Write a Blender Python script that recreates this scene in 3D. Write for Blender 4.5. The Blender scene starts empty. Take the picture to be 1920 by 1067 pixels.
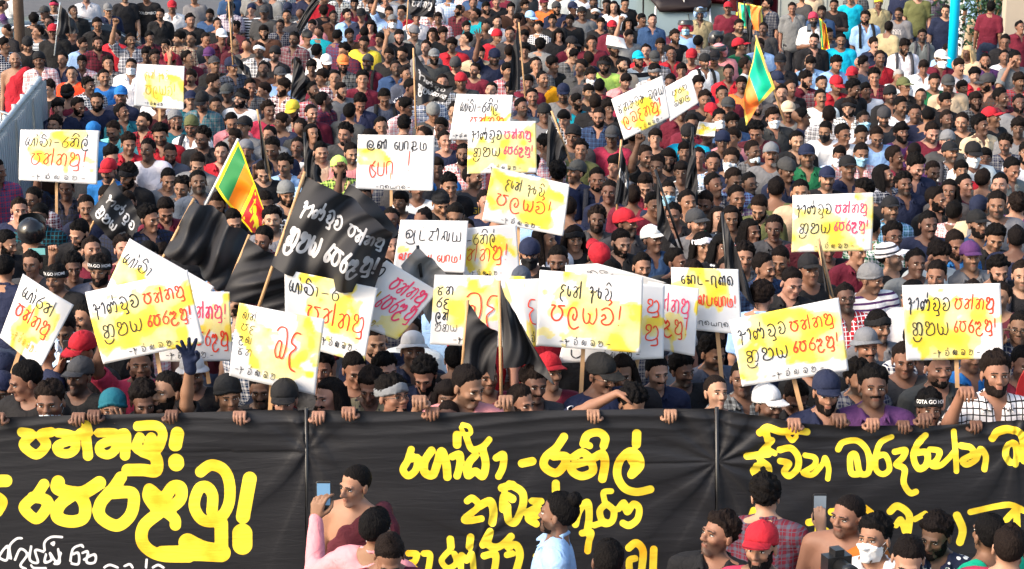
import bpy, math, random
import numpy as np
from mathutils import Vector, Matrix
from mathutils.bvhtree import BVHTree

random.seed(7)
RNG = np.random.default_rng(7)
R = math.radians
scene = bpy.context.scene
col = scene.collection

# ------------------------------------------------------------ camera, light, exposure
FPX = 3600.0                       # focal length in pixels of the 1920 px wide photograph
PITCH = math.atan(888.0 / FPX)
CAMZ = 5.14
cam_data = bpy.data.cameras.new('camera')
cam_data.sensor_width = 36.0
cam_data.lens = FPX / 1920.0 * 36.0
cam_data.clip_end = 2000
camera = bpy.data.objects.new('camera', cam_data)
camera.location = (0, 0, CAMZ)
camera.rotation_euler = (math.pi / 2 - PITCH, 0, 0)
col.objects.link(camera)
scene.camera = camera

SUN_EL, SUN_AZ = R(33), R(-118)     # azimuth measured from +Y towards +X: the sun stands behind the camera, to its left
world = bpy.data.worlds.new('World')
scene.world = world
world.use_nodes = True
wn, wl = world.node_tree.nodes, world.node_tree.links
wn.clear()
w_out = wn.new('ShaderNodeOutputWorld')
w_bg = wn.new('ShaderNodeBackground')
w_sky = wn.new('ShaderNodeTexSky')
w_sky.sky_type = 'NISHITA'
w_sky.sun_disc = False
w_sky.sun_elevation = SUN_EL
w_sky.sun_rotation = SUN_AZ
w_sky.dust_density = 4.0
w_sky.air_density = 1.3
w_bg.inputs['Strength'].default_value = 0.15
wl.new(w_sky.outputs[0], w_bg.inputs[0])
wl.new(w_bg.outputs[0], w_out.inputs[0])

sun_data = bpy.data.lights.new('sun', 'SUN')
sun_data.energy = 1.75
sun_data.angle = R(20)
sun_data.color = (1.0, 0.87, 0.74)
sun = bpy.data.objects.new('sun', sun_data)
sdir = Vector((math.sin(SUN_AZ) * math.cos(SUN_EL), math.cos(SUN_AZ) * math.cos(SUN_EL), math.sin(SUN_EL)))
sun.rotation_euler = sdir.to_track_quat('Z', 'Y').to_euler()
col.objects.link(sun)
vs = scene.view_settings
vs.view_transform = 'Standard'
vs.look = 'None'
vs.exposure = 1.2
vs.gamma = 1.0
vs.use_curve_mapping = False

# ------------------------------------------------------------ pixel rays
CT, ST = math.cos(PITCH), math.sin(PITCH)
def ray(x, y):
    a, b = (x - 960.0) / FPX, (y - 533.5) / FPX
    return Vector((a, CT - b * ST, -ST - b * CT))
def at_depth(x, y, d):
    """point seen at photograph pixel (x, y), d metres in front of the camera"""
    return Vector((0, 0, CAMZ)) + ray(x, y) * d
def at_height(x, y, z):
    r = ray(x, y)
    return Vector((0, 0, CAMZ)) + r * ((z - CAMZ) / r.z)
def at_y(x, y, Y):
    r = ray(x, y)
    return Vector((0, 0, CAMZ)) + r * (Y / r.y)
def to_pixel(p):
    q = Vector(p) - Vector((0, 0, CAMZ))
    zc = q.y * CT - q.z * ST
    return 960 + FPX * q.x / zc, 533.5 - FPX * (q.y * ST + q.z * CT) / zc, zc

# ------------------------------------------------------------ mesh helpers
def new_mesh(name, V, F, mats=(), smooth=True, mi=None):
    me = bpy.data.meshes.new(name)
    V = np.asarray(V, dtype=np.float64)
    me.from_pydata(V.tolist(), [], [tuple(int(i) for i in f) for f in F])
    for m in mats:
        me.materials.append(m)
    if smooth:
        me.polygons.foreach_set('use_smooth', [True] * len(me.polygons))
    if mi is not None:
        me.polygons.foreach_set('material_index', [int(i) for i in mi])
    me.update()
    return me
def quads_mesh(name, V, Q, mats=(), smooth=True):
    """fast builder for arrays of quads"""
    me = bpy.data.meshes.new(name)
    V = np.asarray(V, dtype=np.float32); Q = np.asarray(Q, dtype=np.int32)
    k = Q.shape[1]
    me.vertices.add(len(V)); me.vertices.foreach_set('co', V.ravel())
    me.loops.add(Q.size); me.loops.foreach_set('vertex_index', Q.ravel())
    me.polygons.add(len(Q))
    me.polygons.foreach_set('loop_start', np.arange(0, Q.size, k, dtype=np.int32))
    me.polygons.foreach_set('use_smooth', np.full(len(Q), smooth))
    for m in mats:
        me.materials.append(m)
    me.update(calc_edges=True)
    me.validate()
    return me
def add_attr(me, name, vals):
    a = me.attributes.new(name, 'FLOAT', 'POINT')
    a.data.foreach_set('value', np.asarray(vals, dtype=np.float32))
def add_color(me, name, vals):
    a = me.attributes.new(name, 'FLOAT_COLOR', 'POINT')
    v = np.asarray(vals, dtype=np.float32)
    if v.shape[1] == 3:
        v = np.hstack([v, np.ones((len(v), 1), np.float32)])
    a.data.foreach_set('color', v.ravel())
def obj(name, me, parent=None, mats=None, color=None):
    o = bpy.data.objects.new(name, me)
    col.objects.link(o)
    if parent is not None:
        o.parent = parent
    if mats:
        for m in mats:
            me.materials.append(m)
    if color is not None:
        o.color = tuple(color[:3]) + (1.0,)
    return o
def tag(o, label=None, cat=None, group=None, kind=None):
    if label: o['label'] = label
    if cat: o['category'] = cat
    if group: o['group'] = group
    if kind: o['kind'] = kind
    return o
def empty(name, loc, rz=0.0):
    o = bpy.data.objects.new(name, None)
    o.location = loc
    o.rotation_euler = (0, 0, rz)
    o.empty_display_size = 0.2
    col.objects.link(o)
    return o
class MB:
    """collects boxes, tubes and lofts and links them as one mesh object"""
    def __init__(s): s.V, s.F, s.S = [], [], []
    def add(s, V, F):
        n = len(s.V)
        s.V += [tuple(v) for v in V]
        s.F += [tuple(i + n for i in f) for f in F]
    def box(s, c, size, M=None):
        x, y, z = [k / 2 for k in size]
        P = [Vector((sx * x, sy * y, sz * z)) for sz in (-1, 1) for sy in (-1, 1) for sx in (-1, 1)]
        if M is not None: P = [M @ p for p in P]
        s.add([p + Vector(c) for p in P], [(0, 2, 3, 1), (4, 5, 7, 6), (0, 1, 5, 4), (2, 6, 7, 3), (1, 3, 7, 5), (0, 4, 6, 2)])
        return s
    def tube(s, pts, rad, n=10, caps=True):
        pts = [Vector(p) for p in pts]
        rad = rad if isinstance(rad, (list, tuple)) else [rad] * len(pts)
        rings = []
        up = Vector((0, 0, 1))
        for i, p in enumerate(pts):
            t = (pts[min(i + 1, len(pts) - 1)] - pts[max(i - 1, 0)]).normalized()
            a = t.cross(up if abs(t.z) < .9 else Vector((0, 1, 0))).normalized()
            b = a.cross(t).normalized()
            rings.append([p + (a * math.cos(2 * math.pi * k / n) + b * math.sin(2 * math.pi * k / n)) * rad[i] for k in range(n)])
        V = [v for r in rings for v in r]
        F = [(i * n + k, i * n + (k + 1) % n, (i + 1) * n + (k + 1) % n, (i + 1) * n + k) for i in range(len(pts) - 1) for k in range(n)]
        if caps:
            F.append(tuple(range(n - 1, -1, -1))); F.append(tuple((len(pts) - 1) * n + k for k in range(n)))
        s.add(V, F)
        return s
    def loft(s, rings, caps=True):
        n = len(rings[0])
        V = [v for r in rings for v in r]
        F = [(i * n + k, i * n + (k + 1) % n, (i + 1) * n + (k + 1) % n, (i + 1) * n + k) for i in range(len(rings) - 1) for k in range(n)]
        if caps:
            F.append(tuple(range(n - 1, -1, -1))); F.append(tuple((len(rings) - 1) * n + k for k in range(n)))
        s.add(V, F)
        return s
    def mesh(s, name, m, smooth=False):
        return new_mesh(name, s.V, s.F, [m] if m else [], smooth)
    def build(s, name, m, parent=None, smooth=False, color=None):
        return obj(name, s.mesh(name, m, smooth), parent, None, color)

# ------------------------------------------------------------ materials
def mat(name, color=(.5, .5, .5), rough=.8, metal=0.0, noise=0.0, nscale=20, bump=0.0, bscale=60, spec=.3):
    m = bpy.data.materials.new(name); m.use_nodes = True
    N, L = m.node_tree.nodes, m.node_tree.links
    p = N['Principled BSDF']
    p.inputs['Roughness'].default_value = rough
    p.inputs['Metallic'].default_value = metal
    p.inputs['Specular IOR Level'].default_value = spec
    p.inputs['Base Color'].default_value = tuple(color) + (1,)
    tc = N.new('ShaderNodeTexCoord')
    if noise > 0:
        nt = N.new('ShaderNodeTexNoise'); nt.inputs['Scale'].default_value = nscale; nt.inputs['Detail'].default_value = 5
        mr = N.new('ShaderNodeMapRange'); mr.inputs['To Min'].default_value = 1 - noise; mr.inputs['To Max'].default_value = 1 + noise
        mx = N.new('ShaderNodeVectorMath'); mx.operation = 'SCALE'; mx.inputs[0].default_value = color
        L.new(tc.outputs['Object'], nt.inputs['Vector']); L.new(nt.outputs[0], mr.inputs[0]); L.new(mr.outputs[0], mx.inputs['Scale'])
        L.new(mx.outputs[0], p.inputs['Base Color'])
    if bump > 0:
        nb = N.new('ShaderNodeTexNoise'); nb.inputs['Scale'].default_value = bscale; nb.inputs['Detail'].default_value = 4
        b = N.new('ShaderNodeBump'); b.inputs['Strength'].default_value = bump; b.inputs['Distance'].default_value = .01
        L.new(tc.outputs['Object'], nb.inputs['Vector']); L.new(nb.outputs[0], b.inputs['Height']); L.new(b.outputs[0], p.inputs['Normal'])
    return m

def cloth_mat(name, pattern='plain', rough=.85):
    """cloth in the object's own colour; the second colour is the object's property tone2"""
    m = bpy.data.materials.new(name); m.use_nodes = True
    N, L = m.node_tree.nodes, m.node_tree.links
    p = N['Principled BSDF']; p.inputs['Roughness'].default_value = rough; p.inputs['Specular IOR Level'].default_value = .2
    oi = N.new('ShaderNodeObjectInfo')
    at = N.new('ShaderNodeAttribute'); at.attribute_type = 'OBJECT'; at.attribute_name = 'tone2'
    tc = N.new('ShaderNodeTexCoord')
    sp = N.new('ShaderNodeSeparateXYZ'); L.new(tc.outputs['Object'], sp.inputs[0])
    def math_(op, a, b=None, c=None):
        n = N.new('ShaderNodeMath'); n.operation = op
        for i, v in enumerate((a, b, c)):
            if v is None: continue
            if isinstance(v, (int, float)): n.inputs[i].default_value = v
            else: L.new(v, n.inputs[i])
        return n.outputs[0]
    def band(sock, period, duty, off=0.0):
        t = math_('FRACT', math_('ADD', math_('DIVIDE', sock, period), off + 50.0))
        return math_('LESS_THAN', t, duty)
    def mix(f, a, b):
        n = N.new('ShaderNodeMix'); n.data_type = 'RGBA'
        if isinstance(f, (int, float)): n.inputs[0].default_value = f
        else: L.new(f, n.inputs[0])
        L.new(a, n.inputs[6]); L.new(b, n.inputs[7])
        return n.outputs[2]
    c = oi.outputs['Color']
    if pattern == 'plaid':
        hx, hz = band(sp.outputs[0], .052, .34), band(sp.outputs[2], .052, .34)
        f = math_('MULTIPLY', math_('ADD', hx, hz), .5)
        lx, lz = band(sp.outputs[0], .052, .07, .3), band(sp.outputs[2], .052, .07, .3)
        f = math_('MAXIMUM', f, math_('MULTIPLY', math_('MAXIMUM', lx, lz), .85))
        c = mix(f, c, at.outputs['Color'])
    elif pattern == 'check':
        hx, hz = band(sp.outputs[0], .034, .2), band(sp.outputs[2], .034, .2)
        c = mix(math_('MAXIMUM', hx, hz), c, at.outputs['Color'])
    elif pattern == 'stripe':
        c = mix(band(sp.outputs[2], .05, .35), c, at.outputs['Color'])
    elif pattern == 'broad':
        c = mix(band(sp.outputs[2], .22, .3, .72), c, at.outputs['Color'])
    elif pattern == 'floral':
        vo = N.new('ShaderNodeTexVoronoi'); vo.inputs['Scale'].default_value = 26
        L.new(tc.outputs['Object'], vo.inputs['Vector'])
        c = mix(math_('LESS_THAN', vo.outputs[0], .33), c, at.outputs['Color'])
    nt = N.new('ShaderNodeTexNoise'); nt.inputs['Scale'].default_value = 9; nt.inputs['Detail'].default_value = 6
    L.new(tc.outputs['Object'], nt.inputs['Vector'])
    mr = N.new('ShaderNodeMapRange'); mr.inputs['To Min'].default_value = .82; mr.inputs['To Max'].default_value = 1.2
    L.new(nt.outputs[0], mr.inputs[0])
    sc = N.new('ShaderNodeVectorMath'); sc.operation = 'SCALE'
    L.new(c, sc.inputs[0]); L.new(mr.outputs[0], sc.inputs['Scale'])
    L.new(sc.outputs[0], p.inputs['Base Color'])
    nb = N.new('ShaderNodeTexNoise'); nb.inputs['Scale'].default_value = 13; nb.inputs['Detail'].default_value = 3; nb.inputs['Distortion'].default_value = 1.4
    L.new(tc.outputs['Object'], nb.inputs['Vector'])
    b = N.new('ShaderNodeBump'); b.inputs['Strength'].default_value = .6; b.inputs['Distance'].default_value = .02
    L.new(nb.outputs[0], b.inputs['Height']); L.new(b.outputs[0], p.inputs['Normal'])
    return m

M = {}
for pat in ('plain', 'plaid', 'check', 'stripe', 'broad', 'floral'):
    M['cloth_' + pat] = cloth_mat('cloth_' + pat, pat)
M['satin'] = cloth_mat('satin_cloth', 'plain', .42)
M['satin'].node_tree.nodes['Principled BSDF'].inputs['Specular IOR Level'].default_value = .5

def skin_mat():
    m = bpy.data.materials.new('skin'); m.use_nodes = True
    N, L = m.node_tree.nodes, m.node_tree.links
    p = N['Principled BSDF']; p.inputs['Roughness'].default_value = .60; p.inputs['Specular IOR Level'].default_value = .35
    oi = N.new('ShaderNodeObjectInfo')
    st = N.new('ShaderNodeAttribute'); st.attribute_name = 'stubble'
    lp = N.new('ShaderNodeAttribute'); lp.attribute_name = 'lips'
    bd = N.new('ShaderNodeAttribute'); bd.attribute_type = 'OBJECT'; bd.attribute_name = 'shave'
    tc = N.new('ShaderNodeTexCoord')
    nt = N.new('ShaderNodeTexNoise'); nt.inputs['Scale'].default_value = 14; nt.inputs['Detail'].default_value = 4
    L.new(tc.outputs['Object'], nt.inputs['Vector'])
    mr = N.new('ShaderNodeMapRange'); mr.inputs['To Min'].default_value = .85; mr.inputs['To Max'].default_value = 1.15
    L.new(nt.outputs[0], mr.inputs[0])
    sc = N.new('ShaderNodeVectorMath'); sc.operation = 'SCALE'
    L.new(oi.outputs['Color'], sc.inputs[0]); L.new(mr.outputs[0], sc.inputs['Scale'])
    m1 = N.new('ShaderNodeMix'); m1.data_type = 'RGBA'
    L.new(lp.outputs['Fac'], m1.inputs[0]); L.new(sc.outputs[0], m1.inputs[6])
    li = N.new('ShaderNodeMix'); li.data_type = 'RGBA'; li.blend_type = 'MULTIPLY'; li.inputs[0].default_value = 1
    L.new(sc.outputs[0], li.inputs[6]); li.inputs[7].default_value = (.85, .5, .52, 1)
    L.new(li.outputs[2], m1.inputs[7])
    mu = N.new('ShaderNodeMath'); mu.operation = 'MULTIPLY'
    L.new(st.outputs['Fac'], mu.inputs[0]); L.new(bd.outputs['Fac'], mu.inputs[1])
    m2 = N.new('ShaderNodeMix'); m2.data_type = 'RGBA'
    L.new(mu.outputs[0], m2.inputs[0]); L.new(m1.outputs[2], m2.inputs[6]); m2.inputs[7].default_value = (.018, .013, .011, 1)
    L.new(m2.outputs[2], p.inputs['Base Color'])
    return m
M['skin'] = skin_mat()
M['eye_white'] = mat('eye_white', (.62, .57, .52), .35)
M['dark'] = mat('eye_dark', (.012, .009, .008), .6)

def hair_mat():
    m = bpy.data.materials.new('hair'); m.use_nodes = True
    N, L = m.node_tree.nodes, m.node_tree.links
    p = N['Principled BSDF']; p.inputs['Roughness'].default_value = .75; p.inputs['Specular IOR Level'].default_value = .08
    oi = N.new('ShaderNodeObjectInfo'); L.new(oi.outputs['Color'], p.inputs['Base Color'])
    tc = N.new('ShaderNodeTexCoord'); mp = N.new('ShaderNodeMapping'); mp.inputs['Scale'].default_value = (1, 1, .35)
    nb = N.new('ShaderNodeTexNoise'); nb.inputs['Scale'].default_value = 110; nb.inputs['Detail'].default_value = 4
    L.new(tc.outputs['Object'], mp.inputs[0]); L.new(mp.outputs[0], nb.inputs['Vector'])
    b = N.new('ShaderNodeBump'); b.inputs['Strength'].default_value = .9; b.inputs['Distance'].default_value = .012
    L.new(nb.outputs[0], b.inputs['Height']); L.new(b.outputs[0], p.inputs['Normal'])
    return m
M['hair'] = hair_mat()
M['asphalt'] = mat('asphalt', (.10, .10, .105), .9, noise=.25, nscale=3, bump=.4, bscale=80)
M['pavement'] = mat('pavement', (.30, .265, .245), .9, noise=.12, nscale=2, bump=.2)
M['wood'] = mat('pale_wood', (.50, .30, .15), .6, noise=.25, nscale=14)
M['steel'] = mat('galvanised_steel', (.40, .45, .48), .5, metal=.2, noise=.1, nscale=8)
M['black_plastic'] = mat('black_plastic', (.012, .012, .013), .35, spec=.5)
M['glass_dark'] = mat('screen_glass', (.02, .025, .03), .08, spec=.6)
M['white'] = mat('white_paint', (.75, .75, .76), .5)
# ------------------------------------------------------------ implicit surfaces
def smooth_noise(P, freq, seed, octaves=2):
    rg = np.random.default_rng(seed)
    out = np.zeros(P.shape[:-1])
    amp = 1.0
    for o in range(octaves):
        for k in range(5):
            d = rg.normal(size=3); d /= np.linalg.norm(d)
            ph = rg.uniform(0, 6.28)
            w = P @ d
            d2 = rg.normal(size=3); d2 /= np.linalg.norm(d2)
            out += amp * np.sin(w * freq * rg.uniform(.7, 1.4) + ph + 1.3 * np.sin((P @ d2) * freq * .6 + ph * 2))
        amp *= .5; freq *= 2.1
    return out / 5.0

class Field:
    def __init__(s, xs, ys, zs):
        s.xs, s.ys, s.zs = [np.asarray(a, dtype=np.float32) for a in (xs, ys, zs)]
        s.D = np.full((len(xs), len(ys), len(zs)), .06, np.float32)
    def block(s, lo, hi):
        sl = []
        for a, l, h in zip((s.xs, s.ys, s.zs), lo, hi):
            i0, i1 = np.searchsorted(a, l), np.searchsorted(a, h)
            if i1 <= i0: return None
            sl.append(slice(i0, i1))
        return tuple(sl)
    def put(s, fn, lo, hi, k=.01, op='add'):
        m = .045
        sl = s.block([a - m for a in lo], [a + m for a in hi])
        if sl is None: return
        X, Y, Z = s.xs[sl[0]][:, None, None], s.ys[sl[1]][None, :, None], s.zs[sl[2]][None, None, :]
        d = fn(X, Y, Z).astype(np.float32)
        D = s.D[sl]
        if op == 'add':
            h = np.clip(.5 + .5 * (D - d) / k, 0, 1)
            s.D[sl] = D * (1 - h) + d * h - k * h * (1 - h)
        else:
            d = -d
            h = np.clip(.5 - .5 * (D - d) / k, 0, 1)
            s.D[sl] = D * (1 - h) + d * h + k * h * (1 - h)
    def cap(s, a, b, ra, rb=None, k=.012, op='add'):
        rb = ra if rb is None else rb
        a = np.array(a, float); b = np.array(b, float)
        ab = b - a; L2 = max(float(ab @ ab), 1e-9)
        def fn(X, Y, Z):
            t = np.clip(((X - a[0]) * ab[0] + (Y - a[1]) * ab[1] + (Z - a[2]) * ab[2]) / L2, 0, 1)
            return np.sqrt((X - a[0] - t * ab[0]) ** 2 + (Y - a[1] - t * ab[1]) ** 2 + (Z - a[2] - t * ab[2]) ** 2) - (ra + (rb - ra) * t)
        r = max(ra, rb)
        s.put(fn, np.minimum(a, b) - r, np.maximum(a, b) + r, k, op)
    def ell(s, c, r, k=.02, op='add'):
        c = np.array(c, float); r = np.array(r, float)
        def fn(X, Y, Z):
            k0 = np.sqrt(((X - c[0]) / r[0]) ** 2 + ((Y - c[1]) / r[1]) ** 2 + ((Z - c[2]) / r[2]) ** 2)
            k1 = np.sqrt(((X - c[0]) / r[0] ** 2) ** 2 + ((Y - c[1]) / r[1] ** 2) ** 2 + ((Z - c[2]) / r[2] ** 2) ** 2)
            return k0 * (k0 - 1) / np.maximum(k1, 1e-6)
        s.put(fn, c - r, c + r, k, op)
    def surface(s):
        D, xs, ys, zs = s.D, s.xs, s.ys, s.zs
        S = D < 0
        A = [S[:-1, :-1, :-1], S[1:, :-1, :-1], S[:-1, 1:, :-1], S[1:, 1:, :-1], S[:-1, :-1, 1:], S[1:, :-1, 1:], S[:-1, 1:, 1:], S[1:, 1:, 1:]]
        any_ = A[0].copy(); all_ = A[0].copy()
        for a in A[1:]: any_ |= a; all_ &= a
        I, J, K = np.nonzero(any_ & ~all_)
        n = len(I)
        acc = np.zeros((n, 3)); cnt = np.zeros(n)
        off = [(0, 0, 0), (1, 0, 0), (0, 1, 0), (1, 1, 0), (0, 0, 1), (1, 0, 1), (0, 1, 1), (1, 1, 1)]
        val = [D[I + o[0], J + o[1], K + o[2]] for o in off]
        pos = [np.stack([xs[I + o[0]], ys[J + o[1]], zs[K + o[2]]], 1) for o in off]
        for a, b in ((0, 1), (2, 3), (4, 5), (6, 7), (0, 2), (1, 3), (4, 6), (5, 7), (0, 4), (1, 5), (2, 6), (3, 7)):
            cr = (val[a] < 0) != (val[b] < 0)
            t = val[a][cr] / (val[a][cr] - val[b][cr])
            acc[cr] += pos[a][cr] + (pos[b][cr] - pos[a][cr]) * t[:, None]
            cnt[cr] += 1
        V = acc / cnt[:, None]
        idx = np.full(any_.shape, -1, np.int32); idx[I, J, K] = np.arange(n)
        Q = []
        e = S[:-1, 1:-1, 1:-1] != S[1:, 1:-1, 1:-1]; i, j, k = np.nonzero(e); fl = S[i, j + 1, k + 1]
        q = np.stack([idx[i, j, k], idx[i, j + 1, k], idx[i, j + 1, k + 1], idx[i, j, k + 1]], 1); q[~fl] = q[~fl][:, ::-1]; Q.append(q)
        e = S[1:-1, :-1, 1:-1] != S[1:-1, 1:, 1:-1]; i, j, k = np.nonzero(e); fl = S[i + 1, j, k + 1]
        q = np.stack([idx[i, j, k], idx[i, j, k + 1], idx[i + 1, j, k + 1], idx[i + 1, j, k]], 1); q[~fl] = q[~fl][:, ::-1]; Q.append(q)
        e = S[1:-1, 1:-1, :-1] != S[1:-1, 1:-1, 1:]; i, j, k = np.nonzero(e); fl = S[i + 1, j + 1, k]
        q = np.stack([idx[i, j, k], idx[i + 1, j, k], idx[i + 1, j + 1, k], idx[i, j + 1, k]], 1); q[~fl] = q[~fl][:, ::-1]; Q.append(q)
        return V, np.concatenate(Q)

def decimate(V, Q, target):
    """returns triangles after a collapse down to about target triangles"""
    me = quads_mesh('tmp', V, Q)
    o = bpy.data.objects.new('tmp', me); col.objects.link(o)
    if target < len(Q) * (Q.shape[1] - 2):
        md = o.modifiers.new('d', 'DECIMATE'); md.ratio = target / (len(Q) * (Q.shape[1] - 2.0))
    ev = o.evaluated_get(bpy.context.evaluated_depsgraph_get())
    m2 = ev.to_mesh()
    m2.calc_loop_triangles()
    V2 = np.empty(len(m2.vertices) * 3, np.float32); m2.vertices.foreach_get('co', V2)
    T = np.empty(len(m2.loop_triangles) * 3, np.int32); m2.loop_triangles.foreach_get('vertices', T)
    ev.to_mesh_clear()
    bpy.data.objects.remove(o); bpy.data.meshes.remove(me)
    return V2.reshape(-1, 3).astype(np.float64), T.reshape(-1, 3)

# ------------------------------------------------------------ the canonical person: 1.72 m tall, facing -Y
HC = np.array([0, .0, 1.612])          # middle of the head
PIV = np.array([0, .012, 1.50])        # the neck turns here
HS = .94
def u(v):
    v = np.array(v, float); return v / np.linalg.norm(v)

def head_prims(F, ears=True):
    F.ell((0, .012, 1.635), (.076, .097, .089), .02)
    F.ell((0, -.022, 1.575), (.059, .070, .084), .02)
    for s in (-1, 1):
        F.cap((s * .048, -.008, 1.545), (0, -.072, 1.508), .015, .016, .02)
        F.ell((s * .041, -.060, 1.578), (.021, .024, .022), .015)
        F.cap((s * .040, -.082, 1.622), (s * .006, -.091, 1.620), .010, .011, .012)
        F.ell((s * .031, -.112, 1.602), (.021, .024, .013), .012, 'sub')
        F.ell((s * .012, -.099, 1.568), (.010, .012, .008), .008)
        if ears:
            F.ell((s * .080, .008, 1.594), (.009, .018, .031), .008)
            F.ell((s * .092, .002, 1.596), (.006, .009, .016), .006, 'sub')
    F.ell((0, -.078, 1.512), (.024, .020, .018), .018)
    F.cap((0, -.088, 1.612), (0, -.113, 1.574), .0085, .0125, .010)
    F.cap((-.016, -.090, 1.5445), (.016, -.090, 1.5445), .0065, k=.006)
    F.cap((-.012, -.089, 1.5345), (.012, -.089, 1.5345), .0075, k=.006)
    F.cap((-.014, -.1035, 1.5400), (.014, -.1035, 1.5400), .0045, k=.004, op='sub')

def hand_prims(F, W, f, n, lat, curl, thumb=.6, spread=0.0):
    W, f, n, lat = np.array(W, float), u(f), u(n), u(lat)
    offs = (.030, .010, -.010, -.028)
    lens = (.074, .083, .077, .060)
    for j, o in enumerate(offs):
        F.cap(W + lat * o * .55 + f * .008, W + lat * o + f * .082, .0150, .0115, .012)
    for j, o in enumerate(offs):
        p = W + lat * o + f * .085
        ang = 0.0
        d0 = u(f + lat * spread * (1.3 - j) * .35)
        for sg, frac in enumerate((.44, .31, .25)):
            ang += curl[sg]
            d = d0 * math.cos(ang) + n * math.sin(ang)
            q = p + d * lens[j] * frac
            F.cap(p, q, .0097 - sg * .0008, .0088 - sg * .0008, .003)
            p = q
    t0 = W + lat * .022 + f * .018 + n * .006
    t1 = t0 + u(lat * .9 + f * .8 + n * .5) * .042
    t2 = t1 + u(lat * (.7 - thumb) + f * .9 + n * thumb) * .032
    t3 = t2 + u(lat * (.2 - thumb) + f * .8 + n * thumb) * .026
    F.cap(t0, t1, .014, .012, .010); F.cap(t1, t2, .0115, .010, .003); F.cap(t2, t3, .010, .0082, .003)

GRIP = (1.15, 1.45, 1.0)
RELAX = (.35, .4, .3)
OPEN = (.06, .08, .05)
def arms_of(pose):
    """for each side (-1 the person's right, at the photo's left when facing us): elbow, wrist, finger direction, palm normal, thumb side, curl, spread"""
    def down(s): return ((s * .225, .02, 1.13), (s * .25, -.06, .885), (0.02 * s, -.12, -1), (-s, -.1, 0), (0, -1, 0), RELAX, .1)
    def fore(s): return ((s * .235, .0, 1.14), (s * .075, -.27, 1.19), (-s * .3, -.9, .35), (-s * .7, .3, .4), (0, -.3, 1), GRIP, 0)
    def high(s): return ((s * .275, -.09, 1.60), (s * .22, -.13, 1.86), (-s * .05, -.05, 1), (0, -1, -.1), (-s, 0, 0), GRIP, 0)
    def palm(s): return ((s * .275, -.09, 1.60), (s * .24, -.12, 1.86), (s * .08, -.02, 1), (0, -1, 0), (-s, 0, .1), OPEN, 1)
    def side(s): return ((s * .26, -.03, 1.14), (s * .20, -.20, 1.40), (-s * .15, -.35, 1), (-s * .3, -1, 0), (-s, 0, .2), GRIP, 0)
    def ear(s): return ((s * .30, -.08, 1.22), (s * .150, -.06, 1.47), (-s * .20, .05, 1), (-s, 0, 0), (0, -1, .2), (.5, .7, .5), 0)
    def rail(s): return ((s * .29, -.10, 1.30), (s * .235, -.20, 1.565), (-s * .05, -.8, .55), (0, -.5, -1), (-s, 0, 0), (1.1, .8, .5), .3)
    def film(s): return ((s * .28, -.13, 1.13), (s * .20, -.32, 1.31), (-s * .1, -.15, 1), (-s * .4, -1, 0), (-s, -.2, .1), (.5, .6, .4), .2)
    def point(s): return ((s * .38, -.10, 1.57), (s * .62, -.15, 1.71), (s, -.08, -.12), (0, -.2, -1), (0, -1, .3), (1.2, 1.3, .9), 0)
    def brow(s): return ((s * .24, -.15, 1.24), (s * .09, -.17, 1.52), (-s * .5, -.05, .9), (0, 1, 0), (-s * .9, 0, -.4), OPEN, .4)
    def far(s): return ((s * .40, -.10, 1.24), (s * .50, -.26, 1.46), (-s * .05, -.15, 1), (-s * .4, -1, 0), (-s, -.2, .1), (.5, .6, .4), .2)
    def rlow(s): return ((s * .28, -.08, 1.22), (s * .235, -.20, 1.475), (-s * .05, -.8, .55), (0, -.5, -1), (-s, 0, 0), (1.1, .8, .5), .3)
    T = {'Y': (down, far), 'J': (rlow, rlow), 'D': (down, down), 'F': (fore, fore), 'R': (high, down), 'L': (down, high), 'S': (side, down), 'Z': (down, side), 'E': (ear, down), 'Q': (down, ear),
         'B': (rail, rail), 'V': (film, down), 'U': (down, film), 'P': (rail, point), 'G': (palm, down), 'H': (down, brow), 'X': (high, rail)}
    a, b = T[pose]
    return a(-1), b(1)

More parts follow.
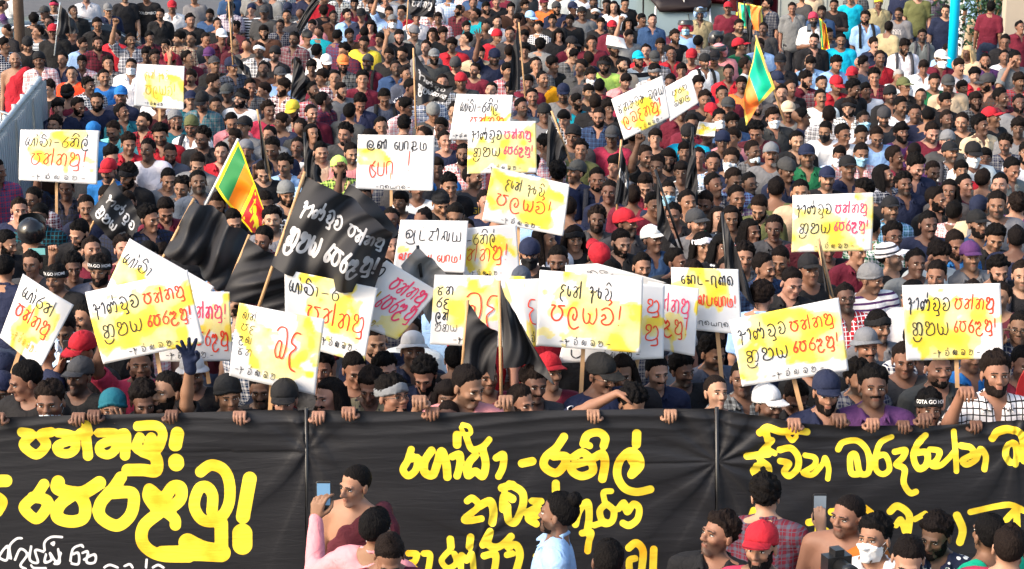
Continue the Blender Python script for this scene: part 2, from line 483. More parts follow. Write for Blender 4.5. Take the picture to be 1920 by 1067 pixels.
def body_axes(fine=.0052):
    def lin(a, b, st): return list(np.arange(a, b, st))
    return lin
def make_body(pose):
    arms = arms_of(pose)
    pts = [np.array(a[i]) for a in arms for i in (0, 1)]
    xm = max(.30, max(abs(p[0]) for p in pts) + .13)
    x0 = -max(.30, max([-p[0] for p in pts]) + .13); x1 = max(.30, max([p[0] for p in pts]) + .13)
    y0 = min(-.20, min(p[1] for p in pts) - .14)
    ztop = max(1.76, max(p[2] for p in pts) + .24)
    st = .0055
    zs = np.concatenate([np.arange(-.03, .74, .014), np.arange(.745, ztop, st)])
    F = Field(np.arange(x0, x1, st), np.arange(y0, .17, st), zs)
    F.ell((0, .0, 1.29), (.168, .105, .175), .03)
    F.ell((0, .0, 1.12), (.140, .098, .17), .04)
    F.ell((0, .01, .95), (.158, .108, .13), .04)
    F.cap((-.13, .01, 1.405), (.13, .01, 1.405), .058, k=.04)
    F.cap((0, .02, 1.38), (0, -.004, 1.55), .060, .052, .02)
    for s, a in zip((-1, 1), arms):
        sh = np.array((s * .178, .008, 1.395 + (.025 if a[1][2] > 1.6 else 0)))
        el, wr = np.array(a[0]), np.array(a[1])
        F.cap((s * .03, .02, 1.475), (s * .15, .01, 1.415), .040, .040, .03)
        F.cap(sh, el, .052, .037, .03)
        F.cap(el, el + (wr - el) * .35, .039, .038, .02)
        F.cap(el + (wr - el) * .3, wr, .038, .025, .02)
        hand_prims(F, wr, a[2], a[3], a[4], a[5], spread=a[6])
        F.cap((s * .085, .0, .90), (s * .10, -.01, .50), .086, .055, .03)
        F.cap((s * .10, -.01, .50), (s * .105, .02, .10), .056, .040, .02)
        F.cap((s * .105, .03, .045), (s * .12, -.14, .035), .042, .036, .02)
    head_prims(F)
    V, Q = F.surface()
    # the head keeps more detail than the rest
    V, T = decimate(V, Q, 9500)
    return V, T

def islands(rows=5, cut=8):
    """eyeballs, irises and eyebrows as small pieces of the face"""
    V, F, mi = [], [], []
    def ball(c, r, m, n=8, half=False):
        base = len(V)
        n = min(n, cut)
        for i in range(rows + 1):
            th = math.pi * i / rows
            for k in range(n):
                ph = 2 * math.pi * k / n
                V.append((c[0] + r[0] * math.sin(th) * math.cos(ph), c[1] - r[1] * math.cos(th), c[2] + r[2] * math.sin(th) * math.sin(ph)))
        for i in range(rows):
            for k in range(n):
                F.append((base + i * n + k, base + (i + 1) * n + k, base + (i + 1) * n + (k + 1) % n, base + i * n + (k + 1) % n)); mi.append(m)
    for s in (-1, 1):
        ball((s * .0315, -.0795, 1.6015), (.0135, .0125, .0062), 1)
        ball((s * .0310, -.0905, 1.6015), (.0056, .0022, .0054), 2)
        ball((s * .0315, -.0850, 1.6075), (.0155, .0085, .0022), 2)      # upper lid and lashes
        for t in range(4):
            x = .016 + t * .0095
            ball((s * x, -.0985 + t * t * .0011, 1.6215 + (.002, .0038, .0035, .0005)[t]), (.0075, .0050, .0038), 2, 6)
    return np.array(V), F, mi
ISL = {False: islands(), True: islands(3, 5)}

def sstep(a, b, x):
    t = np.clip((x - a) / (b - a), 0, 1); return t * t * (3 - 2 * t)
def face_shape(V, kind):
    """small differences of face from one person to the next"""
    V = V.copy()
    w = sstep(1.49, 1.53, V[:, 2]) * (np.hypot(V[:, 0], V[:, 1]) < .14)
    jaw = w * (1 - sstep(1.53, 1.60, V[:, 2]))
    wid, jw, nose, lng = ((1, 1, 0, 1), (.93, .86, .006, 1.07), (1.06, 1.10, -.005, .95), (.97, 1.06, .008, 1.0), (1.02, .88, -.002, 1.04), (.95, 1.0, .003, .97))[kind]
    low = 1 - sstep(1.585, 1.635, V[:, 2])
    V[:, 0] *= 1 + (wid - 1) * w * low + (jw - 1) * jaw
    nm = np.exp(-(V[:, 0] / .016) ** 2) * np.exp(-((V[:, 2] - 1.575) / .022) ** 2) * (V[:, 1] < -.08) * w
    V[:, 1] -= nm * nose
    V[:, 2] += (V[:, 2] - 1.60) * (lng - 1) * w * (V[:, 2] < 1.60)
    return V
def neck_matrix(yaw, pitch):
    return Matrix.Translation(PIV) @ Matrix.Rotation(R(yaw), 4, 'Z') @ Matrix.Rotation(R(pitch), 4, 'X') @ Matrix.Scale(HS, 4) @ Matrix.Translation(-PIV)
def turn_head(V, yaw, pitch, skip):
    if skip: return V
    w = sstep(1.445, 1.53, V[:, 2]) * (1 - sstep(.13, .17, np.hypot(V[:, 0], V[:, 1])))
    out = V.copy()
    for wi in np.unique(np.round(w, 1)):
        if wi == 0: continue
    # twist by weight: rotate each vertex by its own share
    y, p = np.radians(yaw) * w, np.radians(pitch) * w
    q = (V - PIV) * (1 - (1 - HS) * w)[:, None]
    a = q[:, 1] * np.cos(p) - q[:, 2] * np.sin(p); b = q[:, 1] * np.sin(p) + q[:, 2] * np.cos(p)
    q2 = np.stack([q[:, 0] * np.cos(y) - a * np.sin(y), q[:, 0] * np.sin(y) + a * np.cos(y), b], 1)
    return q2 + PIV

BODY, BODYMESH = {}, {}
def body_mesh(pose, yaw, pitch, face):
    if LOD: face = face % 2; pitch = {26: 12, 0: -10}.get(pitch, pitch)
    key = (pose, yaw, pitch, face, LOD)
    if key in BODYMESH: return BODYMESH[key]
    if pose not in BODY: BODY[pose] = make_body(pose)
    if LOD and (pose, 1) not in BODY: BODY[(pose, 1)] = decimate(*BODY[pose], 1500)
    V, T = BODY[(pose, 1)] if LOD else BODY[pose]
    lips = np.exp(-((V[:, 2] - 1.5395) / .0085) ** 2) * np.exp(-(V[:, 0] / .021) ** 4) * (V[:, 1] < -.07)
    stub = sstep(1.575, 1.555, V[:, 2]) * sstep(1.475, 1.50, V[:, 2]) * (V[:, 1] < .015) * (1 - .9 * np.exp(-((V[:, 2] - 1.5395) / .009) ** 2) * (np.abs(V[:, 0]) < .023))
    stub *= (np.hypot(V[:, 0], V[:, 1]) < .13)
    IS_V, IS_F, IS_MI = ISL[LOD]
    allV = np.vstack([V, IS_V])
    allV = turn_head(face_shape(allV, face), yaw, pitch, False)
    n = len(V)
    me = bpy.data.meshes.new('person_body')
    nt, nq = len(T), len(IS_F)
    IQ = np.array(IS_F, np.int32) + n
    me.vertices.add(len(allV)); me.vertices.foreach_set('co', allV.astype(np.float32).ravel())
    me.loops.add(nt * 3 + nq * 4)
    me.loops.foreach_set('vertex_index', np.concatenate([T.ravel(), IQ.ravel()]).astype(np.int32))
    me.polygons.add(nt + nq)
    me.polygons.foreach_set('loop_start', np.concatenate([np.arange(nt) * 3, nt * 3 + np.arange(nq) * 4]).astype(np.int32))
    me.polygons.foreach_set('use_smooth', np.ones(nt + nq, bool))
    me.polygons.foreach_set('material_index', np.concatenate([np.zeros(nt, np.int32), np.array(IS_MI, np.int32)]))
    for k in ('skin', 'eye_white', 'dark'): me.materials.append(M[k])
    me.update(calc_edges=True); me.validate()
    z = np.zeros(len(IS_V))
    add_attr(me, 'lips', np.concatenate([np.clip(lips, 0, 1), z])); add_attr(me, 'stubble', np.concatenate([np.clip(stub, 0, 1), z]))
    BODYMESH[key] = me
    return me

# ------------------------------------------------------------ garments
GARMENT = {}
def garment(kind, pose):
    key = (kind, pose, LOD)
    if key in GARMENT: return GARMENT[key]
    arms = arms_of(pose)
    pts = [np.array(a[i]) for a in arms for i in (0, 1)]
    x0 = -max(.30, max([-p[0] for p in pts]) + .10); x1 = max(.30, max([p[0] for p in pts]) + .10)
    y0 = min(-.22, min(p[1] for p in pts) - .08)
    ztop = max(1.58, max(p[2] for p in pts) + .1)
    st = .0085
    zlo = .10 if kind == 'robe' else .76
    F = Field(np.arange(x0, x1, st), np.arange(y0, .20, st), np.arange(zlo - .03, ztop, st if kind != 'robe' else .012))
    g = .014
    F.ell((0, .0, 1.28), (.172 + g, .112 + g, .185), .03)
    F.cap((-.09, .0, 1.22), (-.10, .0, .84), .098, .090, .05); F.cap((.09, .0, 1.22), (.10, .0, .84), .098, .090, .05)
    F.ell((0, -.01, 1.0), (.165, .128, .26), .05)
    F.cap((-.135, .01, 1.405), (.135, .01, 1.405), .058 + g, k=.04)
    if kind == 'robe':
        F.cap((-.05, .0, .95), (-.07, .0, .18), .15, .17, .06); F.cap((.05, .0, .95), (.07, .0, .18), .15, .17, .06)
        F.cap((.17, .0, 1.36), (.21, -.02, 1.02), .085, .11, .05)
        F.cap((-.10, -.06, 1.10), (.13, -.03, 1.43), .075, .07, .04); F.cap((-.10, .06, 1.10), (.13, .05, 1.43), .075, .07, .04)
    for s, a in zip((-1, 1), arms):
        sh = np.array((s * .178, .008, 1.395 + (.025 if a[1][2] > 1.6 else 0)))
        el, wr = np.array(a[0]), np.array(a[1])
        if kind == 'robe':
            continue
        F.cap((s * .03, .02, 1.462), (s * .15, .01, 1.412), .044 + g * .7, .042 + g, .03)
        if kind in ('jacket',):
            F.cap(sh, el, .054 + g, .047 + g * .6, .03); F.cap(el, el + (wr - el) * .96, .047 + g * .6, .034 + g * .5, .02)
        else:
            e = sh + (el - sh) * .80
            F.cap(sh, e, .054 + g, .055 + g, .03)
            d = u(el - sh)
            # flat sleeve hem, hollow round the arm
            for i in range(2):
                F.cap(e + d * .068, e + d * .16, .075, k=.004, op='sub')
            F.cap(sh + (el - sh) * .68, el, .047, .044, .004, 'sub')
    # neck opening
    F.cap((0, .012, 1.47), (0, -.004, 1.62), .071, .090, .008, 'sub')
    if kind == 'tee':
        F.ell((0, -.085, 1.475), (.062, .055, .048), .01, 'sub')
    elif kind in ('shirt', 'jacket'):
        F.cap((0, -.128, 1.35), (0, -.088, 1.49), .014, .058, .006, 'sub')
        for s in (-1, 1):
            F.cap((0, .066, 1.500), (s * .060, .03, 1.498), .013, k=.004)
            F.cap((s * .060, .03, 1.498), (s * .070, -.025, 1.476), .013, k=.004)
            F.cap((s * .070, -.025, 1.476), (s * .047, -.098, 1.428), .0135, .010, .004)
            F.cap((s * .066, -.055, 1.458), (s * .082, -.100, 1.415), .012, .007, .006)
    elif kind == 'vest':
        F.ell((0, -.085, 1.465), (.075, .055, .07), .01, 'sub')
        for s in (-1, 1): F.ell((s * .235, .0, 1.40), (.085, .10, .13), .01, 'sub')
    elif kind == 'robe':
        F.cap((-.30, -.06, 1.20), (.02, -.02, 1.56), .075, .10, .02, 'sub'); F.cap((-.30, .06, 1.24), (.02, .04, 1.56), .075, .10, .02, 'sub')
        F.cap((-.26, 0, 1.1), (-.22, 0, 1.5), .10, k=.02, op='sub')
        F.ell((0, -.09, 1.48), (.07, .06, .06), .01, 'sub')
    X, Y, Z = np.meshgrid(F.xs, F.ys, F.zs, indexing='ij')
    P = np.stack([X, Y, Z * .8], -1)
    near = np.abs(F.D) < .03
    Pn = P[near].astype(np.float64)
    amp = {'robe': .011, 'jacket': .011}.get(kind, .0095)
    if kind == 'robe':
        dg = np.sin((Pn[:, 0] * .75 + Pn[:, 2] * .9) * 52 + 2 * smooth_noise(Pn, 9, 3))
        F.D[near] += (dg * .0032).astype(np.float32)
    F.D[near] += (smooth_noise(Pn, 24, 11 + len(kind)) * amp + np.abs(smooth_noise(Pn, 44, 5, 1)) * amp * .9).astype(np.float32)
    F.D[:, :, F.zs < zlo] = .05
    V, Q = F.surface()
    V, T = decimate(V, Q, 650 if LOD else (5200 if kind != 'robe' else 8000))
    me = quads_mesh(kind, V, T, [])
    me.materials.append(M['cloth_plain'])
    GARMENT[key] = me
    return me

def trousers_mesh(target=2200):
    F = Field(np.arange(-.24, .24, .012), np.arange(-.18, .18, .012), np.arange(.04, 1.02, .014))
    F.ell((0, .008, .93), (.170, .122, .15), .03)
    for s in (-1, 1):
        F.cap((s * .088, .0, .90), (s * .102, -.01, .50), .098, .076, .03)
        F.cap((s * .102, -.01, .50), (s * .107, .015, .09), .076, .062, .03)
    X, Y, Z = np.meshgrid(F.xs, F.ys, F.zs, indexing='ij')
    F.D += (smooth_noise(np.stack([X, Y, Z * 1.6], -1).astype(float), 20, 4) * .006).astype(np.float32)
    F.D[:, :, F.zs < .07] = .05; F.D[:, :, F.zs > .99] = .05
    V, Q = F.surface()
    V, T = decimate(V, Q, target)
    return quads_mesh('trousers', V, T, [M['cloth_plain']])
TROUSERS = {False: trousers_mesh(), True: trousers_mesh(260)}
def shoe_mesh():
    F = Field(np.arange(-.20, .20, .009), np.arange(-.24, .14, .009), np.arange(-.03, .14, .009))
    for s in (-1, 1):
        F.cap((s * .105, .035, .045), (s * .12, -.15, .038), .052, .046, .02)
        F.cap((s * .105, .035, .06), (s * .105, .03, .10), .05, .048, .02)
    F.D[:, :, F.zs < .002] = .05
    V, Q = F.surface()
    V, T = decimate(V, Q, 900)
    return quads_mesh('shoes', V, T, [M['cloth_plain']])
SHOES = shoe_mesh()

# ------------------------------------------------------------ hair, beards and headgear: shells grown from the head's own surface
def head_table():
    F = Field(np.arange(-.12, .12, .005), np.arange(-.15, .14, .005), np.arange(1.36, 1.76, .005))
    F.cap((0, .02, 1.38), (0, -.004, 1.55), .060, .052, .02)
    head_prims(F, ears=False)
    V, Q = F.surface()
    return BVHTree.FromPolygons([tuple(v) for v in V], [tuple(int(i) for i in q) for q in Q])
HEADBVH = head_table()
NT, NP = 44, 72
TH = np.linspace(.02, math.pi * .86, NT)
PH = np.linspace(0, 2 * math.pi, NP, endpoint=False)      # 0 = the front (-Y)
DIRS = np.stack([np.sin(TH)[:, None] * np.sin(PH)[None, :], -np.sin(TH)[:, None] * np.cos(PH)[None, :], np.cos(TH)[:, None] * np.ones(NP)[None, :]], -1)
RAD = np.zeros((NT, NP))
for i in range(NT):
    for j in range(NP):
        h = HEADBVH.ray_cast(Vector(HC), Vector(DIRS[i, j]))
        RAD[i, j] = h[3] if h[3] else .09
SURF = HC + DIRS * RAD[..., None]
AZ = np.abs(((PH + math.pi) % (2 * math.pi)) - math.pi) * np.ones((NT, NP))      # 0 front .. pi back
DZ = DIRS[..., 2]

LOD = False
def shell(name, thick, material, extra=None, k_smooth=0):
    """surface at the head's radius + thick; kept where thick > -.004"""
    NT, NP, RAD_, DIRS_ = thick.shape[0], thick.shape[1], RAD, DIRS
    if LOD:
        thick = thick[::2, ::3]; RAD_ = RAD[::2, ::3]; DIRS_ = DIRS[::2, ::3]; NT, NP = thick.shape
    keep = thick > -.0045
    Rr = RAD_ + thick
    P = HC + DIRS_ * Rr[..., None]
    idx = np.arange(NT * NP).reshape(NT, NP)
    q = np.stack([idx[:-1], idx[1:], np.roll(idx[1:], -1, 1), np.roll(idx[:-1], -1, 1)], -1).reshape(-1, 4)
    kk = keep.reshape(-1)
    q = q[kk[q].any(1)]
    V = P.reshape(-1, 3)
    V = np.vstack([V, HC + np.array([0, 0, P[0, :, 2].mean() - HC[2]])])
    top = []
    if keep[0].all():
        top = [(len(V) - 1, idx[0, j], idx[0, (j + 1) % NP]) for j in range(NP)]
    used = np.unique(np.concatenate([q.ravel(), np.array(top, dtype=int).ravel()])) if len(top) else np.unique(q.ravel())
    re = np.full(len(V), -1); re[used] = np.arange(len(used))
    faces = [tuple(re[i] for i in f) for f in q] + [tuple(re[i] for i in f) for f in top]
    Vv = [tuple(v) for v in V[used]]
    mi = [0] * len(faces)
    if extra:
        for EV, EF, m in extra:
            n = len(Vv); Vv += [tuple(v) for v in EV]; faces += [tuple(i + n for i in f) for f in EF]; mi += [m] * len(EF)
    mats = material if isinstance(material, list) else [material]
    return new_mesh(name, Vv, faces, mats, True, mi)

def scalp(front=.67, temple=.46, side=.08, ear=-.10, back=-.58):
    hl = np.interp(AZ, [0, .55, .95, 1.35, 1.75, 2.3, math.pi], [front, front - .03, temple + .12, side, ear, back + .06, back])
    return DZ - hl
def worley(P, n, seed, R0=.10):
    rg = np.random.default_rng(seed)
    c = rg.normal(size=(n, 3)); c /= np.linalg.norm(c, axis=1)[:, None]
    d = P.reshape(-1, 3) @ c.T
    return (1 - d.max(1)).reshape(P.shape[:-1])
HEADWEAR = {}
def strands(seed, amp):
    return np.random.default_rng(seed).normal(size=(NT, NP)) * amp
def hair_mesh(style, seed=0):
    key = ('hair', style, seed, LOD)
    if key in HEADWEAR: return HEADWEAR[key]
    m = scalp()
    wob = smooth_noise(DIRS, 9, 20 + seed) * .06 + smooth_noise(DIRS, 34, 50 + seed, 1) * .05
    m = m + wob
    lf = smooth_noise(DIRS, 7, 40 + seed)
    if style == 's':                                   # short, fuller on top
        top = sstep(.25, .75, DZ)
        w = worley(DIRS * np.array((1, 1, .5)), 420, seed + 60)
        t = sstep(0, .26, m) * (.0045 + .0125 * top + .006 * lf * top - np.clip(w * .8, 0, .006) * top) + strands(seed, .0017) * sstep(0.02, .2, m)
        t += .015 * top * np.exp(-(AZ / .8) ** 2) * (1, .2, 1.3, .5, .8)[seed % 5] * sstep(.05, .3, m)
    elif style == 'v':                                 # voluminous, brushed forward
        m = scalp(.60, .40, .02, -.26, -.62) + wob
        w = worley(DIRS, 260, seed + 70)
        t = sstep(0, .24, m) * (.010 + .020 * sstep(.1, .7, DZ) + .009 * lf - np.clip(w, 0, .012)) + strands(seed, .0026) * sstep(.02, .2, m)
    elif style == 'c':                                 # curly
        w = worley(DIRS, 190, seed + 3)
        m = scalp(.63, .42, .04, -.2, -.6) + wob
        t = sstep(0, .18, m) * (.019 + .014 * sstep(.1, .8, DZ) + .007 * lf - np.clip(w * 1.5, 0, .020)) + strands(seed, .0020) * sstep(.02, .2, m)
    elif style == 'z':                                 # cropped
        t = sstep(0, .12, m) * .0035 + strands(seed, .0004)
    elif style == 'l' or style == 'n':                 # long, or tied in a bun
        m = scalp(.66, .48, .14, -.25, -.75) + wob * .4
        t = sstep(0, .14, m) * (.013 + .006 * lf) + strands(seed, .0014) * sstep(.02, .2, m)
    t = np.where(m > .05, np.maximum(t, .0028), t)
    t = np.where(m < 0, -.02, t)
    t = np.where((m >= 0) & (m < .05), np.minimum(t, .002), t)
    t = np.where((m < 0) & (m > -.06), -.004, t)
    extra = []
    if style == 'l':
        rg = np.random.default_rng(seed)
        EV, EF = [], []
        n, rows = 26, 10
        for i in range(rows):
            f = i / (rows - 1)
            z = 1.66 - f * .34
            for k in range(n):
                a = -2.15 + 4.3 * k / (n - 1)
                rr = .093 + .020 * math.sin(f * 2.6) + .010 * math.sin(a * 9 + f * 5 + seed) + rg.normal() * .003
                EV.append((math.sin(a) * rr * (1 + .25 * f), math.cos(a) * rr * (1.05) + .012 + .02 * f, z))
        # thickness towards the neck
        for i in range(rows - 1):
            for k in range(n - 1):
                EF.append((i * n + k, i * n + k + 1, (i + 1) * n + k + 1, (i + 1) * n + k))
        base = len(EV)
        for v in list(EV): EV.append((v[0] * .72, (v[1] - .012) * .72 + .012, v[2] + .004))
        for i in range(rows - 1):
            for k in range(n - 1):
                EF.append((base + i * n + k, base + (i + 1) * n + k, base + (i + 1) * n + k + 1, base + i * n + k + 1))
        for k in range(n - 1):
            a, b = (rows - 1) * n + k, (rows - 1) * n + k + 1
            EF.append((a, b, base + b, base + a))
        for i in range(rows - 1):
            EF.append((i * n, (i + 1) * n, base + (i + 1) * n, base + i * n))
            EF.append((i * n + n - 1, base + i * n + n - 1, base + (i + 1) * n + n - 1, (i + 1) * n + n - 1))
        extra.append((EV, EF, 0))
    if style == 'n':
        rg = np.random.default_rng(seed)
        EV, EF = [], []
        n = 16
        for i in range(9):
            th = math.pi * i / 8
            for k in range(n):
                ph = 2 * math.pi * k / n
                rr = .050 * (1 + .10 * math.sin(5 * ph + 3 * th)) + rg.normal() * .002
                EV.append((rr * math.sin(th) * math.cos(ph), .085 + rr * .9 * math.sin(th) * math.sin(ph), 1.705 + rr * .85 * math.cos(th)))
        for i in range(8):
            for k in range(n):
                EF.append((i * n + k, (i + 1) * n + k, (i + 1) * n + (k + 1) % n, i * n + (k + 1) % n))
        extra.append((EV, EF, 0))
    me = shell('hair', t, M['hair'], extra)
    HEADWEAR[key] = me
    return me
def beard_mesh(kind, seed=0):
    key = ('beard', kind, seed, LOD)
    if key in HEADWEAR: return HEADWEAR[key]
    x, y, z = SURF[..., 0], SURF[..., 1], SURF[..., 2]
    front = y < .004
    wob = smooth_noise(SURF * 1.0, 90, seed) * .004
    lipz = np.exp(-((z - 1.5385) / .0085) ** 2 - (x / .026) ** 4)
    if kind == 'd':
        line = 1.548 + .050 * sstep(.050, .068, np.abs(x)) + wob * .5
        inside = (z < line) & (z > 1.474) & front & (lipz < .35)
        t = np.where(inside, .0035 + .0065 * sstep(1.540, 1.505, z) + strands(seed, .0012), -.02)
    else:
        inside = (np.abs(z - (1.5555 - .25 * np.abs(x) ** 1.0 * .35)) < .0068) & (np.abs(x) < .034) & front
        t = np.where(inside, .0045, -.02)
    n = inside
    edge = ~n & (np.roll(n, 1, 0) | np.roll(n, -1, 0) | np.roll(n, 1, 1) | np.roll(n, -1, 1))
    t = np.where(edge, -.003, t)
    t = np.where(~n & ~edge, -.02, t)
    me = shell('beard' if kind == 'd' else 'moustache', t, M['hair'])
    HEADWEAR[key] = me
    return me
def ringpts(zoff, thick, az):
    return None
def hat_mesh(kind):
    key = ('hat', kind, LOD)
    if key in HEADWEAR: return HEADWEAR[key]
    extra = []
    if kind in ('C', 'K'):
        m = DZ - np.interp(AZ, [0, 1.2, math.pi], [.47, .30, .02])
        t = np.where(m > 0, .013 + .012 * sstep(.3, .9, DZ) + .0022 * np.abs(np.sin(PH * 3))[None, :] + .004 * (DZ > .985), -.02)
        t = np.where((m <= 0) & (m > -.06), .012, t)
    elif kind == 'W':
        m = DZ - np.interp(AZ, [0, 1.2, math.pi], [.40, .15, -.25])
        t = np.where(m > 0, .016 + .010 * sstep(.3, .9, DZ) + .002 * smooth_noise(DIRS, 14, 3), -.02)
        t = np.where((m > 0) & (m < .14), .021, t)
        t = np.where((m <= 0) & (m > -.06), .010, t)
    elif kind == 'B':
        up = np.interp(AZ, [0, 1.4, math.pi], [.72, .50, .30]); lo = np.interp(AZ, [0, 1.4, math.pi], [.30, .10, -.12])
        ins = (DZ < up) & (DZ > lo)
        t = np.where(ins, .021 + .0015 * np.sin(DZ * 60), -.02)
        e = ~ins & (np.roll(ins, 1, 0) | np.roll(ins, -1, 0))
        t = np.where(e, .014, t)
    elif kind == 'T':
        m = DZ - np.interp(AZ, [0, 1.2, math.pi], [.42, .10, -.35])
        t = np.where(m > 0, .010 + .003 * np.sin(DZ * 22 + AZ * 3), -.02)
        t = np.where((m <= 0) & (m > -.06), .004, t)
    elif kind == 'F':
        m = DZ - np.interp(AZ, [0, 1.2, math.pi], [.44, .36, .28])
        t = np.where(m > 0, .014 + .018 * sstep(.45, .95, DZ), -.02)
        t = np.where((m <= 0) & (m > -.06), .014, t)
        EV, EF, n = [], [], 40
        for i, (rr, dz) in enumerate(((.0, .010), (.028, -.010), (.030, -.016), (.0, .002))):
            for k in range(n):
                a = 2 * math.pi * k / n
                EV.append((math.sin(a) * (.090 + rr), -math.cos(a) * (.112 + rr) + .006, 1.648 + .010 * math.cos(2 * a) * (rr > 0) + dz + .008 * math.cos(a)))
        for i in range(3):
            for k in range(n): EF.append((i * n + k, i * n + (k + 1) % n, (i + 1) * n + (k + 1) % n, (i + 1) * n + k))
        extra.append((EV, EF, 0))
    elif kind == 'H':
        m = DZ - np.interp(AZ, [0, .6, 1.0, math.pi], [.40, .36, -.55, -.60])
        big = .135 - RAD
        t = np.where(m > 0, big + .004 * np.sin(PH * 2)[None, :], -.02)
        t = np.where((m <= 0) & (m > -.09), big - .020, t)
    me = shell({'C': 'cap', 'K': 'cap', 'W': 'beanie', 'B': 'headband', 'T': 'headscarf', 'F': 'brimmed_hat', 'H': 'helmet'}[kind], t,
               M['cloth_plain'] if kind != 'H' else M['gloss'], extra)
    HEADWEAR[key] = me
    return me
def gloss_mat():
    m = cloth_mat('glossy_shell', 'plain', .22); m.node_tree.nodes['Principled BSDF'].inputs['Specular IOR Level'].default_value = .5
    for n in m.node_tree.nodes:
        if n.type == 'BUMP': n.inputs['Strength'].default_value = 0
    return m
M['gloss'] = gloss_mat()
def visor_mesh():
    V, F, n, rows = [], [], 17, 5
    for side in (0, 1):
        for i in range(rows):
            f = i / (rows - 1)
            for k in range(n):
                a = -1.02 + 2.04 * k / (n - 1)
                ext = .080 * f * math.cos(a * 1.25) ** .6 if abs(a * 1.25) < 1.55 else 0
                x = math.sin(a) * (.088); y = -math.cos(a) * .116 - ext
                z = 1.652 + .006 - .020 * f - .016 * (math.sin(a)) ** 2 - (.004 if side else 0) + .004
                V.append((x, y, z))
    for side in (0, 1):
        b = side * rows * n
        for i in range(rows - 1):
            for k in range(n - 1):
                q = (b + i * n + k, b + i * n + k + 1, b + (i + 1) * n + k + 1, b + (i + 1) * n + k)
                F.append(q if side else q[::-1])
    b = rows * n; i = (rows - 1) * n
    for k in range(n - 1): F.append((i + k, i + k + 1, b + i + k + 1, b + i + k))
    return new_mesh('visor', V, F, [M['cloth_plain']])
VISOR = visor_mesh()
def helmet_visor():
    V, F, n = [], [], 15
    for r in (0, 1):
        for i in range(4):
            for k in range(n):
                a = -1.1 + 2.2 * k / (n - 1); th = 1.02 + .20 * i
                rr = .150 - r * .004
                V.append((rr * math.sin(th) * math.sin(a), -rr * math.sin(th) * math.cos(a) - .004, HC[2] + .06 + rr * math.cos(th) * .95))
    for r in (0, 1):
        for i in range(3):
            for k in range(n - 1):
                q = (r * 4 * n + i * n + k, r * 4 * n + i * n + k + 1, r * 4 * n + (i + 1) * n + k + 1, r * 4 * n + (i + 1) * n + k)
                F.append(q if r == 0 else q[::-1])
    return new_mesh('visor', V, F, [M['glass_dark']])
HVISOR = helmet_visor()
def mask_mesh(chin=False):
    x, y, z = SURF[..., 0], SURF[..., 1], SURF[..., 2]
    top = 1.588 - .22 * np.abs(x) - (.042 if chin else 0)
    ins = (z < top) & (z > (1.492 if not chin else 1.480)) & (y < -.012)
    t = np.where(ins, .011 + .010 * np.exp(-(x / .03) ** 2) * (0 if chin else 1) + .0016 * np.sin(z * 420), -.02)
    e = ~ins & (np.roll(ins, 1, 0) | np.roll(ins, -1, 0) | np.roll(ins, 1, 1) | np.roll(ins, -1, 1))
    t = np.where(e, .0015, t)
    mb = MB()
    for s in (-1, 1):
        mb.tube([(s * .062, -.03, 1.572), (s * .078, -.006, 1.598), (s * .088, .014, 1.612), (s * .090, .022, 1.588), (s * .072, -.012, 1.535)], .0016, 5)
    return shell('face_mask', t, M['cloth_plain'], [(mb.V, mb.F, 0)])
MASK = mask_mesh(); CHINMASK = mask_mesh(True)
def glasses_mesh():
    mb = MB()
    for s in (-1, 1):
        pts = [(s * .031 + .0235 * math.cos(a), -.1115 + .004 * abs(math.cos(a)), 1.601 + .0175 * math.sin(a)) for a in np.linspace(0, 2 * math.pi, 17)]
        mb.tube(pts, .0021, 5, False)
        mb.tube([(s * .054, -.108, 1.606), (s * .073, -.07, 1.606), (s * .086, .01, 1.604)], .0018, 5)
    mb.tube([(-.009, -.113, 1.606), (0, -.116, 1.609), (.009, -.113, 1.606)], .0018, 5)
    return mb.mesh('glasses', M['black_plastic'], True)
GLASSES = glasses_mesh()
def strap_mesh():
    """two shoulder straps and the pack they carry"""
    V, F = [], []
    for s in (-1, 1):
        path = [(.115, -.118, 1.12), (.122, -.142, 1.24), (.118, -.135, 1.35), (.110, -.088, 1.445), (.105, -.01, 1.492), (.10, .075, 1.462), (.10, .125, 1.40)]
        b = len(V)
        for (x, y, z) in path:
            for dx, dn in ((-.024, 0), (.024, 0), (.024, .010), (-.024, .010)):
                n = np.array((0, y - .0, (z - 1.28) * .9)); n = n / (np.linalg.norm(n) + 1e-6)
                V.append((s * (x + dx), y + n[1] * (dn + .004), z + n[2] * (dn + .004)))
        for i in range(len(path) - 1):
            for k in range(4):
                F.append((b + i * 4 + k, b + i * 4 + (k + 1) % 4, b + (i + 1) * 4 + (k + 1) % 4, b + (i + 1) * 4 + k))
    return new_mesh('backpack_strap', V, F, [M['cloth_plain']])
STRAPS = strap_mesh()
def pack_mesh():
    F = Field(np.arange(-.22, .22, .012), np.arange(.08, .36, .012), np.arange(.95, 1.52, .012))
    F.ell((0, .205, 1.24), (.155, .092, .235), .02); F.cap((-.09, .20, 1.08), (.09, .20, 1.08), .09, k=.04); F.cap((-.08, .19, 1.36), (.08, .19, 1.36), .085, k=.04)
    F.ell((0, .27, 1.12), (.10, .05, .09), .01)
    V, Q = F.surface(); V, T = decimate(V, Q, 900)
    return quads_mesh('backpack', V, T, [M['cloth_plain']])
PACK = pack_mesh()
